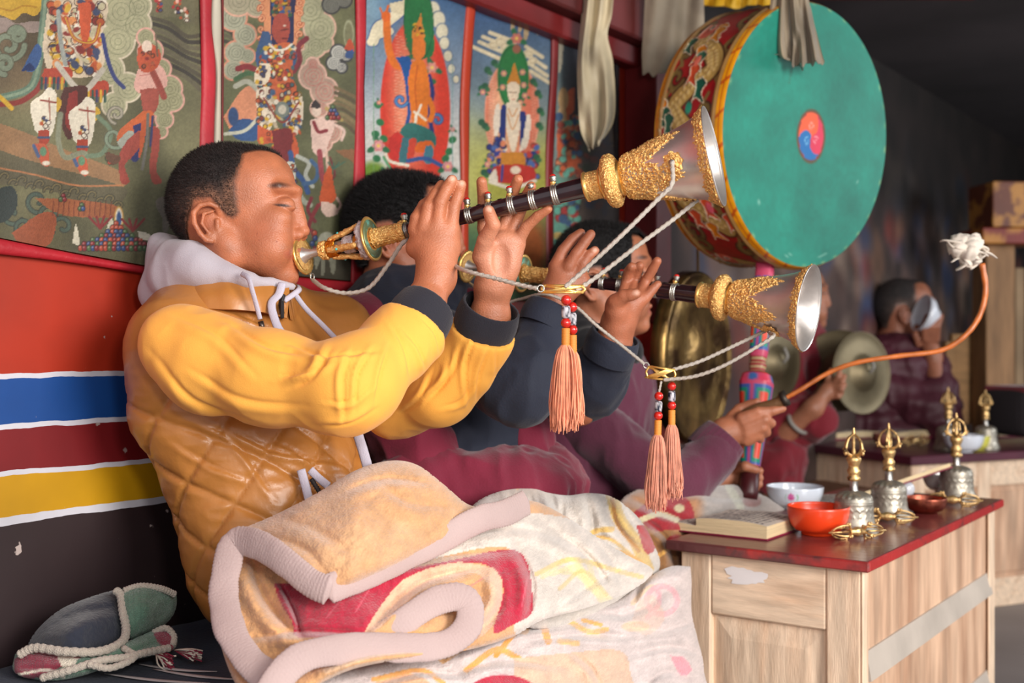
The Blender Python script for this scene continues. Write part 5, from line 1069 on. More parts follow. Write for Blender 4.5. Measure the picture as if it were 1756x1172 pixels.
# ---------------------------------------------------------------- books
PAGE = mat('printed_page', (222, 208, 190), .7, attr=True); PEDGE = mat('page_edges', (226, 202, 160), .8, bump=.5, bs=40, stretch=(1, 1, 30)); COVER = mat('maroon_cover', (132, 28, 60), .5)
def page_block(parent, O, ex, ey, w, l, z0, z1, bulge, lean=0.0, seed=0, nlines=12):
    """block of pages: curved printed top sheet + edges; O near corner; ex across (from spine), ey along spine"""
    nu, nv = 90, 60; u = np.linspace(0, 1, nu); v = np.linspace(0, 1, nv); U, Vv = np.meshgrid(u, v, indexing='ij')
    z = z1+bulge*np.sin(U*np.pi*.9)*(1-U*.3)-.004*U**6*1+.0012*fbm(np.stack([U.ravel()*3, Vv.ravel()*3, U.ravel()*0+seed], 1), 1, 2).reshape(U.shape)
    top = np.array([*O[:2], 0])+U.reshape(-1, 1)*w*ex+Vv.reshape(-1, 1)*l*ey+Z3*z.reshape(-1, 1)
    p = Paint(U.ravel()*100, Vv.ravel()*140, (216, 204, 192)); q = np.random.default_rng(seed)
    for k in range(nlines):
        xx = 10+k*(80/(nlines-1)); m = (np.abs(p.x-xx) < 2.0) & (p.y > 8) & (p.y < 132); g = .5+.5*np.sign(vnoise(np.stack([p.y, p.x*0+k, p.x*0], 1), .9, seed)+.25)
        p.put(m*g*.8, (84, 76, 82))
    mob('printed_sheet', top, [grid_faces(nu, nv)], PAGE, parent, True, p.c)
    T = top.reshape(nu, nv, 3); 
    for nm, row in (('near_edge', T[:, 0]), ('far_edge', T[::-1, -1]), ('outer_edge', T[-1]), ('spine_edge', T[0][::-1])):
        bot = row.copy(); bot[:, 2] = z0; nn_ = len(row); mob('page_edge', np.vstack([row, bot]), [np.array([[i, nn_+i, nn_+i+1, i+1] for i in range(nn_-1)])], PEDGE, parent, False)
def open_book(label, spine0, spine1, wl, wr, zl, zr, lb=.004, rb=.003, seed=1):
    t = thing('open_book', label, 'book', 'open prayer books on the nearest table'); s0 = np.array([*spine0, 0.]); s1 = np.array([*spine1, 0.]); ey = unit(s1-s0); L = np.linalg.norm(s1-s0); er = np.cross(ey, Z3)
    for s, w, z in ((-1, wl, zl), (1, wr, zr)):
        e = er*s; c = s0+e*(w/2)+ey*L/2+Z3*(TZ+.0018); mob('cover', *box_vf(c, np.array([e, ey, Z3 if s > 0 else Z3]), (w/2+.003, L/2+.003, .0015), .0006), COVER, t, False)
        page_block(t, s0[:2], e, ey, w, L, TZ+.0033, TZ+.0035+z, lb if s < 0 else rb, seed=seed+s)
    return t
s0 = onT(1198, 917); s1 = s0+D3*.135; 
open_book('open prayer book with thick page blocks at the front corner of the near table', s0[:2]+np.array([-.003, .012]), (s0+D3*.15)[:2]+np.array([-.003, .012]), .094, .148, .012, .026)
bk = onT(1425, 862)
ob2 = thing('open_book', 'second open book with one maroon cover raised, behind the bells', 'book', 'open prayer books on the nearest table')
o2 = onT(1428, 876)[:2]; er = np.cross(D3, Z3)
mob('cover', *box_vf(np.array([*o2, 0])-er*.035+D3*.08+Z3*(TZ+.0016), np.array([er, D3, Z3]), (.062, .083, .0014), .0005), COVER, ob2, False)
page_block(ob2, o2+er[:2]*.022+np.array([0, 0]), -er, D3, .115, .16, TZ+.003, TZ+.014, .003, seed=5)
# raised leaf: a thin block of pages leaning up towards the far right
h0 = onT(1478, 872); pA, pB = P(1447, 860, h0[1]+.02), P(1606, 806, h0[1]+.12)
axx = unit(pB-pA); ayy = unit(np.cross(axx, [0, -.5, -.3])); 
cc_ = (pA+pB)/2+D3*.03; wdt = np.linalg.norm(pB-pA)/2
azz = unit(np.cross(axx, D3)); ayy = np.cross(azz, axx)
mob('raised_cover', *box_vf(cc_-azz*.006, np.array([axx, ayy, azz]), (wdt, .045, .0016), .0005), COVER, ob2, False); mob('raised_pages', *box_vf(cc_, np.array([axx, ayy, azz]), (wdt*.98, .044, .0045), .0005), PEDGE, ob2, False)
# ================================================================ PEOPLE
SKIN = mat('skin', (196, 128, 92), .42, attr=True, var=.08, vs=32, bump=.28, bs=420, sss=.10, spec=.5)
HAIRM = mat('black_cropped_hair', (26, 20, 20), .75, attr=True, bump=.7, bs=420, var=.2, vs=60)
def skin_obj(V, Q, parent, base, spots=None, name='body'):
    n = vnormals(V, Q); c = np.tile(np.asarray(base, float), (len(V), 1))
    c *= (1+.04*fbm(V, 40, 3, 3))[:, None]
    if spots is not None: c = spots(V, c)
    return mob(name, V, [Q], SKIN, parent, True, c)
def fuzz(name, V, f, parent, count, ln, col, seed, lean, w=.0005):
    """short hairs, one blade each, on the faces of a hair cap"""
    q = np.random.default_rng(seed); f = f[q.integers(0, len(f), count)]; a = q.dirichlet((1, 1, 1, 1), count)
    b = (V[f]*a[:, :, None]).sum(1); e1 = V[f[:, 2]]-V[f[:, 0]]; e2 = V[f[:, 3]]-V[f[:, 1]]; n = np.cross(e1, e2); n /= np.linalg.norm(n, axis=1)[:, None]+1e-12
    d = n*.8+np.asarray(lean)*.6+q.normal(0, .25, (count, 3)); d /= np.linalg.norm(d, axis=1)[:, None]; s = np.cross(d, q.normal(0, 1, (count, 3))); s /= np.linalg.norm(s, axis=1)[:, None]
    L = ln*q.uniform(.6, 1.2, count)[:, None]; VV = np.stack([b-s*w-n*.001, b+s*w-n*.001, b+d*L], 1).reshape(-1, 3)
    return tag(mob(name, VV, [np.arange(count*3).reshape(-1, 3)], HAIRM, parent, False, np.tile(np.asarray(col, float), (count*3, 1))), kind='stuff')

class Head:
    """head modelled in pixel-sized units; image profile coordinates (px,py) and lateral s (towards the camera) -> world"""
    def __init__(s, cx, cy, Y, k, yaw, ref=(400, 375), turn=.292):
        s.O = P(cx, cy, Y); s.k = k; a = math.radians(yaw); s.f = np.array([math.cos(a), math.sin(a), 0]); s.r = np.array([math.sin(a), -math.cos(a), 0]); s.ref = ref; s.turn = turn
        s.R = np.array([s.f, s.r, Z3])
    def L(s, px, py, lat=0): return np.array([(px-s.ref[0]+lat*s.turn)/math.sqrt(1-s.turn**2), lat, s.ref[1]-py-.12*lat])
    def w(s, loc): return s.O+(np.asarray(loc, float)*s.k)@s.R
    def hp(s, px, py, lat=0):
        l = s.L(px, py, abs(lat)); l[1] = lat
        return s.w(l)
    def loc(s, V): return ((V-s.O)@s.R.T)/s.k
    def e(s, px, py, lat, r, k=8, sub=False, rot=0):
        R = s.R
        if rot:
            a = math.radians(rot); R = np.array([s.f*math.cos(a)+Z3*math.sin(a), s.r, -s.f*math.sin(a)+Z3*math.cos(a)])
        return ell(s.hp(px, py, lat), np.array(r)*s.k, R, k*s.k, sub)
    def c(s, a, b, ra, rb, k=8, sub=False): return cone(s.hp(*a), s.hp(*b), ra*s.k, rb*s.k, k*s.k, sub)
def head_prims(H, puff=1.0, ears=True):
    p = [H.e(390, 337, 0, (96, 75, 88), 1), H.e(447, 320, 0, (57, 61, 63), 24), H.e(352, 360, 0, (54, 62, 60), 20), H.e(442, 392, 0, (56, 56, 78), 25)]
    p += [H.c((385, 415, 0), (366, 540, 0), 56, 62, 20), H.e(476, 388, 0, (33, 40, 44), 16)]
    for s in (1, -1):
        p += [H.e(468, 374, 38*s, (28, 20, 20), 16), H.c((392, 418, 50*s), (478, 470, 12*s), 18, 18, 22), H.c((372, 395, 56*s), (398, 440, 50*s), 14, 14, 20),
              H.e(460, 424, 36*s, (38*puff, 31*puff, 38*puff), 24), H.c((503, 327, 8*s), (474, 322, 45*s), 8.5, 9, 11)]
    p += [H.e(489, 475, 0, (20, 22, 17), 12), H.e(496, 446, 0, (14, 26, 22), 10)]
    for s in (1, -1):
        p += [H.e(500, 349, 30*s, (12, 15, 9), 9, True), H.e(484, 351, 29*s, (18, 18, 12.5), 5), H.e(485.5, 357, 29*s, (18.2, 16, 8), 2.0), H.c((474, 369, 31*s), (496, 379, 17*s), 3, 2, 8)]
    # nose
    p += [H.c((504, 340, 0), (512, 382, 0), 8, 11.5, 11), H.e(516.5, 397, 0, (11, 12, 10.5), 6), H.c((517, 396, 0), (505, 412, 0), 6, 6, 6)]
    for s in (1, -1): p += [H.e(505, 403, 13*s, (12.5, 8.5, 9.5), 5), H.e(511, 411.5, 8.5*s, (5.4, 3.6, 3.4), 1.8, True), H.c((492, 388, 20*s), (484, 412, 28*s), 1, 1.5, 5, True)]
    p += [H.e(508, 431, 0, (7, 15, 6), 5), H.e(506, 448, 0, (7, 14, 6), 5), H.e(509, 439.5, 0, (7, 17, 1.6), 2, True)]
    if ears:
        for s in (1, -1):
            E = lambda x, y, l=0: (x, y, (74+l)*s)
            outer = [(377, 366, -8), (374, 354, 1), (362, 349, 6), (347, 352, 9), (337, 364, 11), (338, 381, 10), (347, 398, 7), (357, 409, 3), (366, 411, 0)]
            p += [H.e(358, 380, 64*s, (19, 8, 27), 4, rot=14)]
            for a, b in zip(outer[:-1], outer[1:]): p.append(H.c(E(*a), E(*b), 4.4, 4.4, 2.2))
            p += [H.e(363, 404, 72*s, (9, 5, 9), 4)]
            for a, b in zip([(367, 362, 1), (353, 366, 5), (350, 382, 6)], [(353, 366, 5), (350, 382, 6), (360, 396, 2)]): p.append(H.c(E(*a), E(*b), 2.8, 2.8, 2.6))
            p += [H.e(363, 383, 81*s, (7.5, 8, 10), 2.5, True, rot=14), H.c(E(375, 378, -4), E(375, 390, -4), 4.5, 4, 3)]
    return p
def hair_sd(H, V, fringe, seed=3):
    l = H.loc(V); X, S, Zz = l[:, 0], np.abs(l[:, 1]), l[:, 2]
    xf = np.interp(Zz, [-70, -6, 4, 18, 52, 84, 104, 140], [-20, 20, 27, 25, 23, 30, 30, 60])+np.clip((46-S)/46, 0, 1)*58*sstep(60, 100, Zz)+fringe
    zb = np.interp(X, [-110, -66, -62, -44, -16, -2, 8, 20, 32], [-66, -60, -20, 26, 30, 16, 0, -4, 6])
    return np.where(np.linalg.norm(l, axis=1) < 160, np.minimum(xf-X, Zz-zb), -99)
def head_tint(H, brow=(66, 42, 34), fringe=0, hairc=(84, 56, 44)):
    def fn(V, c):
        l = H.loc(V); X, S, Zz = l[:, 0], np.abs(l[:, 1]), l[:, 2]; near = np.linalg.norm(l, axis=1) < 150
        def m(px, py, lat, rx, ry, rot=0, soft=.5, latmin=0):
            q = H.L(px, py, lat); a = math.radians(rot); dx = X-q[0]; dz = Zz-q[2]; u = (dx*math.cos(a)+dz*math.sin(a))/rx; v = (-dx*math.sin(a)+dz*math.cos(a))/ry
            return np.clip((1-np.sqrt(u*u+v*v))/soft, 0, 1)*near*(S >= latmin)
        def put(mm, col): nonlocal c; c = c+(np.asarray(col, float)-c)*mm[:, None]
        hair = np.abs(vnoise(V, 900, 4))*.5+.5
        put(sstep(-9, 5, hair_sd(H, V, fringe)+3*vnoise(V, 600, 3))*.9, hairc)
        put(m(480, 322, 28, 20, 6.5, 6, .7, 6)*(.55+.45*hair), brow)                   # eyebrow
        put(m(485, 355, 29, 17, 3.2, -5, .6, 8)*.9, (46, 26, 22))                 # closed lashes
        put(m(487, 342, 29, 15, 1.6, 6, .8, 10)*.4, (130, 76, 54))                   # lid crease
        put(m(508, 440, 8, 16, 12, 0, .6)*.55, (168, 84, 72))                        # lips
        put(m(460, 400, 40, 40, 34, 0, 1.6)*.22, (214, 110, 88))                     # flushed cheek
        put(m(488, 472, 8, 22, 14, 0, 1.2)*.3*hair, (120, 84, 66))                   # stubble
        put(m(500, 428, 8, 14, 8, 0, 1.2)*.3*hair, (120, 84, 66))
        put(m(362, 384, 72, 12, 18, 14, 1)*.25, (170, 84, 66))
        for x, y in ((443, 401), (447, 412), (434, 343), (420, 438), (441, 435), (460, 330), (474, 414)): put(m(x, y, 50, 1.6, 1.6, 0, .6, 20)*.6, (120, 56, 44))
        return c
    return fn
def hair_cap(H, parent, seed, dark=(22, 16, 16), side=(124, 86, 66), thick=3.2, fringe=0, count=14000, res=.0028, fade=1.0, ln=.0055):
    pr = [H.e(390, 337, 0, (96+thick, 75+thick*.6, 88+thick), 1), H.e(448, 322, 0, (54+thick, 62+thick*.5, 62+thick*.9), 25), H.e(352, 360, 0, (54+thick, 62+thick*.5, 60+thick), 20), H.c((385, 415, 0), (374, 455, 0), 56+thick*.4, 57, 20)]
    V, Q = sdf_mesh(pr, res); l = H.loc(V); X, S, Zz = l[:, 0], np.abs(l[:, 1]), l[:, 2]
    nz_ = vnoise(V, 120, seed)*1.6
    sd = hair_sd(H, V, fringe)+nz_; keep = sd > 0; f = Q[keep[Q].all(1)]
    t = np.clip(1-sd/(24), 0, 1)*np.clip((90-Zz)/40, .25, 1)*fade; sidefade = np.clip((62-Zz)/50, 0, 1)*.85*fade*np.clip((X+95)/50, 0, 1)
    w = np.clip(t*.9+sidefade, 0, 1)[:, None]; c = np.asarray(dark, float)*(1-w)+np.asarray(side, float)*w
    V2, fs, (c2,) = compact(V, [f], (c,)); o = mob('hair', V2, fs, HAIRM, parent, True, c2*(1+.25*vnoise(V2, 300, 2))[:, None])
    fuzz('hair_strands', V2, fs[0], o, count, ln, np.asarray(dark)*1.2, seed, H.f*-.4+Z3*.1)
    return o

def fingers(lst, k=.002):
    out = []
    for pts, rs in lst: out += [cone(pts[i], pts[i+1], rs[i]*.93, rs[i+1]*.93, k if i else k*2.4) for i in range(len(pts)-1)]
    return out
def cuff_vf(a, b, r0, r1, n=56, th=.004, folds=.0015, seed=0, mid=None):
    """open ribbed cuff from a to b, hollow"""
    a = np.asarray(a, float); b = np.asarray(b, float); ax = frame_z(b-a); L = np.linalg.norm(b-a)
    k = np.linspace(0, 1, 16); out = [(r0+(r1-r0)*t+.003*math.sin(t*3.1), t*L) for t in k]; inn = [(r-th, z) for r, z in out][::-1]
    return lathe_vf(out+[(r1-th*.3, L+.0018), (r1-th*.8, L+.0012)]+inn, n, a, ax, fn=lambda A, r, z: r*(1+.03*np.cos(2*A+seed)+.02*np.cos(3*A+1))+.0005*np.cos(A*26))
def cloth(name, prims, res, m, parent, folds=0, seed=1, extra=None, smooth=2, disp=None, cut=None):
    ex = (lambda p, S: np.maximum(S, (p-cut[0])@cut[1])) if cut is not None else None
    V, Q = sdf_mesh(prims, res, ex); V = relax(V, Q, smooth); n = vnormals(V, Q)
    d = np.zeros(len(V))
    if folds: w = V*np.array([1, 1, .55])+.012*np.stack([vnoise(V, 14, seed), vnoise(V, 14, seed+1), vnoise(V, 14, seed+2)], 1); d += folds*((1-np.abs(vnoise(w, 15, seed+4))*2.2)+.5*(1-np.abs(vnoise(w, 34, seed+6))*2.2))
    if disp is not None: d += disp(V, n)
    V = V+n*d[:, None]
    if extra: return extra(V, Q)
    return mob(name, V, [Q], m, parent)
def foldlines(V, lines, n, Y0):
    """cloth folds: ridge beside a crease, along lines given on the front of the garment (px,py) at its own depth; lines: (pts, amp_m, width_px)"""
    px = CX+V[:, 0]/V[:, 1]*F; py = CY-(V[:, 2]-CAMZ)/V[:, 1]*F; d = np.zeros(len(V)); face = sstep(.0, .35, -n[:, 1])
    for ln_, a, w in lines:
        p = spline(ln_, 18); best = np.full(len(V), 1e9); sg = np.zeros(len(V)); tt = np.zeros(len(V))
        for k in range(len(p)-1):
            ab = p[k+1]-p[k]; t = np.clip(((px-p[k, 0])*ab[0]+(py-p[k, 1])*ab[1])/(ab@ab+1e-12), 0, 1)
            ex = px-p[k, 0]-t*ab[0]; ey = py-p[k, 1]-t*ab[1]; q = ex*ex+ey*ey; m = q < best
            best[m] = q[m]; sg[m] = (ab[0]*ey-ab[1]*ex)[m]/math.sqrt(ab@ab); tt[m] = (k+t[m])/(len(p)-1)
        u = sg/w; env = np.sin(np.clip(tt, .04, .96)*np.pi)**.6
        far = np.exp(-np.maximum(best-(u*w)**2, 0)/(w*w))
        d += 1.25*a*env*far*face*(np.exp(-((u-.5)/.6)**2)-.95*np.exp(-((u+.3)/.3)**2))
    return d

# ---------------------------------------------------------------- first musician
YEL = mat('yellow_fleece', (248, 176, 72), 0.85, sheen=.12, bump=.15, bs=600, var=.05, vs=5)
VEST = mat('tan_quilted_leatherette', (180, 118, 56), .38, bump=.22, bs=70, var=.07, vs=7, coat=.08)
GREY = mat('grey_jersey', (182, 174, 182), .95, sheen=.3, bump=.3, bs=700, var=.04)
BLK = mat('charcoal_rib_knit', (34, 32, 42), .9, sheen=.12, bump=.3, bs=500)
PIPE = mat('lilac_grey_tape', (188, 182, 196), .8, bump=.3, bs=600)
ZIPM = mat('dark_zip', (50, 46, 46), .4, .6)
man1 = thing('person', 'man with cropped hair in a tan quilted vest and yellow sleeves blowing the upper shawm', 'person', None)
H1 = Head(400, 375, 1.82, .00091, -4)
Rw, Rf = P(747, 478, 1.695), P(725, 528, 1.675)
Re, Rs = P(600, 672, 1.565), P(300, 600, 1.69)
Lw, Lf = P(846, 492, 1.745), P(840, 545, 1.755)
Le, Ls = P(760, 684, 1.80), P(590, 575, 1.97)
def hand1():
    p = []
    # right hand, back towards the camera
    p += [cone(Re, Rf, .036, .029, .02), cone(Rf, Rw, .0275, .0245, .02)]
    yb = 1.700
    p += [cone(Rw, P(720, 402, yb+.004), .0225, .0130, .014), cone(Rw, P(740, 394, yb), .0225, .0150, .014), cone(Rw, P(758, 392, yb), .0230, .0150, .014), cone(P(752, 470, 1.70), P(774, 396, yb+.004), .0230, .0135, .014)]
    p += [cone(P(714, 425, 1.712), P(770, 425, 1.708), .016, .016, .012)]
    p += fingers([([P(712, 394, 1.704), P(714, 374, 1.702), P(727, 352, 1.714), P(742, 340, 1.728)], [.0118, .0098, .0092, .0085]),
                  ([P(727, 390, 1.697), P(735, 355, 1.696), P(747, 333, 1.705), P(757, 318, 1.715)], [.0118, .0103, .0095, .0085]),
                  ([P(750, 386, 1.695), P(755, 348, 1.691), P(766, 324, 1.697), P(775, 309, 1.702)], [.0122, .0106, .0098, .0086]),
                  ([P(773, 394, 1.699), P(778, 356, 1.700), P(786, 334, 1.703), P(791, 317, 1.708)], [.0118, .0101, .0092, .0083]),
                  ([P(728, 448, 1.72), P(738, 412, 1.745), P(752, 388, 1.750), P(766, 376, 1.748)], [.015, .0125, .0110, .0095])], .0018)
    # left hand, palm towards the camera
    p += [cone(Le, Lf, .034, .0275, .02), cone(Lf, Lw, .0265, .0235, .02)]
    yl = 1.730
    p += [cone(Lw, P(838, 432, yl), .0225, .0150, .016), cone(Lw, P(858, 414, yl-.002), .0225, .0140, .014), cone(Lw, P(874, 412, yl-.002), .0225, .0130, .014), cone(P(857, 480, 1.742), P(887, 420, yl), .020, .0125, .014)]
    p += [ell(P(838, 445, 1.722), (.018, .015, .027), None, .012), ell(P(876, 450, 1.728), (.013, .012, .026), None, .012), ell(P(858, 446, 1.712), (.011, .006, .020), None, .008, True)]
    p += fingers([([P(836, 420, 1.738), P(829, 392, 1.745), P(829, 345, 1.742), P(826, 312, 1.728)], [.0118, .0100, .0094, .0086]),
                  ([P(858, 408, 1.735), P(867, 380, 1.738), P(879, 334, 1.730), P(888, 308, 1.712)], [.0115, .0100, .0094, .0086]),
                  ([P(873, 408, 1.733), P(886, 378, 1.735), P(903, 336, 1.722), P(911, 320, 1.708)], [.0112, .0096, .0090, .0082]),
                  ([P(887, 416, 1.728), P(902, 390, 1.718), P(922, 371, 1.708), P(940, 359, 1.700)], [.0108, .0090, .0082, .0068]),
                  ([P(826, 440, 1.725), P(832, 412, 1.705), P(846, 386, 1.688), P(838, 362, 1.680)], [.0155, .0128, .0112, .0092])], .0018)
    return p
body1 = head_prims(H1)+hand1()+[cone(Rs, Re, .04, .038, .03), cone(P(575, 600, 1.985), Le, .036, .036, .03), cone(P(385, 500, 1.88), P(500, 900, 1.86), .08, .09, .04), cone(Rs, P(560, 600, 1.985), .035, .035, .03)]
V, Q = sdf_mesh(body1, .00185); V = relax(V, Q, 1, .4)
def nails(V, c, tips):
    for t, d, r in tips:
        m = np.clip(1.3-np.linalg.norm((V-t), axis=1)/r, 0, 1); c = c+(np.array([238, 196, 176.])-c)*(m*.75)[:, None]
    return c
tint1 = head_tint(H1)
def sp1(V, c):
    c = tint1(V, c)
    # lighter palm and finger pads of the left hand
    pm = np.exp(-((np.linalg.norm(V-P(852, 440, 1.70), axis=1)/.055)**2))*.5; c = c+(np.array([236, 178, 156.])-c)*pm[:, None]
    c = nails(V, c, [(P(775, 305, 1.694), 0, .0065), (P(791, 313, 1.700), 0, .0065), (P(838, 356, 1.671), 0, .0065)])
    for a, b in (((829, 452), (852, 412)), ((842, 400), (868, 432)), ((845, 480), (848, 420)), ((862, 478), (852, 425))):
        A, B = P(*a, 1.712), P(*b, 1.712); ab = B-A; t = np.clip(((V-A)@ab)/(ab@ab), 0, 1); d = np.linalg.norm(V-A-t[:, None]*ab, axis=1); c = c+(np.array([170, 96, 76.])-c)*(np.clip(1-np.abs(d-.012)/.0022, 0, 1)*0)[:, None]
    return c
skin_obj(V, Q, man1, (184, 112, 78), sp1)
hair_cap(H1, man1, 3, dark=(32, 23, 21))
# --- torso in the vest
ax_t = unit(P(385, 500, 1.86)-P(505, 960, 1.80)); lat = unit(D3-ax_t*np.dot(D3, ax_t)); dep = np.cross(ax_t, lat); dep = dep if np.dot(dep, N3) > 0 else -dep
RT = np.array([lat, dep, ax_t])
vp = [ell(P(400, 610, 1.86), (.178, .125, .145), RT, .03), ell(P(430, 720, 1.85), (.176, .130, .17), RT, .05), ell(P(478, 860, 1.84), (.168, .135, .16), RT, .05), ell(P(500, 960, 1.83), (.165, .135, .13), RT, .05),
      cone(P(300, 592, 1.74), P(345, 560, 1.80), .060, .058, .03), cone(P(300, 592, 1.74), P(308, 700, 1.76), .060, .066, .04), cone(P(572, 572, 1.955), P(480, 550, 1.90), .060, .058, .03), cone(P(572, 572, 1.955), P(590, 640, 1.92), .060, .06, .03)]
lt = P(430, 700, 1.85)
vfl = [([(390, 740), (480, 780), (600, 800)], .0035, 9), ([(330, 720), (400, 760), (470, 860)], .003, 9), ([(560, 700), (590, 740), (620, 790)], .0035, 8), ([(470, 760), (520, 790), (590, 850)], .003, 8), ([(400, 560), (470, 590), (540, 640)], .004, 10), ([(380, 530), (450, 560), (500, 600)], .003, 8), ([(300, 760), (360, 800), (440, 830)], .0025, 9)]
def quilt(V, n):
    q = V-lt; a = q@ax_t; x = q@lat; y = q@dep; th = np.arctan2(x, y)*.155
    w = .006*vnoise(V, 9, 4); u = (a+w)/.098+th/.118; v = (a+w)/.098-th/.118
    du = np.abs(u-np.round(u)); dv = np.abs(v-np.round(v)); g = np.exp(-(du/.055)**2)+np.exp(-(dv/.055)**2); puffy = (np.minimum(du, dv)*2)**.7
    low = sstep(.07, -.0, a-.02); 
    wr = (1-np.abs(vnoise(V*np.array([1, 1, 2.2]), 26, 8))*2.4)*.0010
    return (-.0040*np.clip(g, 0, 1)+.0045*puffy)*low+wr*(.5+.6*low)+foldlines(V, vfl, n, 1.7)
cloth('quilted_vest', vp, .0042, VEST, man1, 0, disp=quilt, smooth=2)
# vest collar band, front edge tapes and zip
def ring_path(pts): return spline(pts, 60)
nk = [P(345, 498, 1.74), P(420, 500, 1.765), P(478, 504, 1.80), P(512, 512, 1.86)]
def band(name, lo, hi, m, parent, th=.004, n=60, puff=.004):
    A = spline(lo, n); B = spline(hi, n); rows = []
    cen = (A+B).mean(0)
    for w in np.linspace(0, 1, 10):
        q = A*(1-w)+B*w; nrm = q-cen-ax_t*((q-cen)@ax_t)[:, None]; nrm /= np.linalg.norm(nrm, axis=1)[:, None]; rows.append(q+nrm*(puff*math.sin(w*math.pi)+.0012*np.sin(np.arange(n)*.9+w*4))[:, None])
    inn = []
    for w in np.linspace(1, 0, 6):
        q = A*(1-w)+B*w; nrm = q-cen-ax_t*((q-cen)@ax_t)[:, None]; nrm /= np.linalg.norm(nrm, axis=1)[:, None]; inn.append(q-nrm*th)
    R_ = rows+inn+[rows[0]]; return mob(name, np.array(R_).reshape(-1, 3), [grid_faces(len(R_), n, True)], m, parent)
lo = [P(330, 560, 2.0), P(285, 545, 1.95), P(262, 532, 1.86), P(300, 528, 1.755), P(370, 530, 1.72), P(440, 534, 1.735), P(492, 546, 1.775)]
hi = [P(345, 505, 1.97), P(308, 498, 1.93), P(292, 486, 1.86), P(330, 478, 1.775), P(390, 480, 1.745), P(450, 484, 1.76), P(497, 488, 1.795)]
band('vest_collar', lo, hi, VEST, man1, .006, puff=.006)
lo2 = [P(492, 546, 1.775), P(505, 548, 1.79)]
flapL = [P(498, 548, 1.80), P(512, 556, 1.83), P(530, 556, 1.90), P(545, 550, 1.98)]; flapH = [P(494, 500, 1.80), P(503, 496, 1.82), P(512, 492, 1.85), P(505, 490, 1.93)]
band('vest_collar', flapL, flapH, VEST, man1, .005, puff=.004)
def tape(name, pts, w, m, parent, th=.0016, up=(0, -1, .2)):
    return mob(name, *tube_vf(spline(pts, 50), w/2, 10, flat=(1, th/w*2.2) if False else (.28, 1), up=up), m, parent)
mob('front_tape', *tube_vf(spline([P(484, 486, 1.765), P(478, 505, 1.755), P(466, 520, 1.745), P(470, 545, 1.735), P(484, 572, 1.72), P(518, 592, 1.70), P(556, 612, 1.69), P(590, 650, 1.68)], 60), .0052, 10, flat=(1.2, .5), up=(0, -1, 0)), PIPE, man1)
mob('front_tape', *tube_vf(spline([P(612, 718, 1.715), P(614, 745, 1.712), P(622, 772, 1.70), P(630, 800, 1.69)], 30), .0062, 10, flat=(1.2, .45), up=(0, -1, 0)), PIPE, man1)
mob('front_tape', *tube_vf(spline([P(487, 516, 1.772), P(502, 506, 1.785), P(513, 497, 1.80), P(512, 492, 1.83)], 20), .0045, 8, flat=(1, .6), up=(0, -1, 0)), PIPE, man1)
mob('zip', *tube_vf(spline([P(486, 506, 1.768), P(482, 522, 1.762), P(484, 538, 1.757)], 20), .0036, 8), ZIPM, man1)
mob('zip_puller', *box_vf(P(484, 532, 1.750), np.eye(3), (.0028, .0015, .013), .001), ZIPM, man1, False)
for a, b in (([P(516, 806, 1.700), P(524, 835, 1.695), P(530, 858, 1.69)], .0055), ([P(532, 806, 1.700), P(546, 820, 1.697), P(563, 834, 1.69)], .0050)):
    mob('pocket_tape', *tube_vf(spline(a, 20), b, 10, flat=(1.2, .45), up=(0, -1, 0)), PIPE, man1)
mob('pocket_zip', *tube_vf(spline([P(534, 822, 1.698), P(544, 838, 1.694), P(552, 850, 1.69)], 16), .0036+.0008*np.sin(np.arange(16)*3), 8), ZIPM, man1)
# --- hood of the grey sweatshirt and its drawcords
hp_ = [cone(P(290, 440, 1.86), P(283, 500, 1.86), .030, .040, .02), cone(P(288, 428, 1.83), P(330, 442, 1.775), .016, .026, .02), cone(P(300, 470, 1.81), P(350, 468, 1.765), .040, .027, .025),
       cone(P(350, 462, 1.765), P(424, 480, 1.745), .024, .012, .015), cone(P(290, 440, 1.87), P(360, 470, 1.96), .028, .030, .02), cone(P(424, 482, 1.745), P(500, 492, 1.80), .009, .007, .01), cone(P(272, 415, 1.85), P(285, 440, 1.85), .011, .02, .02)]
cloth('grey_hood', hp_, .0032, GREY, man1, .0022, 5, smooth=3)
for nm, pts, tip in (('drawcord', [P(415, 470, 1.725), P(426, 478, 1.712), P(433, 500, 1.708), P(440, 525, 1.712), P(446, 548, 1.712)], P(448, 556, 1.712)), ('drawcord', [P(506, 505, 1.79), P(525, 530, 1.78), P(555, 560, 1.76), P(588, 594, 1.735)], P(590, 596, 1.735))):
    c_ = mob(nm, *tube_vf(spline(pts, 40), .0040, 10, flat=(1, .6), up=(0, -1, 0)), PIPE, man1); d_ = unit(tip-np.array(pts[-2])); mob('cord_tip', *tube_vf([tip-d_*.004, tip+d_*.009], .0042, 12), mat('metal_tip', (90, 80, 74), .35, .9), c_)
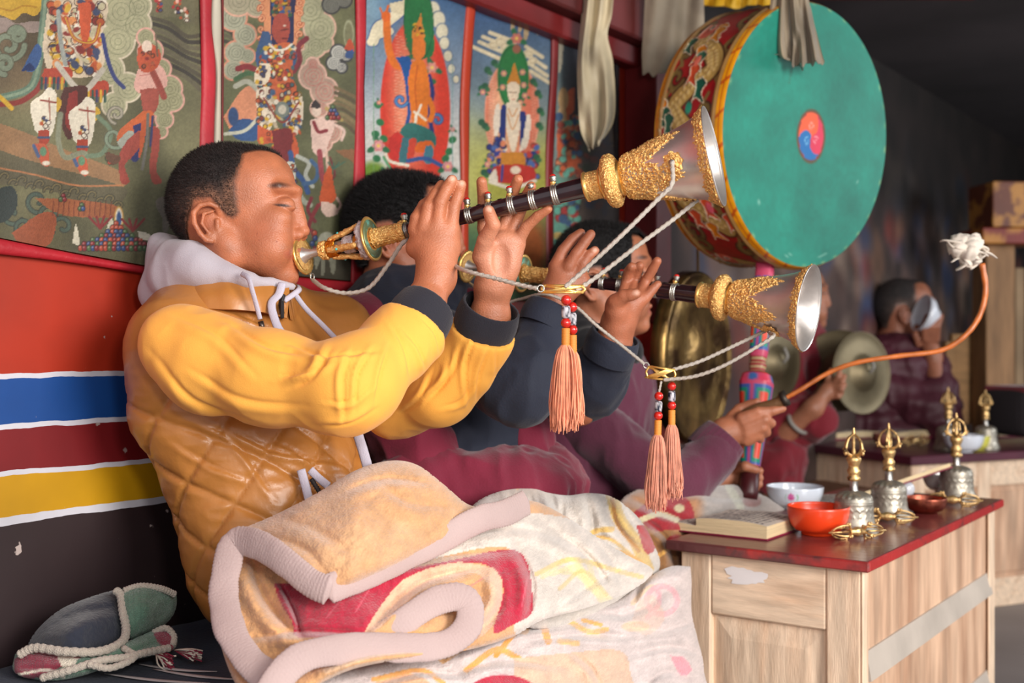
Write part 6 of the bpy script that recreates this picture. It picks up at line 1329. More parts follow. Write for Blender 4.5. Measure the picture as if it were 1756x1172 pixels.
# --- yellow sleeves
sl = [cone(P(312, 592, 1.672), P(360, 625, 1.655), .060, .064, .03), cone(P(360, 625, 1.655), P(470, 650, 1.61), .066, .060, .03), cone(P(470, 650, 1.61), P(590, 668, 1.565), .060, .057, .03), cone(P(590, 668, 1.565), P(616, 652, 1.575), .056, .053, .03),
      cone(P(616, 652, 1.575), P(682, 592, 1.635), .051, .0475, .03), cone(P(682, 592, 1.635), P(712, 560, 1.663), .049, .0475, .02), cone(P(712, 560, 1.663), P(730, 529, 1.683), .0475, .0465, .02)]
fl_ = [([(600, 606), (585, 650), (588, 716)], .0040, 9), ([(636, 600), (612, 640), (606, 700)], .0036, 8), ([(664, 596), (650, 640), (640, 690)], .0032, 8), ([(560, 606), (540, 640), (500, 660)], .0050, 12), ([(500, 596), (560, 615), (640, 606)], .0035, 9),
       ([(470, 650), (540, 640), (580, 610)], .0028, 9), ([(390, 560), (460, 600), (540, 618)], .0040, 14), ([(330, 640), (420, 690), (520, 700)], .0026, 14), ([(260, 610), (330, 690), (440, 728)], .0030, 14), ([(300, 545), (370, 580), (430, 640)], .0022, 14),
       ([(692, 570), (716, 600), (730, 640)], .0028, 8), ([(670, 560), (690, 600), (700, 650)], .0026, 8), ([(640, 700), (600, 722), (550, 728)], .0030, 9), ([(720, 545), (744, 575), (752, 610)], .0024, 7), ([(560, 690), (600, 690), (640, 660)], .0028, 8)]
cutp = P(706, 566, 1.659); cutn = unit(P(730, 529, 1.683)-P(702, 571, 1.655))
cloth('yellow_sleeve', sl, .0032, YEL, man1, .0018, 9, disp=lambda V, n: foldlines(V, fl_, n, 1.6), smooth=3, cut=(cutp, cutn))
s2 = [cone(P(600, 600, 1.95), P(680, 690, 1.86), .055, .052, .03), cone(P(680, 690, 1.86), P(756, 672, 1.80), .050, .051, .03), cone(P(756, 672, 1.80), P(790, 634, 1.785), .050, .047, .02), cone(P(790, 634, 1.785), P(824, 578, 1.765), .047, .046, .02), cone(P(824, 578, 1.765), P(842, 540, 1.75), .046, .046, .02)]
fl2_ = [([(812, 580), (796, 630), (800, 690)], .0034, 8), ([(840, 590), (820, 640), (816, 690)], .0030, 8), ([(786, 600), (772, 640), (730, 690)], .0036, 9), ([(770, 620), (756, 660), (700, 700)], .0032, 9), ([(740, 640), (720, 680), (680, 712)], .0028, 9), ([(850, 600), (846, 640), (830, 680)], .0022, 7), ([(760, 700), (790, 690), (815, 660)], .0026, 8)]
cutp = P(829, 566, 1.762); cutn = unit(P(842, 527, 1.742)-P(825, 574, 1.765))
cloth('yellow_sleeve', s2, .0032, YEL, man1, .0018, 12, disp=lambda V, n: foldlines(V, fl2_, n, 1.75), smooth=3, cut=(cutp, cutn))
mob('knit_cuff', *cuff_vf(P(702, 571, 1.655), P(730, 529, 1.683), .0455, .0445, seed=1), BLK, man1)
mob('knit_cuff', *cuff_vf(P(825, 574, 1.765), P(842, 527, 1.742), .0445, .0435, seed=2), BLK, man1)

# ---------------------------------------------------------------- second musician
NVY = mat('navy_jacket', (26, 32, 50), .8, sheen=.1, bump=.2, bs=300, var=.08)
MAR = mat('maroon_robe', (122, 26, 52), .9, sheen=.25, bump=.3, bs=260, var=.12)
MAR2 = mat('plum_sweater', (92, 34, 58), .9, sheen=.3, bump=.4, bs=260, var=.1)
man2 = thing('person', 'man in a navy jacket and maroon robe blowing the lower shawm, face hidden by hands', 'person')
H2 = Head(690, 408, 2.26, .00092*1.02, 0, turn=.25); 
R2w, R2f = P(952, 508, 1.985), P(935, 548, 1.975); L2w, L2f = P(1060, 556, 2.01), P(1052, 590, 2.02)
R2e, R2s = P(895, 668, 1.93), P(760, 600, 2.10); L2e, L2s = P(990, 690, 2.10), P(905, 600, 2.30)
b2 = head_prims(H2)+[cone(R2e, R2f, .036, .029, .02), cone(R2f, R2w, .0275, .024, .02), cone(L2e, L2f, .035, .029, .02), cone(L2f, L2w, .0275, .025, .02), cone(R2s, R2e, .045, .038, .03), cone(L2s, L2e, .045, .038, .03), cone(P(700, 520, 2.30), P(790, 860, 2.25), .08, .09, .04), cone(R2s, L2s, .05, .05, .04)]
y2 = 1.985
b2 += [cone(R2w, P(955, 460, y2), .0225, .014, .014), cone(R2w, P(975, 462, y2), .0225, .015, .014), cone(R2w, P(992, 474, y2), .0225, .0145, .014), cone(P(960, 500, 1.99), P(1000, 486, y2), .021, .0135, .014)]
b2 += fingers([([P(952, 458, 1.985), P(965, 430, 1.985), P(982, 410, 1.99), P(996, 400, 1.995)], [.0125, .0105, .0098, .0088]), ([P(975, 458, 1.975), P(988, 436, 1.972), P(1002, 416, 1.975), P(1013, 402, 1.98)], [.0125, .0108, .0100, .009]),
               ([P(994, 470, 1.978), P(1000, 452, 1.974), P(1010, 438, 1.975), P(1020, 430, 1.978)], [.012, .0102, .0095, .0086]), ([P(948, 480, 2.0), P(965, 466, 2.04), P(985, 468, 2.05)], [.014, .012, .010])], .0018)
b2 += [cone(L2w, P(1056, 526, 2.005), .023, .017, .016), cone(L2w, P(1080, 520, 2.0), .023, .0155, .016), cone(L2w, P(1098, 514, 2.0), .022, .0135, .016), ell(P(1058, 528, 1.985), (.021, .018, .025), None, .012)]
b2 += fingers([([P(1068, 508, 2.015), P(1074, 485, 2.03), P(1078, 466, 2.02), P(1083, 458, 2.01)], [.0115, .0098, .0094, .0088]), ([P(1084, 508, 2.01), P(1090, 482, 2.03), P(1094, 464, 2.02), P(1097, 456, 2.01)], [.0115, .0098, .0094, .0088]),
               ([P(1098, 508, 2.005), P(1108, 482, 2.015), P(1119, 462, 2.005), P(1127, 448, 1.995)], [.0112, .0098, .0092, .0084]), ([P(1106, 512, 2.0), P(1118, 498, 2.0), P(1128, 488, 2.0)], [.0105, .0088, .0078]),
               ([P(1056, 518, 1.975), P(1070, 508, 1.962), P(1082, 506, 1.956), P(1091, 504, 1.952)], [.0155, .0125, .0112, .0095])], .0018)
V, Q = sdf_mesh(b2, .0028); V = relax(V, Q, 1, .4)
t2_ = head_tint(H2, fringe=24, hairc=(30, 22, 22)); skin_obj(V, Q, man2, (176, 106, 76), lambda V, c: nails(V, t2_(V, c), [(P(1091, 502, 1.944), 0, .006), (P(1020, 428, 1.970), 0, .006)]))
hair_cap(H2, man2, 5, dark=(18, 15, 16), side=(34, 24, 22), thick=9, count=26000, fade=.4, fringe=24, ln=.013)
def torso(name, neck, waist, Yn, Yw, wd, dp, m, parent, res=.005, seed=1, extra=(), folds=.005):
    a = unit(P(*neck, Yn)-P(*waist, Yw)); la = unit(D3-a*np.dot(D3, a)); de = np.cross(a, la); R = np.array([la, de, a]); A, B = P(*neck, Yn), P(*waist, Yw); L = np.linalg.norm(A-B)
    pr = [ell(A*.80+B*.20, (wd, dp, L*.34), R, .04), ell(A*.5+B*.5, (wd*.98, dp*1.05, L*.4), R, .05), ell(A*.12+B*.88, (wd*.98, dp*1.12, L*.4), R, .05)]
    return cloth(name, pr+list(extra), res, m, parent, folds, seed, smooth=3)
torso('navy_jacket', (700, 500), (810, 850), 2.29, 2.21, .185, .130, NVY, man2, seed=3, extra=[cone(P(750, 600, 2.12), P(905, 600, 2.32), .055, .05, .04)])
cloth('maroon_robe', [cone(P(745, 830, 2.09), P(880, 835, 2.10), .062, .062, .05), cone(P(700, 850, 2.05), P(920, 860, 2.10), .07, .07, .05), cone(P(880, 800, 2.22), P(930, 840, 2.18), .07, .08, .05)], .005, MAR, man2, .009, 6, smooth=3)
cloth('robe_shawl', [cone(P(625, 555, 2.16), P(606, 640, 2.11), .060, .068, .03), cone(P(650, 508, 2.22), P(625, 570, 2.15), .036, .058, .03), cone(P(606, 640, 2.11), P(700, 760, 2.08), .066, .066, .04), cone(P(700, 760, 2.10), P(760, 850, 2.06), .066, .06, .04)], .005, MAR, man2, .007, 21, smooth=3)
cloth('robe_shawl', [cone(P(870, 640, 2.25), P(900, 760, 2.20), .035, .045, .03), cone(P(900, 760, 2.20), P(900, 860, 2.15), .045, .06, .04)], .005, MAR, man2, .007, 22, smooth=3)
cloth('jacket_collar', [cone(P(640, 500, 2.30), P(680, 520, 2.21), .022, .024, .02), cone(P(680, 520, 2.21), P(760, 532, 2.19), .024, .022, .02), cone(P(760, 532, 2.19), P(800, 520, 2.28), .022, .02, .02)], .0045, NVY, man2, .003, 23)
cloth('maroon_neckline', [cone(P(745, 512, 2.215), P(812, 508, 2.235), .017, .015, .02)], .0045, MAR, man2, .002, 24)
cloth('jacket_sleeve', [cone(P(756, 590, 2.12), P(890, 664, 1.94), .062, .058, .03), cone(P(890, 664, 1.94), P(906, 640, 1.945), .057, .055, .03), cone(P(906, 640, 1.945), P(936, 556, 1.978), .052, .043, .03)], .0045, NVY, man2, .005, 25, smooth=3)
cloth('jacket_sleeve', [cone(P(905, 600, 2.30), P(985, 672, 2.12), .056, .055, .03), cone(P(985, 672, 2.12), P(1018, 656, 2.08), .053, .052, .03), cone(P(1018, 656, 2.08), P(1046, 610, 2.035), .050, .044, .03)], .0045, NVY, man2, .005, 26, smooth=3)
mob('jacket_cuff', *cuff_vf(P(930, 566, 1.972), P(946, 530, 1.982), .0440, .0420, seed=3), NVY, man2)
mob('jacket_cuff', *cuff_vf(P(1040, 616, 2.03), P(1056, 576, 2.015), .0455, .0440, seed=4), NVY, man2)

# ---------------------------------------------------------------- third musician, holding drum and stick
man3 = thing('person', 'man in a plum sweater holding the drumstick and the drum pole, head behind hands', 'person')
H3 = Head(1032, 482, 2.62, .00100, 6, turn=.05)
R3w = P(1243, 742, 2.535); R3e, R3s = P(1160, 850, 2.48), P(985, 700, 2.55); L3w = P(1222, 826, 2.66); L3e, L3s = P(1115, 846, 2.72), P(1056, 712, 2.79)
b3 = head_prims(H3)+[cone(R3s, R3e, .046, .04, .03), cone(R3e, R3w, .037, .025, .02), cone(L3s, L3e, .045, .038, .03), cone(L3e, L3w, .034, .024, .02), cone(P(1030, 600, 2.66), P(1020, 860, 2.66), .07, .09, .04), cone(R3s, L3s, .05, .05, .04)]
b3 += [cone(R3w, P(1272, 718, 2.525), .025, .016, .018), cone(R3w, P(1285, 738, 2.515), .026, .018, .018), cone(R3w, P(1283, 754, 2.52), .024, .015, .018)]
b3 += fingers([([P(1272, 718, 2.51), P(1300, 707, 2.50), P(1326, 705, 2.498), P(1342, 701, 2.50)], [.0145, .0125, .0110, .0095]), ([P(1280, 732, 2.505), P(1312, 720, 2.495), P(1322, 726, 2.515), P(1312, 732, 2.53)], [.014, .0125, .0112, .010]),
               ([P(1282, 745, 2.505), P(1308, 734, 2.498), P(1314, 742, 2.52), P(1300, 746, 2.535)], [.0135, .012, .011, .0095]), ([P(1280, 756, 2.51), P(1300, 748, 2.505), P(1304, 754, 2.525)], [.0125, .011, .0098]),
               ([P(1256, 716, 2.54), P(1268, 702, 2.55), P(1285, 695, 2.545), P(1298, 690, 2.535)], [.0155, .013, .0118, .010])], .0028)
b3 += [cone(L3w, P(1258, 812, 2.655), .024, .018, .018), cone(L3w, P(1262, 822, 2.66), .024, .018, .018)]
b3 += fingers([([P(1262, 806, 2.645), P(1278, 800, 2.60), P(1296, 806, 2.60)], [.014, .0125, .0105]), ([P(1262, 800, 2.665), P(1290, 800, 2.675), P(1303, 808, 2.64)], [.0125, .011, .0095]), ([P(1264, 812, 2.67), P(1292, 812, 2.675), P(1303, 820, 2.64)], [.0125, .011, .0095]),
               ([P(1264, 824, 2.67), P(1290, 824, 2.675), P(1302, 831, 2.64)], [.0125, .011, .0095]), ([P(1262, 832, 2.665), P(1284, 834, 2.67), P(1296, 840, 2.64)], [.012, .0105, .009])], .0025)
V, Q = sdf_mesh(b3, .0034); V = relax(V, Q, 1, .4); skin_obj(V, Q, man3, (178, 112, 82), head_tint(H3, fringe=26, hairc=(20, 16, 16)))
hair_cap(H3, man3, 8, dark=(16, 14, 15), side=(24, 19, 18), thick=8, count=12000, res=.0036, fade=.2, fringe=30, ln=.010)
torso('plum_sweater', (1025, 612), (1000, 870), 2.66, 2.62, .165, .125, MAR2, man3, seed=31, extra=[cone(P(960, 680, 2.54), P(1058, 700, 2.78), .055, .045, .04), cone(P(960, 700, 2.56), P(940, 860, 2.52), .06, .08, .04)], folds=.006)
cloth('dark_collar', [cone(P(985, 560, 2.60), P(1010, 600, 2.55), .045, .05, .03), cone(P(1010, 600, 2.55), P(1075, 600, 2.58), .045, .035, .03), cone(P(985, 545, 2.68), P(1040, 560, 2.74), .045, .045, .03)], .005, mat('black_scarf', (20, 19, 24), .9, sheen=.2), man3, .004, 41)
cloth('sweater_sleeve', [cone(P(975, 700, 2.53), P(1140, 838, 2.46), .066, .062, .03), cone(P(1140, 838, 2.46), P(1165, 838, 2.475), .060, .058, .03), cone(P(1165, 838, 2.475), P(1222, 780, 2.515), .056, .050, .03)], .0055, MAR2, man3, .005, 33, smooth=3)
mob('ribbed_cuff', *cuff_vf(P(1212, 784, 2.525), P(1243, 750, 2.533), .0545, .0500, n=120, seed=5), MAR2, man3)
cloth('sweater_sleeve', [cone(P(1054, 712, 2.79), P(1110, 840, 2.72), .048, .050, .03), cone(P(1110, 840, 2.72), P(1190, 836, 2.68), .048, .042, .03)], .0055, MAR2, man3, .004, 34, smooth=3)
# ================================================================ BLANKETS
def tps(ctrl):
    c = np.asarray(ctrl, float); p = c[:, :2]/200.0; n = len(p)
    def K(a, b):
        r2 = ((a[:, None]-b[None])**2).sum(-1); return r2*np.log(r2+1e-12)*.5
    A = np.zeros((n+3, n+3)); A[:n, :n] = K(p, p)+np.eye(n)*1e-3; A[:n, n] = 1; A[:n, n+1:] = p; A[n, :n] = 1; A[n+1:, :n] = p.T
    w = np.linalg.solve(A, np.r_[c[:, 2], 0, 0, 0])
    return lambda x, y: K(np.stack([x, y], 1)/200.0, p)@w[:n]+w[n]+(np.stack([x, y], 1)/200.0)@w[n+1:]
def pdist(x, y, poly):
    """signed px distance to closed polygon (inside positive) and nearest point"""
    best = np.full(len(x), 1e18); nx = x.copy(); ny = y.copy(); ins = np.zeros(len(x), bool); k = len(poly)-1
    for j in range(len(poly)):
        a, b = poly[j], poly[k]; ab = b-a; t = np.clip(((x-a[0])*ab[0]+(y-a[1])*ab[1])/(ab@ab+1e-9), 0, 1); qx = a[0]+t*ab[0]; qy = a[1]+t*ab[1]; d = (x-qx)**2+(y-qy)**2; m = d < best
        best[m] = d[m]; nx[m] = qx[m]; ny[m] = qy[m]
        if a[1] != b[1]: ins ^= ((a[1] > y) != (b[1] > y)) & (x < (b[0]-a[0])*(y-a[1])/(b[1]-a[1])+a[0])
        k = j
    return np.where(ins, 1, -1)*np.sqrt(best), nx, ny
def drape(name, outline, ctrl, m, parent, folds=(), paint=None, base=(200, 180, 170), step=2.5, curl=16, cdepth=.022, rough=.006, seed=0, th=.012):
    """a blanket surface laid over what is beneath it: outline, depth control points, folds (polyline, height_m, width_px)"""
    ol = np.asarray(outline, float); ol = spline(np.vstack([ol, ol[:1]]), len(ol)*7); x0, y0 = ol.min(0); x1, y1 = ol.max(0); dep = tps(ctrl)
    nu, nv = int((x1-x0)/step)+2, int((y1-y0)/step)+2; X, Yp = np.meshgrid(np.linspace(x0-1, x1+1, nu), np.linspace(y0-1, y1+1, nv), indexing='ij'); x = X.ravel().copy(); y = Yp.ravel().copy()
    sd, nx, ny = pdist(x, y, ol); f = grid_faces(nu, nv, True); keep = (sd > -step*.75); snap = (sd < step*.45) & keep; x[snap] = nx[snap]; y[snap] = ny[snap]; sd = np.maximum(sd, 0); sd[snap] = 0
    f = f[keep[f].all(1)]
    Y = dep(x, y)
    for ln_, a, w in folds:
        p = spline(ln_, 16); best = np.full(len(x), 1e9); sg = np.zeros(len(x)); tt = np.zeros(len(x))
        for k in range(len(p)-1):
            ab = p[k+1]-p[k]; t = np.clip(((x-p[k, 0])*ab[0]+(y-p[k, 1])*ab[1])/(ab@ab+1e-9), 0, 1); ex = x-p[k, 0]-t*ab[0]; ey = y-p[k, 1]-t*ab[1]; q = ex*ex+ey*ey; mm = q < best
            best[mm] = q[mm]; sg[mm] = (ab[0]*ey-ab[1]*ex)[mm]/math.sqrt(ab@ab); tt[mm] = (k+t[mm])/(len(p)-1)
        u = sg/w; env = np.sin(np.clip(tt, .03, .97)*np.pi)**.5; far = np.exp(-np.maximum(best-sg**2, 0)/(w*w))
        Y = Y-1.7*a*env*far*(np.exp(-((u-.5)/.7)**2)-.8*np.exp(-((u+.45)/.36)**2))
    c = np.clip(1-sd/curl, 0, 1); Y = Y+cdepth*(1-np.sqrt(np.maximum(1-c*c, 0)))
    q = np.stack([x, y, x*0+seed*50], 1); Y = Y-rough*fbm(q, .018, seed, 2)-.0012*fbm(q, .12, seed+3, 2)
    V = np.stack([(x-CX)/F*Y, Y, (CY-y)/F*Y+CAMZ], 1)
    p = Paint(x, y, base)
    if paint: paint(p)
    p.grain(.05, .06, seed+2); p.grain(.05, .5, seed+5)
    Vb = V.copy(); Yb = Y+th; Vb = np.stack([(x-CX)/F*Yb, Yb, (CY-y)/F*Yb+CAMZ-.0*Yb], 1)
    allv = np.vstack([V, Vb]); ff = np.vstack([f, f[:, ::-1]+len(V)]); colr = np.vstack([p.c, p.c])
    allv, fs, (colr,) = compact(allv, [ff], (colr,))
    return mob(name, allv, fs, m, parent, True, colr), dep
PLUSH = mat('plush_fleece', (200, 180, 160), .95, attr=True, sheen=.5, bump=.5, bs=330, var=.03)
RIB = mat('ribbed_binding', (182, 158, 154), .85, sheen=.25, bump=.3, bs=400, var=.06)
def binding(pts, w, parent, lift=.012, dep=None, n=330):
    """wide ribbed edge binding following px points (optionally with own depth)"""
    p = np.asarray(pts, float); sp_ = spline(p, n)
    path = np.array([P(a[0], a[1], a[2]-lift) for a in sp_]); L = np.concatenate([[0], np.cumsum(np.linalg.norm(np.diff(path, axis=0), axis=1))])
    prof = w/2*np.interp(np.arange(n), [0, 5, n-6, n-1], [.55, 1, 1, .55])
    V, f = tube_vf(path, prof, 22, flat=(1.2, .38), up=(0, -1, 0))
    k = np.repeat(L, 22); cc = np.repeat(path, 22, axis=0); q = V[:n*22]; q = cc+(q-cc)*(1+.022*np.cos(k*2*np.pi/.0050)+.10*vnoise(q, 26, 3)+.05*vnoise(q, 70, 4))[:, None]; V[:n*22] = q
    return mob('ribbed_binding', V, f, RIB, parent)
TAN, CRM, ROSE, PGR, ORS = (208, 156, 108), (210, 197, 186), (178, 26, 56), (204, 180, 176), (224, 160, 76)
bk1 = thing('blanket', 'thick tan plush blanket with grey ribbed edge, folded over the nearest lap', 'blanket')
ctlA = [(380, 990, 1.50), (400, 925, 1.56), (430, 1180, 1.36), (385, 1080, 1.44), (500, 1050, 1.46), (560, 1012, 1.475), (640, 985, 1.52), (600, 1140, 1.38), (800, 885, 1.69), (900, 870, 1.78), (800, 960, 1.60), (760, 1050, 1.50), (900, 1000, 1.62), (900, 1090, 1.56), (1000, 1040, 1.72), (1010, 930, 1.86), (1100, 985, 1.95), (960, 890, 1.86)]
def pA(p):
    p.c[:] = TAN
    p.spl([(560, 1010), (640, 975), (760, 930), (840, 900), (900, 880), (1010, 900), (1110, 960), (1130, 1010), (1060, 1060), (950, 1090), (900, 1110), (880, 1060), (910, 1000), (870, 940), (760, 955), (640, 990), (600, 1006)], CRM)
    p.spl([(470, 1002), (520, 1000), (610, 985), (700, 975), (790, 958), (850, 945), (885, 945), (904, 966), (912, 1010), (912, 1052), (880, 1072), (846, 1086), (858, 1040), (862, 1006), (838, 972), (790, 966), (720, 985), (680, 1010), (650, 1050), (622, 1088), (560, 1094), (508, 1092), (500, 1066), (478, 1030)], ROSE)
    p.spl([(476, 1004), (484, 1040), (512, 1074), (530, 1030), (560, 1012), (520, 1000)], (160, 28, 54))
    for y0, y1, x0, x1 in [(1010, 1060, 560, 600), (1000, 1050, 610, 640), (985, 1010, 800, 840), (990, 1040, 895, 905)]: p.ln([(x1, y0), (x0, y1)], 2.5, (214, 110, 120), a=.6)
    for a in range(6): p.ln([(930+a*16, 990-a*5), (980+a*10, 960+a*14), (1010+a*12, 1010+a*6)], 9, (224, 206, 150), a=.6)
    p.ln([(920, 985), (980, 960), (1060, 980), (1100, 990)], 8, (218, 186, 110), a=.7); p.ln([(960, 1010), (1000, 980), (1040, 1020)], 7, (214, 180, 110), a=.6)
    p.spl([(520, 1100), (640, 1096), (700, 1085), (740, 1090), (690, 1110), (600, 1116), (540, 1120)], (206, 150, 84)); p.ln([(560, 1150), (650, 1120), (740, 1116)], 12, (216, 176, 140))
    p.spl([(848, 975), (862, 1000), (858, 1040), (840, 1080), (810, 1100), (790, 1100), (830, 1050), (840, 1010), (820, 985), (800, 985), (740, 1000), (690, 1040), (640, 1086), (625, 1086), (660, 1030), (700, 990), (780, 965)], (222, 178, 146))
oA = [(395, 922), (450, 905), (600, 900), (800, 872), (900, 858), (960, 880), (1030, 925), (1080, 955), (1120, 980), (1080, 1015), (1000, 1045), (930, 1064), (880, 1092), (800, 1116), (700, 1130), (600, 1150), (500, 1195), (420, 1195), (374, 1090), (370, 990)]
fA = [([(420, 960), (450, 1040), (520, 1110)], .012, 22), ([(440, 1100), (520, 1090), (640, 1095)], .010, 16), ([(480, 1010), (500, 1050), (512, 1090)], .010, 10), ([(600, 1000), (740, 965), (880, 950)], .007, 16), ([(880, 940), (905, 1000), (900, 1060)], .012, 16), ([(930, 905), (1000, 960), (1040, 1010)], .012, 18),
      ([(820, 920), (900, 915), (980, 940)], .008, 16), ([(960, 1050), (1030, 1000), (1100, 975)], .009, 15), ([(850, 985), (850, 1040), (800, 1090)], .012, 18), ([(640, 1080), (720, 1010), (800, 985)], .012, 16), ([(1000, 920), (1040, 960), (1060, 1010)], .009, 14), ([(550, 1150), (640, 1125), (740, 1120)], .009, 14)]
_, depA = drape('patterned_side', oA, ctlA, PLUSH, bk1, fA, pA, TAN, seed=1)
ctlF = [(405, 918, 1.545), (600, 815, 1.60), (680, 793, 1.655), (835, 882, 1.655), (720, 945, 1.535), (556, 1012, 1.425), (600, 900, 1.485), (480, 940, 1.475), (700, 860, 1.570), (470, 885, 1.565)]
def pF(p):
    p.c[:] = (204, 158, 116); p.put(sstep(-.2, .6, fbm(p.p, .016, 5, 3))*.4, (192, 138, 90)); p.put(sstep(870, 800, p.y)*.3, (214, 168, 120))
drape('tan_flap', [(398, 926), (415, 908), (470, 884), (540, 848), (600, 812), (640, 796), (682, 790), (720, 800), (762, 832), (800, 864), (840, 880), (790, 915), (720, 950), (600, 1006), (556, 1020), (500, 985), (440, 938)], ctlF, PLUSH, bk1, [([(590, 850), (660, 828), (740, 836)], .006, 14), ([(480, 900), (540, 920), (600, 960)], .004, 22), ([(640, 830), (700, 870), (790, 880)], .004, 18), ([(440, 920), (520, 950), (560, 1000)], .004, 16)], pF, TAN, seed=2, curl=20, cdepth=.03)
binding([(905, 862, 1.72), (868, 880, 1.68), (820, 893, 1.64), (770, 920, 1.60), (700, 953, 1.54), (620, 990, 1.475), (560, 1012, 1.435)], .031, bk1, .006)
binding([(566, 1014, 1.43), (535, 1000, 1.44), (490, 965, 1.46), (445, 935, 1.49), (405, 930, 1.515), (390, 965, 1.50), (384, 1020, 1.475), (395, 1080, 1.43), (425, 1130, 1.39), (470, 1168, 1.36)], .031, bk1, .010)
binding([(455, 1200, 1.34), (490, 1150, 1.365), (530, 1124, 1.385), (600, 1112, 1.41), (690, 1110, 1.45), (760, 1106, 1.48), (800, 1078, 1.50), (806, 1040, 1.515), (780, 1024, 1.515), (735, 1038, 1.50), (690, 1070, 1.475), (655, 1096, 1.46)], .031, bk1, .022)
rebase(bk1)
# second blanket
ctlB = [(820, 870, 1.86), (900, 840, 1.98), (1000, 850, 1.97), (1080, 880, 2.02), (1125, 965, 2.10), (980, 920, 1.90), (1000, 1040, 1.83), (1060, 960, 1.97), (900, 900, 1.82), (1180, 940, 2.16)]
bk2 = thing('blanket', 'cream plush blanket with yellow and brown swirls over the second lap', 'blanket')
def pB(p):
    p.c[:] = (206, 196, 186); p.put(sstep(960, 860, p.x)*.6, (178, 160, 160)); p.put(sstep(870, 830, p.y)*sstep(980, 900, p.x), (202, 168, 132), .8)
    p.ln([(1050, 850), (1062, 890), (1090, 930), (1110, 975)], 22, (206, 174, 106)); p.ln([(1050, 855), (1060, 900), (1095, 945)], 7, (178, 126, 66)); p.ln([(1000, 930), (1020, 912), (1050, 908)], 9, (214, 176, 104)); p.ln([(985, 955), (1010, 925), (1045, 925), (1080, 950)], 6, (206, 168, 100))
    p.ln([(1000, 960), (1040, 945), (1090, 960), (1115, 990)], 10, (214, 160, 76)); p.ln([(1020, 985), (1060, 975), (1100, 1000)], 7, (222, 184, 124)); p.spl([(1090, 900), (1120, 905), (1124, 940), (1108, 950), (1098, 925)], (170, 44, 50)); p.ln([(940, 1010), (990, 990), (1040, 1000)], 10, (216, 196, 150), a=.7)
oB = [(800, 880), (822, 858), (862, 842), (910, 838), (942, 846), (975, 850), (1010, 846), (1048, 852), (1078, 872), (1104, 900), (1122, 935), (1132, 968), (1118, 1000), (1070, 1030), (1010, 1060), (940, 1080), (880, 1060), (860, 960)]
fB = [([(870, 850), (880, 880), (860, 910)], .014, 12), ([(940, 850), (948, 890), (930, 930)], .016, 14), ([(905, 850), (912, 880), (905, 905)], .010, 9), ([(830, 880), (880, 895), (930, 890)], .010, 12), ([(960, 860), (955, 900), (940, 940)], .012, 12), ([(1030, 870), (1060, 920), (1110, 960)], .012, 16), ([(980, 940), (1040, 930), (1100, 970)], .010, 14), ([(1000, 980), (1050, 985), (1090, 1010)], .012, 14), ([(1060, 860), (1080, 900), (1115, 940)], .009, 12), ([(1000, 860), (1010, 900), (1000, 930)], .010, 16)]
drape('blanket_cloth', oB, ctlB, PLUSH, bk2, fB, pB, seed=4, curl=22, cdepth=.04, th=.02); rebase(bk2)
# third blanket, hanging towards the frame edge by the table
ctlC = [(1180, 970, 2.13), (1205, 1120, 2.02), (1190, 1200, 1.95), (1040, 1045, 1.88), (850, 1100, 1.64), (640, 1160, 1.47), (560, 1200, 1.40), (900, 1200, 1.58), (1000, 1120, 1.76)]
bk3 = thing('blanket', 'pale pink-grey plush blanket with orange strokes spilling down beside the near table', 'blanket')
def pC(p):
    p.c[:] = (204, 188, 184); 
    p.ln([(760, 1130), (800, 1105), (850, 1078), (900, 1080)], 16, (222, 164, 96)); p.ln([(850, 1125), (880, 1090), (905, 1070)], 9, (226, 150, 60)); p.ln([(930, 1066), (940, 1100)], 12, (222, 160, 96)); p.ln([(970, 1062), (1010, 1084), (1040, 1080)], 9, (226, 176, 110)); p.ln([(800, 1150), (850, 1115), (890, 1130)], 10, (226, 160, 80)); p.ln([(1000, 1064), (1030, 1072)], 7, (226, 166, 90)); p.ln([(960, 1100), (990, 1104)], 10, (222, 176, 120))
    p.spl([(880, 1130), (960, 1122), (1060, 1116), (1080, 1150), (1070, 1200), (900, 1200)], (212, 176, 150)); p.ell(862, 1200, 66, 42, ROSE); p.ell(690, 1180, 50, 24, (214, 166, 130)); p.ln([(640, 1166), (720, 1150), (760, 1172)], 8, (222, 160, 90))
    p.ln([(1085, 1035), (1110, 1010), (1140, 1005)], 8, (222, 190, 160)); p.ring(1135, 1030, 26, 24, 9, (222, 166, 170)); p.ln([(1110, 1060), (1130, 1035), (1128, 1010)], 8, (222, 166, 170)); p.ell(1090, 1075, 24, 9, (222, 184, 156)); p.spl([(1150, 1125), (1172, 1128), (1186, 1150), (1170, 1160), (1158, 1145)], (226, 150, 160)); p.spl([(1095, 1030), (1120, 1022), (1140, 1060), (1110, 1090), (1085, 1070)], (220, 176, 150), a=.4)
oC = [(1184, 972), (1150, 972), (1110, 992), (1060, 1030), (1000, 1052), (930, 1062), (860, 1085), (780, 1112), (700, 1128), (600, 1148), (520, 1180), (520, 1230), (900, 1240), (1196, 1240), (1207, 1150), (1196, 1095), (1186, 1050), (1186, 1000)]
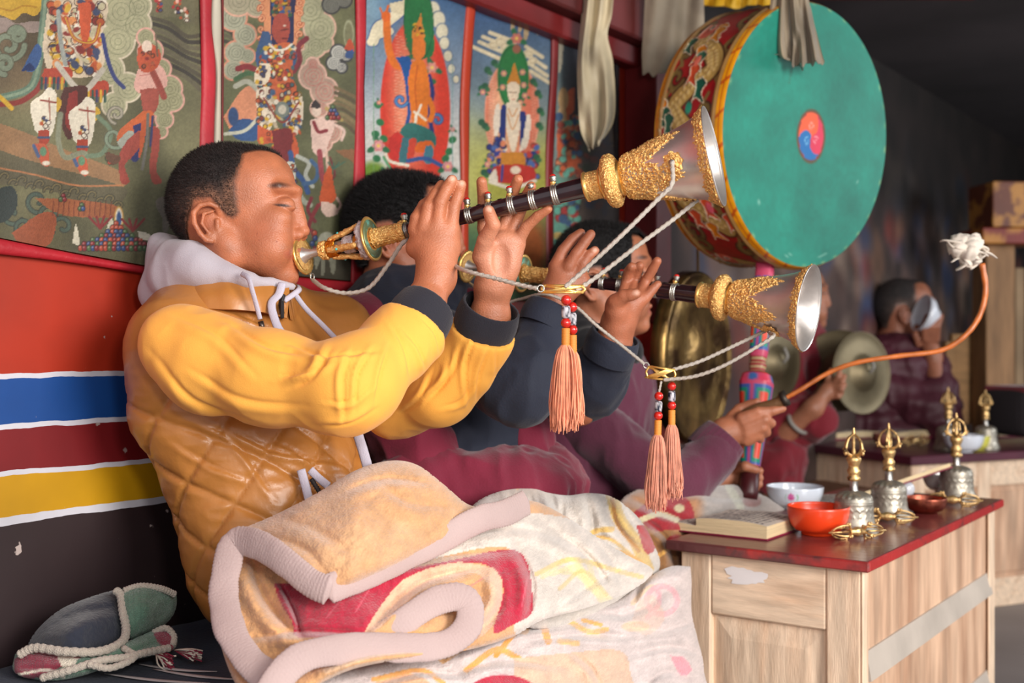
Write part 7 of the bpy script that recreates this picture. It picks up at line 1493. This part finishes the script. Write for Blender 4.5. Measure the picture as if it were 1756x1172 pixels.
fC = [([(780, 1125), (880, 1090), (1000, 1075)], .012, 14), ([(900, 1105), (1000, 1095), (1100, 1100)], .012, 14), ([(1010, 1060), (1080, 1060), (1150, 1020)], .014, 18), ([(1060, 1080), (1130, 1090), (1190, 1075)], .014, 16), ([(1080, 1130), (1150, 1115), (1200, 1130)], .014, 15), ([(980, 1125), (1010, 1150), (1030, 1190)], .010, 12), ([(780, 1160), (860, 1140), (960, 1150)], .008, 14), ([(1090, 1040), (1110, 1000), (1160, 978)], .010, 12), ([(1100, 1190), (1140, 1160), (1190, 1170)], .012, 14), ([(640, 1180), (720, 1160), (800, 1165)], .008, 12)]
drape('blanket_cloth', oC, ctlC, PLUSH, bk3, fC, pC, seed=6, curl=20, cdepth=.035, th=.02); rebase(bk3)
# blanket over the drummer's lap
ctlD = [(1060, 860, 2.30), (1120, 835, 2.42), (1200, 850, 2.42), (1180, 960, 2.30), (1100, 920, 2.24), (1240, 900, 2.46), (1260, 835, 2.58), (1330, 860, 2.62)]
bk4 = thing('blanket', 'red and brown flowered blanket over the drummer lap, behind the thick open book', 'blanket')
def pD(p):
    p.c[:] = (176, 126, 90); p.spl([(1085, 880), (1120, 858), (1170, 850), (1190, 880), (1180, 905), (1120, 910)], (158, 34, 44)); p.ln([(1100, 892), (1130, 882), (1160, 892)], 10, (214, 200, 160)); p.ell(1165, 872, 9, 7, (206, 190, 150)); p.spl([(1110, 920), (1150, 910), (1190, 930), (1190, 990), (1130, 990)], (150, 104, 60)); p.ell(1160, 930, 18, 12, (150, 30, 40)); p.ln([(1120, 960), (1150, 940)], 7, (214, 160, 80)); p.put(sstep(1190, 1215, p.x), (166, 156, 150)); p.ln([(1250, 835), (1270, 870)], 14, (190, 190, 170), a=.7); p.ell(1290, 860, 16, 10, (150, 110, 106))
oD = [(1050, 872), (1080, 846), (1120, 834), (1160, 842), (1195, 848), (1220, 836), (1260, 832), (1300, 846), (1345, 870), (1345, 900), (1250, 920), (1190, 985), (1130, 990), (1100, 940)]
drape('blanket_cloth', oD, ctlD, PLUSH, bk4, [([(1080, 860), (1120, 880), (1180, 900)], .014, 14), ([(1200, 850), (1230, 860), (1290, 860)], .016, 14), ([(1110, 900), (1140, 930), (1150, 970)], .014, 12)], pD, seed=8, curl=16, cdepth=.03, th=.02); rebase(bk4)

# ================================================================ knitted hat on the navy cushion
hat = thing('knitted_hat', 'knitted earflap hat, navy crown with green, cream and red crochet, lying at lower left', 'hat')
WOOLN = mat('navy_fleece_crown', (38, 42, 56), .95, sheen=.3, bump=.4, bs=200); WOOLG = mat('green_knit', (92, 124, 104), .95, sheen=.3, attr=True, vor=.8, vors=330); WOOLC = mat('cream_crochet', (184, 172, 158), .95, sheen=.3, vor=.8, vors=300)
def pHat(p):
    p.c[:] = (94, 126, 106)
    for k in range(30): p.ln([(30+k*11, 1000), (40+k*11, 1180)], 2, (74, 104, 86), a=.5)
    p.spl([(24, 1130), (50, 1122), (90, 1120), (110, 1140), (60, 1164), (28, 1160)], (132, 34, 56)); p.spl([(96, 1120), (120, 1112), (136, 1124), (120, 1150), (104, 1140)], WH); p.ln([(30, 1158), (80, 1150), (110, 1162)], 5, WH); p.spl([(118, 1112), (140, 1108), (150, 1120), (130, 1130)], (132, 34, 56))
    p.spl([(262, 1082), (290, 1072), (304, 1096), (292, 1120), (270, 1100)], (132, 34, 56))
drape('crown', [(40, 1122), (60, 1085), (100, 1048), (150, 1026), (200, 1012), (212, 1020), (216, 1060), (214, 1100), (160, 1128), (100, 1128)], [(40, 1122, 1.63), (100, 1048, 1.66), (200, 1012, 1.72), (214, 1100, 1.66), (130, 1085, 1.60), (160, 1128, 1.61), (100, 1128, 1.59)], WOOLN, hat, [([(80, 1090), (140, 1060), (200, 1050)], .006, 20)], None, (38, 42, 56), seed=11, curl=24, cdepth=.03, th=.03)
drape('ear_flap', [(200, 1012), (240, 1006), (285, 1010), (302, 1020), (300, 1050), (280, 1074), (250, 1086), (222, 1096), (210, 1060)], [(200, 1012, 1.70), (300, 1020, 1.74), (280, 1074, 1.71), (222, 1096, 1.66), (255, 1045, 1.665)], WOOLG, hat, (), pHat, seed=12, curl=14, cdepth=.016, th=.02)
drape('knit_brim', [(26, 1122), (60, 1116), (110, 1124), (170, 1118), (215, 1102), (262, 1082), (290, 1074), (304, 1095), (296, 1116), (250, 1128), (200, 1140), (140, 1160), (90, 1168), (40, 1162), (22, 1148)], [(26, 1122, 1.60), (215, 1102, 1.63), (290, 1074, 1.70), (296, 1116, 1.66), (140, 1160, 1.565), (40, 1162, 1.56), (130, 1135, 1.575)], WOOLG, hat, [([(40, 1150), (140, 1148), (260, 1110)], .005, 8)], pHat, seed=13, curl=12, cdepth=.014, th=.02)
def crochet(pts, r, n=140):
    sp_ = spline(pts, n); path = np.array([P(a[0], a[1], a[2]) for a in sp_]); V, f = tube_vf(path, r*(1+.28*np.abs(np.sin(np.arange(n)*.75))), 9); return mob('crochet_edging', V, f, WOOLC, hat)
crochet([(32, 1124, 1.585), (60, 1112, 1.585), (110, 1118, 1.575), (170, 1118, 1.59), (208, 1102, 1.625), (216, 1080, 1.65), (211, 1050, 1.665), (207, 1022, 1.685), (198, 1013, 1.69)], .0052)
crochet([(212, 1014, 1.69), (240, 1006, 1.70), (275, 1010, 1.71), (300, 1020, 1.725)], .0042, 80)
crochet([(70, 1164, 1.55), (120, 1150, 1.55), (170, 1134, 1.565), (215, 1128, 1.585), (250, 1120, 1.61), (290, 1112, 1.64)], .0045, 100); crochet([(150, 1140, 1.555), (190, 1146, 1.56), (230, 1128, 1.59), (212, 1112, 1.61)], .004, 60)
crochet([(262, 1086, 1.68), (284, 1078, 1.685), (298, 1092, 1.685), (296, 1108, 1.67)], .004, 50)
for (tx, ty, tY, dx, dy) in ((300, 1116, 1.665, 46, 8), (268, 1122, 1.64, 30, 14)):
    mb = MB(); q = np.random.default_rng(tx)
    for k in range(46):
        a = P(tx, ty, tY); b = P(tx+dx*q.uniform(.6, 1)+q.normal(0, 3), ty+dy*q.uniform(0, 2.4), tY-.01+q.normal(0, .004)); mb.add(*tube_vf(spline([a, (a+b)/2+q.normal(0, .002, 3), b], 6), .0013, 4), col=[(132, 34, 56), (214, 200, 184)][k % 2])
    tag(mb.build('yarn_tassel', mat('two_tone_yarn', (132, 34, 56), .95, attr=True), hat, usecol=True), kind='stuff')
rebase(hat)

# ================================================================ FURTHER BACK
KH = mat('dusty_silk_scarf', (168, 150, 122), .6, attr=True, sheen=.3, bump=.3, bs=60)
def scarf(name, label, edgeL, edgeR, Y, m, cat='scarf', group=None, amp=.014, nf=4, base=(176, 158, 130), th=.003, seed=0, top=None):
    """hanging cloth with vertical folds; edges are px polylines from top to bottom"""
    n, k = 90, 46; A = spline(edgeL, n); B = spline(edgeR, n); u = np.linspace(0, 1, k); rows = []; cs = []
    for i in range(n):
        t = i/(n-1); x = A[i, 0]*(1-u)+B[i, 0]*u; y = A[i, 1]*(1-u)+B[i, 1]*u+(3*np.sin(u*23+seed)+2*np.sin(u*41) if t > .97 else 0)
        Yy = Y+amp*np.sin(u*np.pi*2*nf+seed+1.2*math.sin(t*3+seed))*(.5+.5*t)+amp*.5*np.sin(u*17+t*5)
        rows.append(np.stack([(x-CX)/F*Yy, Yy, (CY-y)/F*Yy+CAMZ], 1))
    V = np.array(rows).reshape(-1, 3); c = np.tile(np.asarray(base, float), (len(V), 1))*(1+.12*fbm(V, 14, seed, 3))[:, None]
    g = sstep(.25, .6, fbm(V, 8, seed+9, 2))[:, None]; c = c*(1-g*.35)+np.array([96, 84, 72])*g*.35
    Vb = V+np.array([0, th, 0]); f = grid_faces(n, k); 
    return tag(mob(name, np.vstack([V, Vb]), [np.vstack([f, f[:, ::-1]+n*k])], m, None, True, np.vstack([c, c])), label, cat, group)
scarf('hanging_scarf', 'long creased white silk scarf hanging left of the red pillar', [(1008, -225), (1004, -60), (997, 30), (990, 110), (992, 180), (996, 225), (1010, 256)], [(1050, -225), (1054, -60), (1050, 20), (1042, 60), (1052, 110), (1054, 200), (1030, 246)], 2.84, KH, base=(186, 172, 142), nf=2.2, seed=1)
scarf('hanging_scarf', 'broad grey-white scarf hanging in front of the red pillar', [(1114, -190), (1108, -40), (1104, 40), (1101, 90), (1102, 128)], [(1200, -190), (1206, -40), (1208, 40), (1210, 90), (1196, 126)], 3.05, KH, base=(172, 156, 134), nf=1.4, amp=.010, seed=3)
scarf('drum_scarf', 'frayed grey scarf draped over the top of the green drum', [(1330, -320), (1323, -40), (1320, 20), (1317, 60), (1322, 90), (1345, 92)], [(1350, -320), (1354, -40), (1356, 30), (1362, 80), (1372, 110), (1378, 118)], 2.60, KH, base=(140, 124, 102), nf=1.6, amp=.010, seed=5, group='grey scarves tied to the drum')
scarf('drum_scarf', 'wider frayed scarf end beside it, reaching lowest on the green drum face', [(1350, -320), (1352, -40), (1356, 30), (1360, 70), (1358, 112)], [(1374, -320), (1384, -40), (1392, 20), (1404, 70), (1414, 108)], 2.585, KH, base=(132, 118, 98), nf=2.2, amp=.012, seed=6, group='grey scarves tied to the drum')
scarf('gong_scarf', 'small white scarf end hanging beside the brass gong', [(1142, 500), (1138, 530), (1142, 556), (1150, 572)], [(1152, 498), (1156, 530), (1164, 556), (1166, 572)], 3.12, KH, base=(170, 164, 150), nf=1.5, amp=.008, seed=8)
YM = mat('yellow_valance_cloth', (212, 166, 34), .6, attr=True, bump=.3, bs=80)
scarf('yellow_valance', 'strip of pleated yellow cloth along the top edge above the pillar', [(1020, -40), (1024, 14)], [(1330, -40), (1326, 10)], 3.25, YM, 'valance', base=(206, 160, 30), nf=11, amp=.02, seed=9)
scarf('shade_backdrop', 'dark folded curtain added as shade behind the hanging scarves and pillar top', [(940, -60), (1000, 60), (1010, 160), (1030, 300)], [(1060, -60), (1062, 60), (1062, 200), (1062, 330)], 3.14, mat('shade_backdrop_cloth', (40, 34, 38), .9, attr=True), 'backdrop', base=(44, 38, 42), nf=6, amp=.012, seed=10)  # dark sheet added where the wall end only falls into shade
tag(vbox(1000, 1700, 3.30, CAMZ+1.0, CAMZ+1.14, .12, 0, 'trim_lintel', BEAM), kind='structure')
# gong
GONG = mat('hammered_gong_brass', (176, 140, 84), .34, .9, col2=(90, 62, 36), c2s=9, c2lo=.42, c2hi=.62, bump=.6, bs=36, var=.25, vs=10)
def plate(name, c, nrm, R, prof, m, parent=None):
    return mob(name, *lathe_vf(prof, 72, c, frame_z(nrm)), m, parent)
gong = thing('gong', 'large hammered brass gong hanging behind the drummer', 'gong')
gc = P(1197, 614, 3.02); gn = unit([.85, -.53, 0])
plate('gong_face', gc, gn, .24, [(.0005, .012), (.05, .012), (.07, .004), (.12, .002), (.14, .008), (.19, .004), (.205, .0), (.215, .008), (.224, .004), (.226, -.03), (.20, -.034), (.0005, -.034)], GONG, gong)
mob('hanging_loop', *tube_vf([gc+np.array([0, 0, .215]), gc+np.array([0, .01, .36])], .004, 8), mat('hemp_cord', (150, 120, 90), .9), gong)
# cymbals
CYM = mat('dull_cymbal_brass', (116, 104, 80), .5, .75, var=.2, vs=5, col2=(96, 86, 66), c2s=4, bump=.2, bs=20)
def cymbal(label, c, nrm, R, grp):
    t = thing('cymbal', label, 'cymbal', grp); s = R/.2
    plate('cymbal_dish', c, nrm, R, [(.0005, .052*s), (.03*s, .050*s), (.06*s, .036*s), (.085*s, .012*s), (.10*s, .006*s), (.15*s, .003*s), (.196*s, .0), (.2*s, .002), (.198*s, -.003), (.15*s, -.001), (.1*s, .002*s), (.085*s, .006*s), (.06*s, .03*s), (.0005, .046*s)], CYM, t)
    ax = frame_z(nrm); mob('hand_strap', *tube_vf(spline([c+ax[2]*.05*s, c+ax[2]*.075*s+ax[1]*.02, c+ax[2]*.055*s+ax[1]*.05], 12), .005, 8), mat('grey_strap', (150, 146, 140), .8), t); return t
cymbal('pale brass cymbal behind the carved drum pole', P(1330, 622, 3.95), unit([.62, -.78, 0]), .132, 'cymbals of the seated players')
cymbal('nearer of the two large dull cymbals beside the man drinking', P(1478, 640, 4.0), unit([.52, -.84, .05]), .142, 'cymbals of the seated players')
cymbal('further large cymbal of the pair, leftmost and half hidden in shadow', P(1440, 636, 4.14), unit([-.35, -.92, .1]), .145, 'cymbals of the seated players')
# hidden cymbal player: red robe and forearm
man4 = thing('person', 'person in a red robe mostly hidden behind the drum pole, forearm holding a cymbal', 'person')
A4, B4, C4 = P(1345, 745, 4.0), P(1395, 700, 3.92), P(1432, 660, 3.92)
pr = [cone(A4, B4, .04, .032, .02), cone(B4, P(1418, 672, 3.93), .03, .024, .02), cone(P(1418, 672, 3.93), P(1432, 655, 3.94), .026, .024, .015)]+fingers([([P(1430, 660, 3.92), P(1438, 645, 3.90), P(1440, 634, 3.91)], [.013, .011, .009]), ([P(1434, 664, 3.91), P(1444, 655, 3.89), P(1448, 645, 3.90)], [.013, .011, .009]), ([P(1432, 672, 3.91), P(1443, 668, 3.89), P(1448, 660, 3.90)], [.012, .011, .009]), ([P(1428, 680, 3.92), P(1438, 680, 3.90), P(1444, 674, 3.90)], [.012, .010, .008]), ([P(1420, 660, 3.94), P(1420, 644, 3.94), P(1426, 634, 3.94)], [.013, .011, .009])], .003)
pr += [cone(P(1362, 570, 4.35), P(1330, 760, 4.25), .06, .10, .04), *head_prims(Head(1366, 512, 4.34, .00095, -6, turn=.3))]
V, Q = sdf_mesh(pr, .005); skin_obj(V, Q, man4, (170, 112, 86), head_tint(Head(1366, 512, 4.34, .00095, -6, turn=.3), hairc=(60, 46, 42)))
hair_cap(Head(1366, 512, 4.34, .00095, -6, turn=.3), man4, 12, dark=(34, 28, 28), thick=3, count=2500, res=.006)
cloth('red_robe', [cone(P(1340, 590, 4.3), P(1300, 700, 4.2), .15, .18, .05), cone(P(1330, 720, 4.1), P(1395, 715, 3.98), .11, .07, .04), cone(P(1310, 780, 4.1), P(1330, 800, 4.0), .14, .10, .04), cone(P(1380, 600, 4.34), P(1388, 640, 4.3), .07, .08, .04)], .010, mat('crimson_robe', (122, 20, 36), .9, sheen=.2, bump=.3, bs=60), man4, .016, 51, smooth=3)
mob('wrist_band', *tube_vf([P(1369, 726, 3.96)+np.array([math.cos(a)*.0, 0, 0])+frame_z(B4-A4)[0]*.041*math.cos(a)+frame_z(B4-A4)[1]*.041*math.sin(a) for a in np.linspace(0, 2*np.pi, 30)], .007, 8, cap=False), mat('grey_strap', (150, 146, 140), .8), man4)
# seated man drinking
man5 = thing('person', 'man in a maroon quilted jacket drinking from a white bowl in the background', 'person')
H5 = Head(1548, 535, 4.60, .00092*1.03, -2, turn=.35); H5.k = .00103
b5 = head_prims(H5, .8)
w5 = P(1600, 610, 4.48); e5 = P(1622, 700, 4.62); s5 = P(1480, 640, 4.52)
b5 += [cone(s5, P(1610, 705, 4.4), .05, .045, .03), cone(P(1610, 705, 4.4), w5, .04, .03, .03), cone(w5, P(1590, 580, 4.46), .034, .03, .02)]
b5 += fingers([([P(1585+7*k, 582, 4.44), P(1584+8*k, 560, 4.41), P(1590+8*k, 542, 4.42)], [.014, .012, .010]) for k in range(4)]+[([P(1575, 590, 4.46), P(1570, 575, 4.45), P(1572, 560, 4.46)], [.015, .013, .011])], .003)
b5 += [cone(P(1530, 600, 4.65), P(1540, 740, 4.6), .08, .10, .05)]
V, Q = sdf_mesh(b5, .0050); skin_obj(V, Q, man5, (158, 100, 76), head_tint(H5, hairc=(70, 56, 50)))
hair_cap(H5, man5, 9, dark=(40, 33, 32), side=(86, 66, 58), thick=3, count=2500, res=.006)
PLM = mat('maroon_quilted_nylon', (74, 26, 40), .6, bump=.3, bs=26, var=.1)
cloth('maroon_jacket', [cone(P(1535, 645, 4.60), P(1545, 760, 4.58), .17, .19, .06), cone(s5, P(1490, 760, 4.55), .11, .14, .05), cone(P(1590, 630, 4.58), P(1610, 690, 4.50), .09, .085, .04)], .009, PLM, man5, .010, 61, smooth=3, disp=lambda V, n: .006*np.cos(V[:, 2]*2*np.pi/.085))
cloth('jacket_sleeve', [cone(P(1500, 660, 4.50), P(1608, 715, 4.40), .085, .080, .04), cone(P(1608, 715, 4.40), P(1602, 640, 4.50), .078, .060, .03)], .008, PLM, man5, .006, 62, smooth=3, disp=lambda V, n: .004*np.cos(V[:, 2]*2*np.pi/.07))
cloth('yellow_collar', [cone(P(1518, 592, 4.56), P(1548, 612, 4.50), .022, .018, .02), cone(P(1548, 612, 4.50), P(1572, 596, 4.54), .018, .018, .02)], .006, mat('yellow_shirt', (214, 176, 60), .8), man5, 0, 63)
def push(root, s):
    for ch in root.children_recursive:
        v = np.empty(len(ch.data.vertices)*3, np.float32); ch.data.vertices.foreach_get('co', v); v = v.reshape(-1, 3); O = np.array([0, 0, CAMZ], np.float32); ch.data.vertices.foreach_set('co', (O+(v-O)*s).ravel())
bw = thing('drinking_bowl', 'white bowl tipped to the mouth of the man in the maroon jacket', 'bowl'); mob('bowl_body', *lathe_vf([(.001, 0), (.03, 0), (.032, .008), (.062, .035), (.072, .065), (.069, .065), (.058, .036), (.03, .012), (.001, .010)], 40, P(1606, 545, 4.44), frame_z((-.8, -.1, .25))), mat('white_porcelain_plain', (226, 230, 240), .2, coat=.5), bw)
push(man5, 1.065); push(bw, 1.065)
# bench back, post, capital and cushion at the right
WB = mat('pale_board', (176, 134, 88), .6, bump=.2, bs=18, stretch=(2, 2, 9), var=.12, vs=4); POST = mat('weathered_post', (150, 112, 76), .7, bump=.3, bs=14, stretch=(7, 7, 1), var=.2, vs=4)
br = thing('wooden_bench', 'pale wooden backrest board behind the man in the maroon jacket', 'bench')
vbox(1632, 1688, 5.35, .55, CAMZ-.0+.035, .04, .1, 'backrest_board', WB, br); vbox(1622, 1640, 5.33, .40, CAMZ+.0, .05, .1, 'side_post', WB, br); rebase(br)
po = thing('wooden_post', 'weathered square wooden post with a red painted capital at right', 'post')
vbox(1690, 1742, 5.2, 0, CAMZ+.44, .13, .1, 'shaft', POST, po); vbox(1683, 1800, 5.12, CAMZ+.43, CAMZ+.50, .22, .1, 'capital', mat('red_capital_paint', (134, 40, 26), .5, col2=(196, 130, 50), c2s=9, c2lo=.5, c2hi=.6, bump=.4, bs=20), po); vbox(1700, 1820, 5.10, CAMZ+.50, CAMZ+.70, .22, .1, 'capital_block', mat('carved_gold_red', (110, 56, 34), .5, col2=(186, 128, 56), c2s=11, c2lo=.48, c2hi=.56, bump=.5, bs=20), po); rebase(po)
wp = thing('wooden_partition', 'tall beige boarded partition beyond the post at the right edge', 'partition')
for k in range(6): vbox(1741+k*17, 1757.5+k*17, 5.7, .0, CAMZ+.36, .03, .1, 'board', mat('beige_board', (160, 132, 100), .7, bump=.2, bs=14, var=.15, vs=3), wp)
rebase(wp)
V, f = box_vf(P(1762, 705, 4.45), rotz(.42), (.14, .12, .10), .03); bb = mob('dark_cushion', V, f, mat('dark_cushion_cloth', (34, 28, 32), .9), None, False)
m_ = bb.modifiers.new('soft', 'SUBSURF'); m_.levels = 2; m_.render_levels = 2; tag(bb, 'dark brown cushion propped at the right edge beyond the second table', 'cushion')
V, f = box_vf(P(1768, 668, 4.45), rotz(.42), (.13, .11, .014), .008); bb = mob('red_folded_cloth', V, f, mat('crimson_robe', (150, 26, 44), .9), None, False); tag(bb, 'folded dark red cloth lying on the dark cushion at right edge', 'cloth')
# things on the second table
zt2_ = zt2+.001
def on2(px, py): Y = (CAMZ-zt2_)/((py-CY)/F); return P(px, py, Y)
E2a = np.array([e2a[0], e2a[1], 0.]); E2b = np.array([e2b[0], e2b[1], 0.])
for lab, (bx_, by_), wv, seed in (('long open prayer book at the left end of the second table', (1455, 752), .30, 21), ('second long open book in the middle of the far table', (1560, 750), .26, 22), ('long open book at the right edge of the second table', (1735, 748), .26, 23)):
    t = thing('prayer_book', lab, 'book', 'loose-leaf books on the second table'); c = on2(bx_, by_)
    mob('cover', *box_vf(c+Z3*.003, np.array([E2a, E2b, Z3]), (wv/2, .055, .003), .001), COVER, t, False); page_block(t, (c-E2a*wv*.48-E2b*.05)[:2], E2a, E2b, wv*.96, .10, zt2_+.0065, zt2_+.022, .010, seed=seed, nlines=9); rebase(t)
b3_ = copy_tree(b0); b3_['label'] = 'ritual bell at left on the second table, beyond the white bowl'; b3_['group'] = 'ritual bells on the second table'; put(b3_, on2(1626, 772), .4, 1.05)
b4_ = copy_tree(b0); b4_['label'] = 'rightmost ritual bell on the second table'; b4_['group'] = 'ritual bells on the second table'; put(b4_, on2(1690, 770), 1.4, 1.0)
v3 = copy_tree(v0); v3['label'] = 'dark brass sceptre lying on the second table'; del v3['group']; put(v3, on2(1570, 764)+np.array([0, 0, .017]), .5, 1.1)
bowl('white_bowl', 'white bowl between the two bells on the second table', on2(1652, 776), .068, .060, .032, mat('white_porcelain_plain', (226, 230, 240), .2, coat=.5), group='bowls on the second table')
bowl('yellow_bowl', 'small pale yellow-green bowl beside the white one on the second table', on2(1674, 772), .046, .050, .028, mat('pale_yellow_glaze', (214, 208, 90), .25, coat=.4), group='bowls on the second table')
bowl('clay_cup', 'small brown clay cup near the left end of the second table', on2(1513, 762), .036, .040, .022, mat('brown_clay', (116, 62, 50), .6), group='bowls on the second table')

# ---------------------------------------------------------------- turn the finished room so that its walls run along the world axes
bpy.context.view_layer.update()
TH = math.radians(35.4); R4 = Matrix.Rotation(TH, 4, 'Z'); R3 = np.array(R4.to_3x3()); done = set()
def bake(o):
    if o.type == 'MESH' and o.data.name not in done:
        done.add(o.data.name); v = np.empty(len(o.data.vertices)*3, np.float32); o.data.vertices.foreach_get('co', v)
        o.data.vertices.foreach_set('co', (v.reshape(-1, 3)@R3.T.astype(np.float32)).ravel()); o.data.update()
    for ch in o.children: ch.location = R4@ch.location; bake(ch)
for o in [o for o in bpy.data.objects if o.parent is None]:
    e = o.rotation_euler
    if o.type in ('MESH', 'EMPTY') and abs(e.x)+abs(e.y)+abs(e.z) < 1e-6 and abs(o.scale.x-1) < 1e-6: o.location = R4@o.location; bake(o)
    else: o.matrix_world = R4@o.matrix_world
bpy.context.view_layer.update()
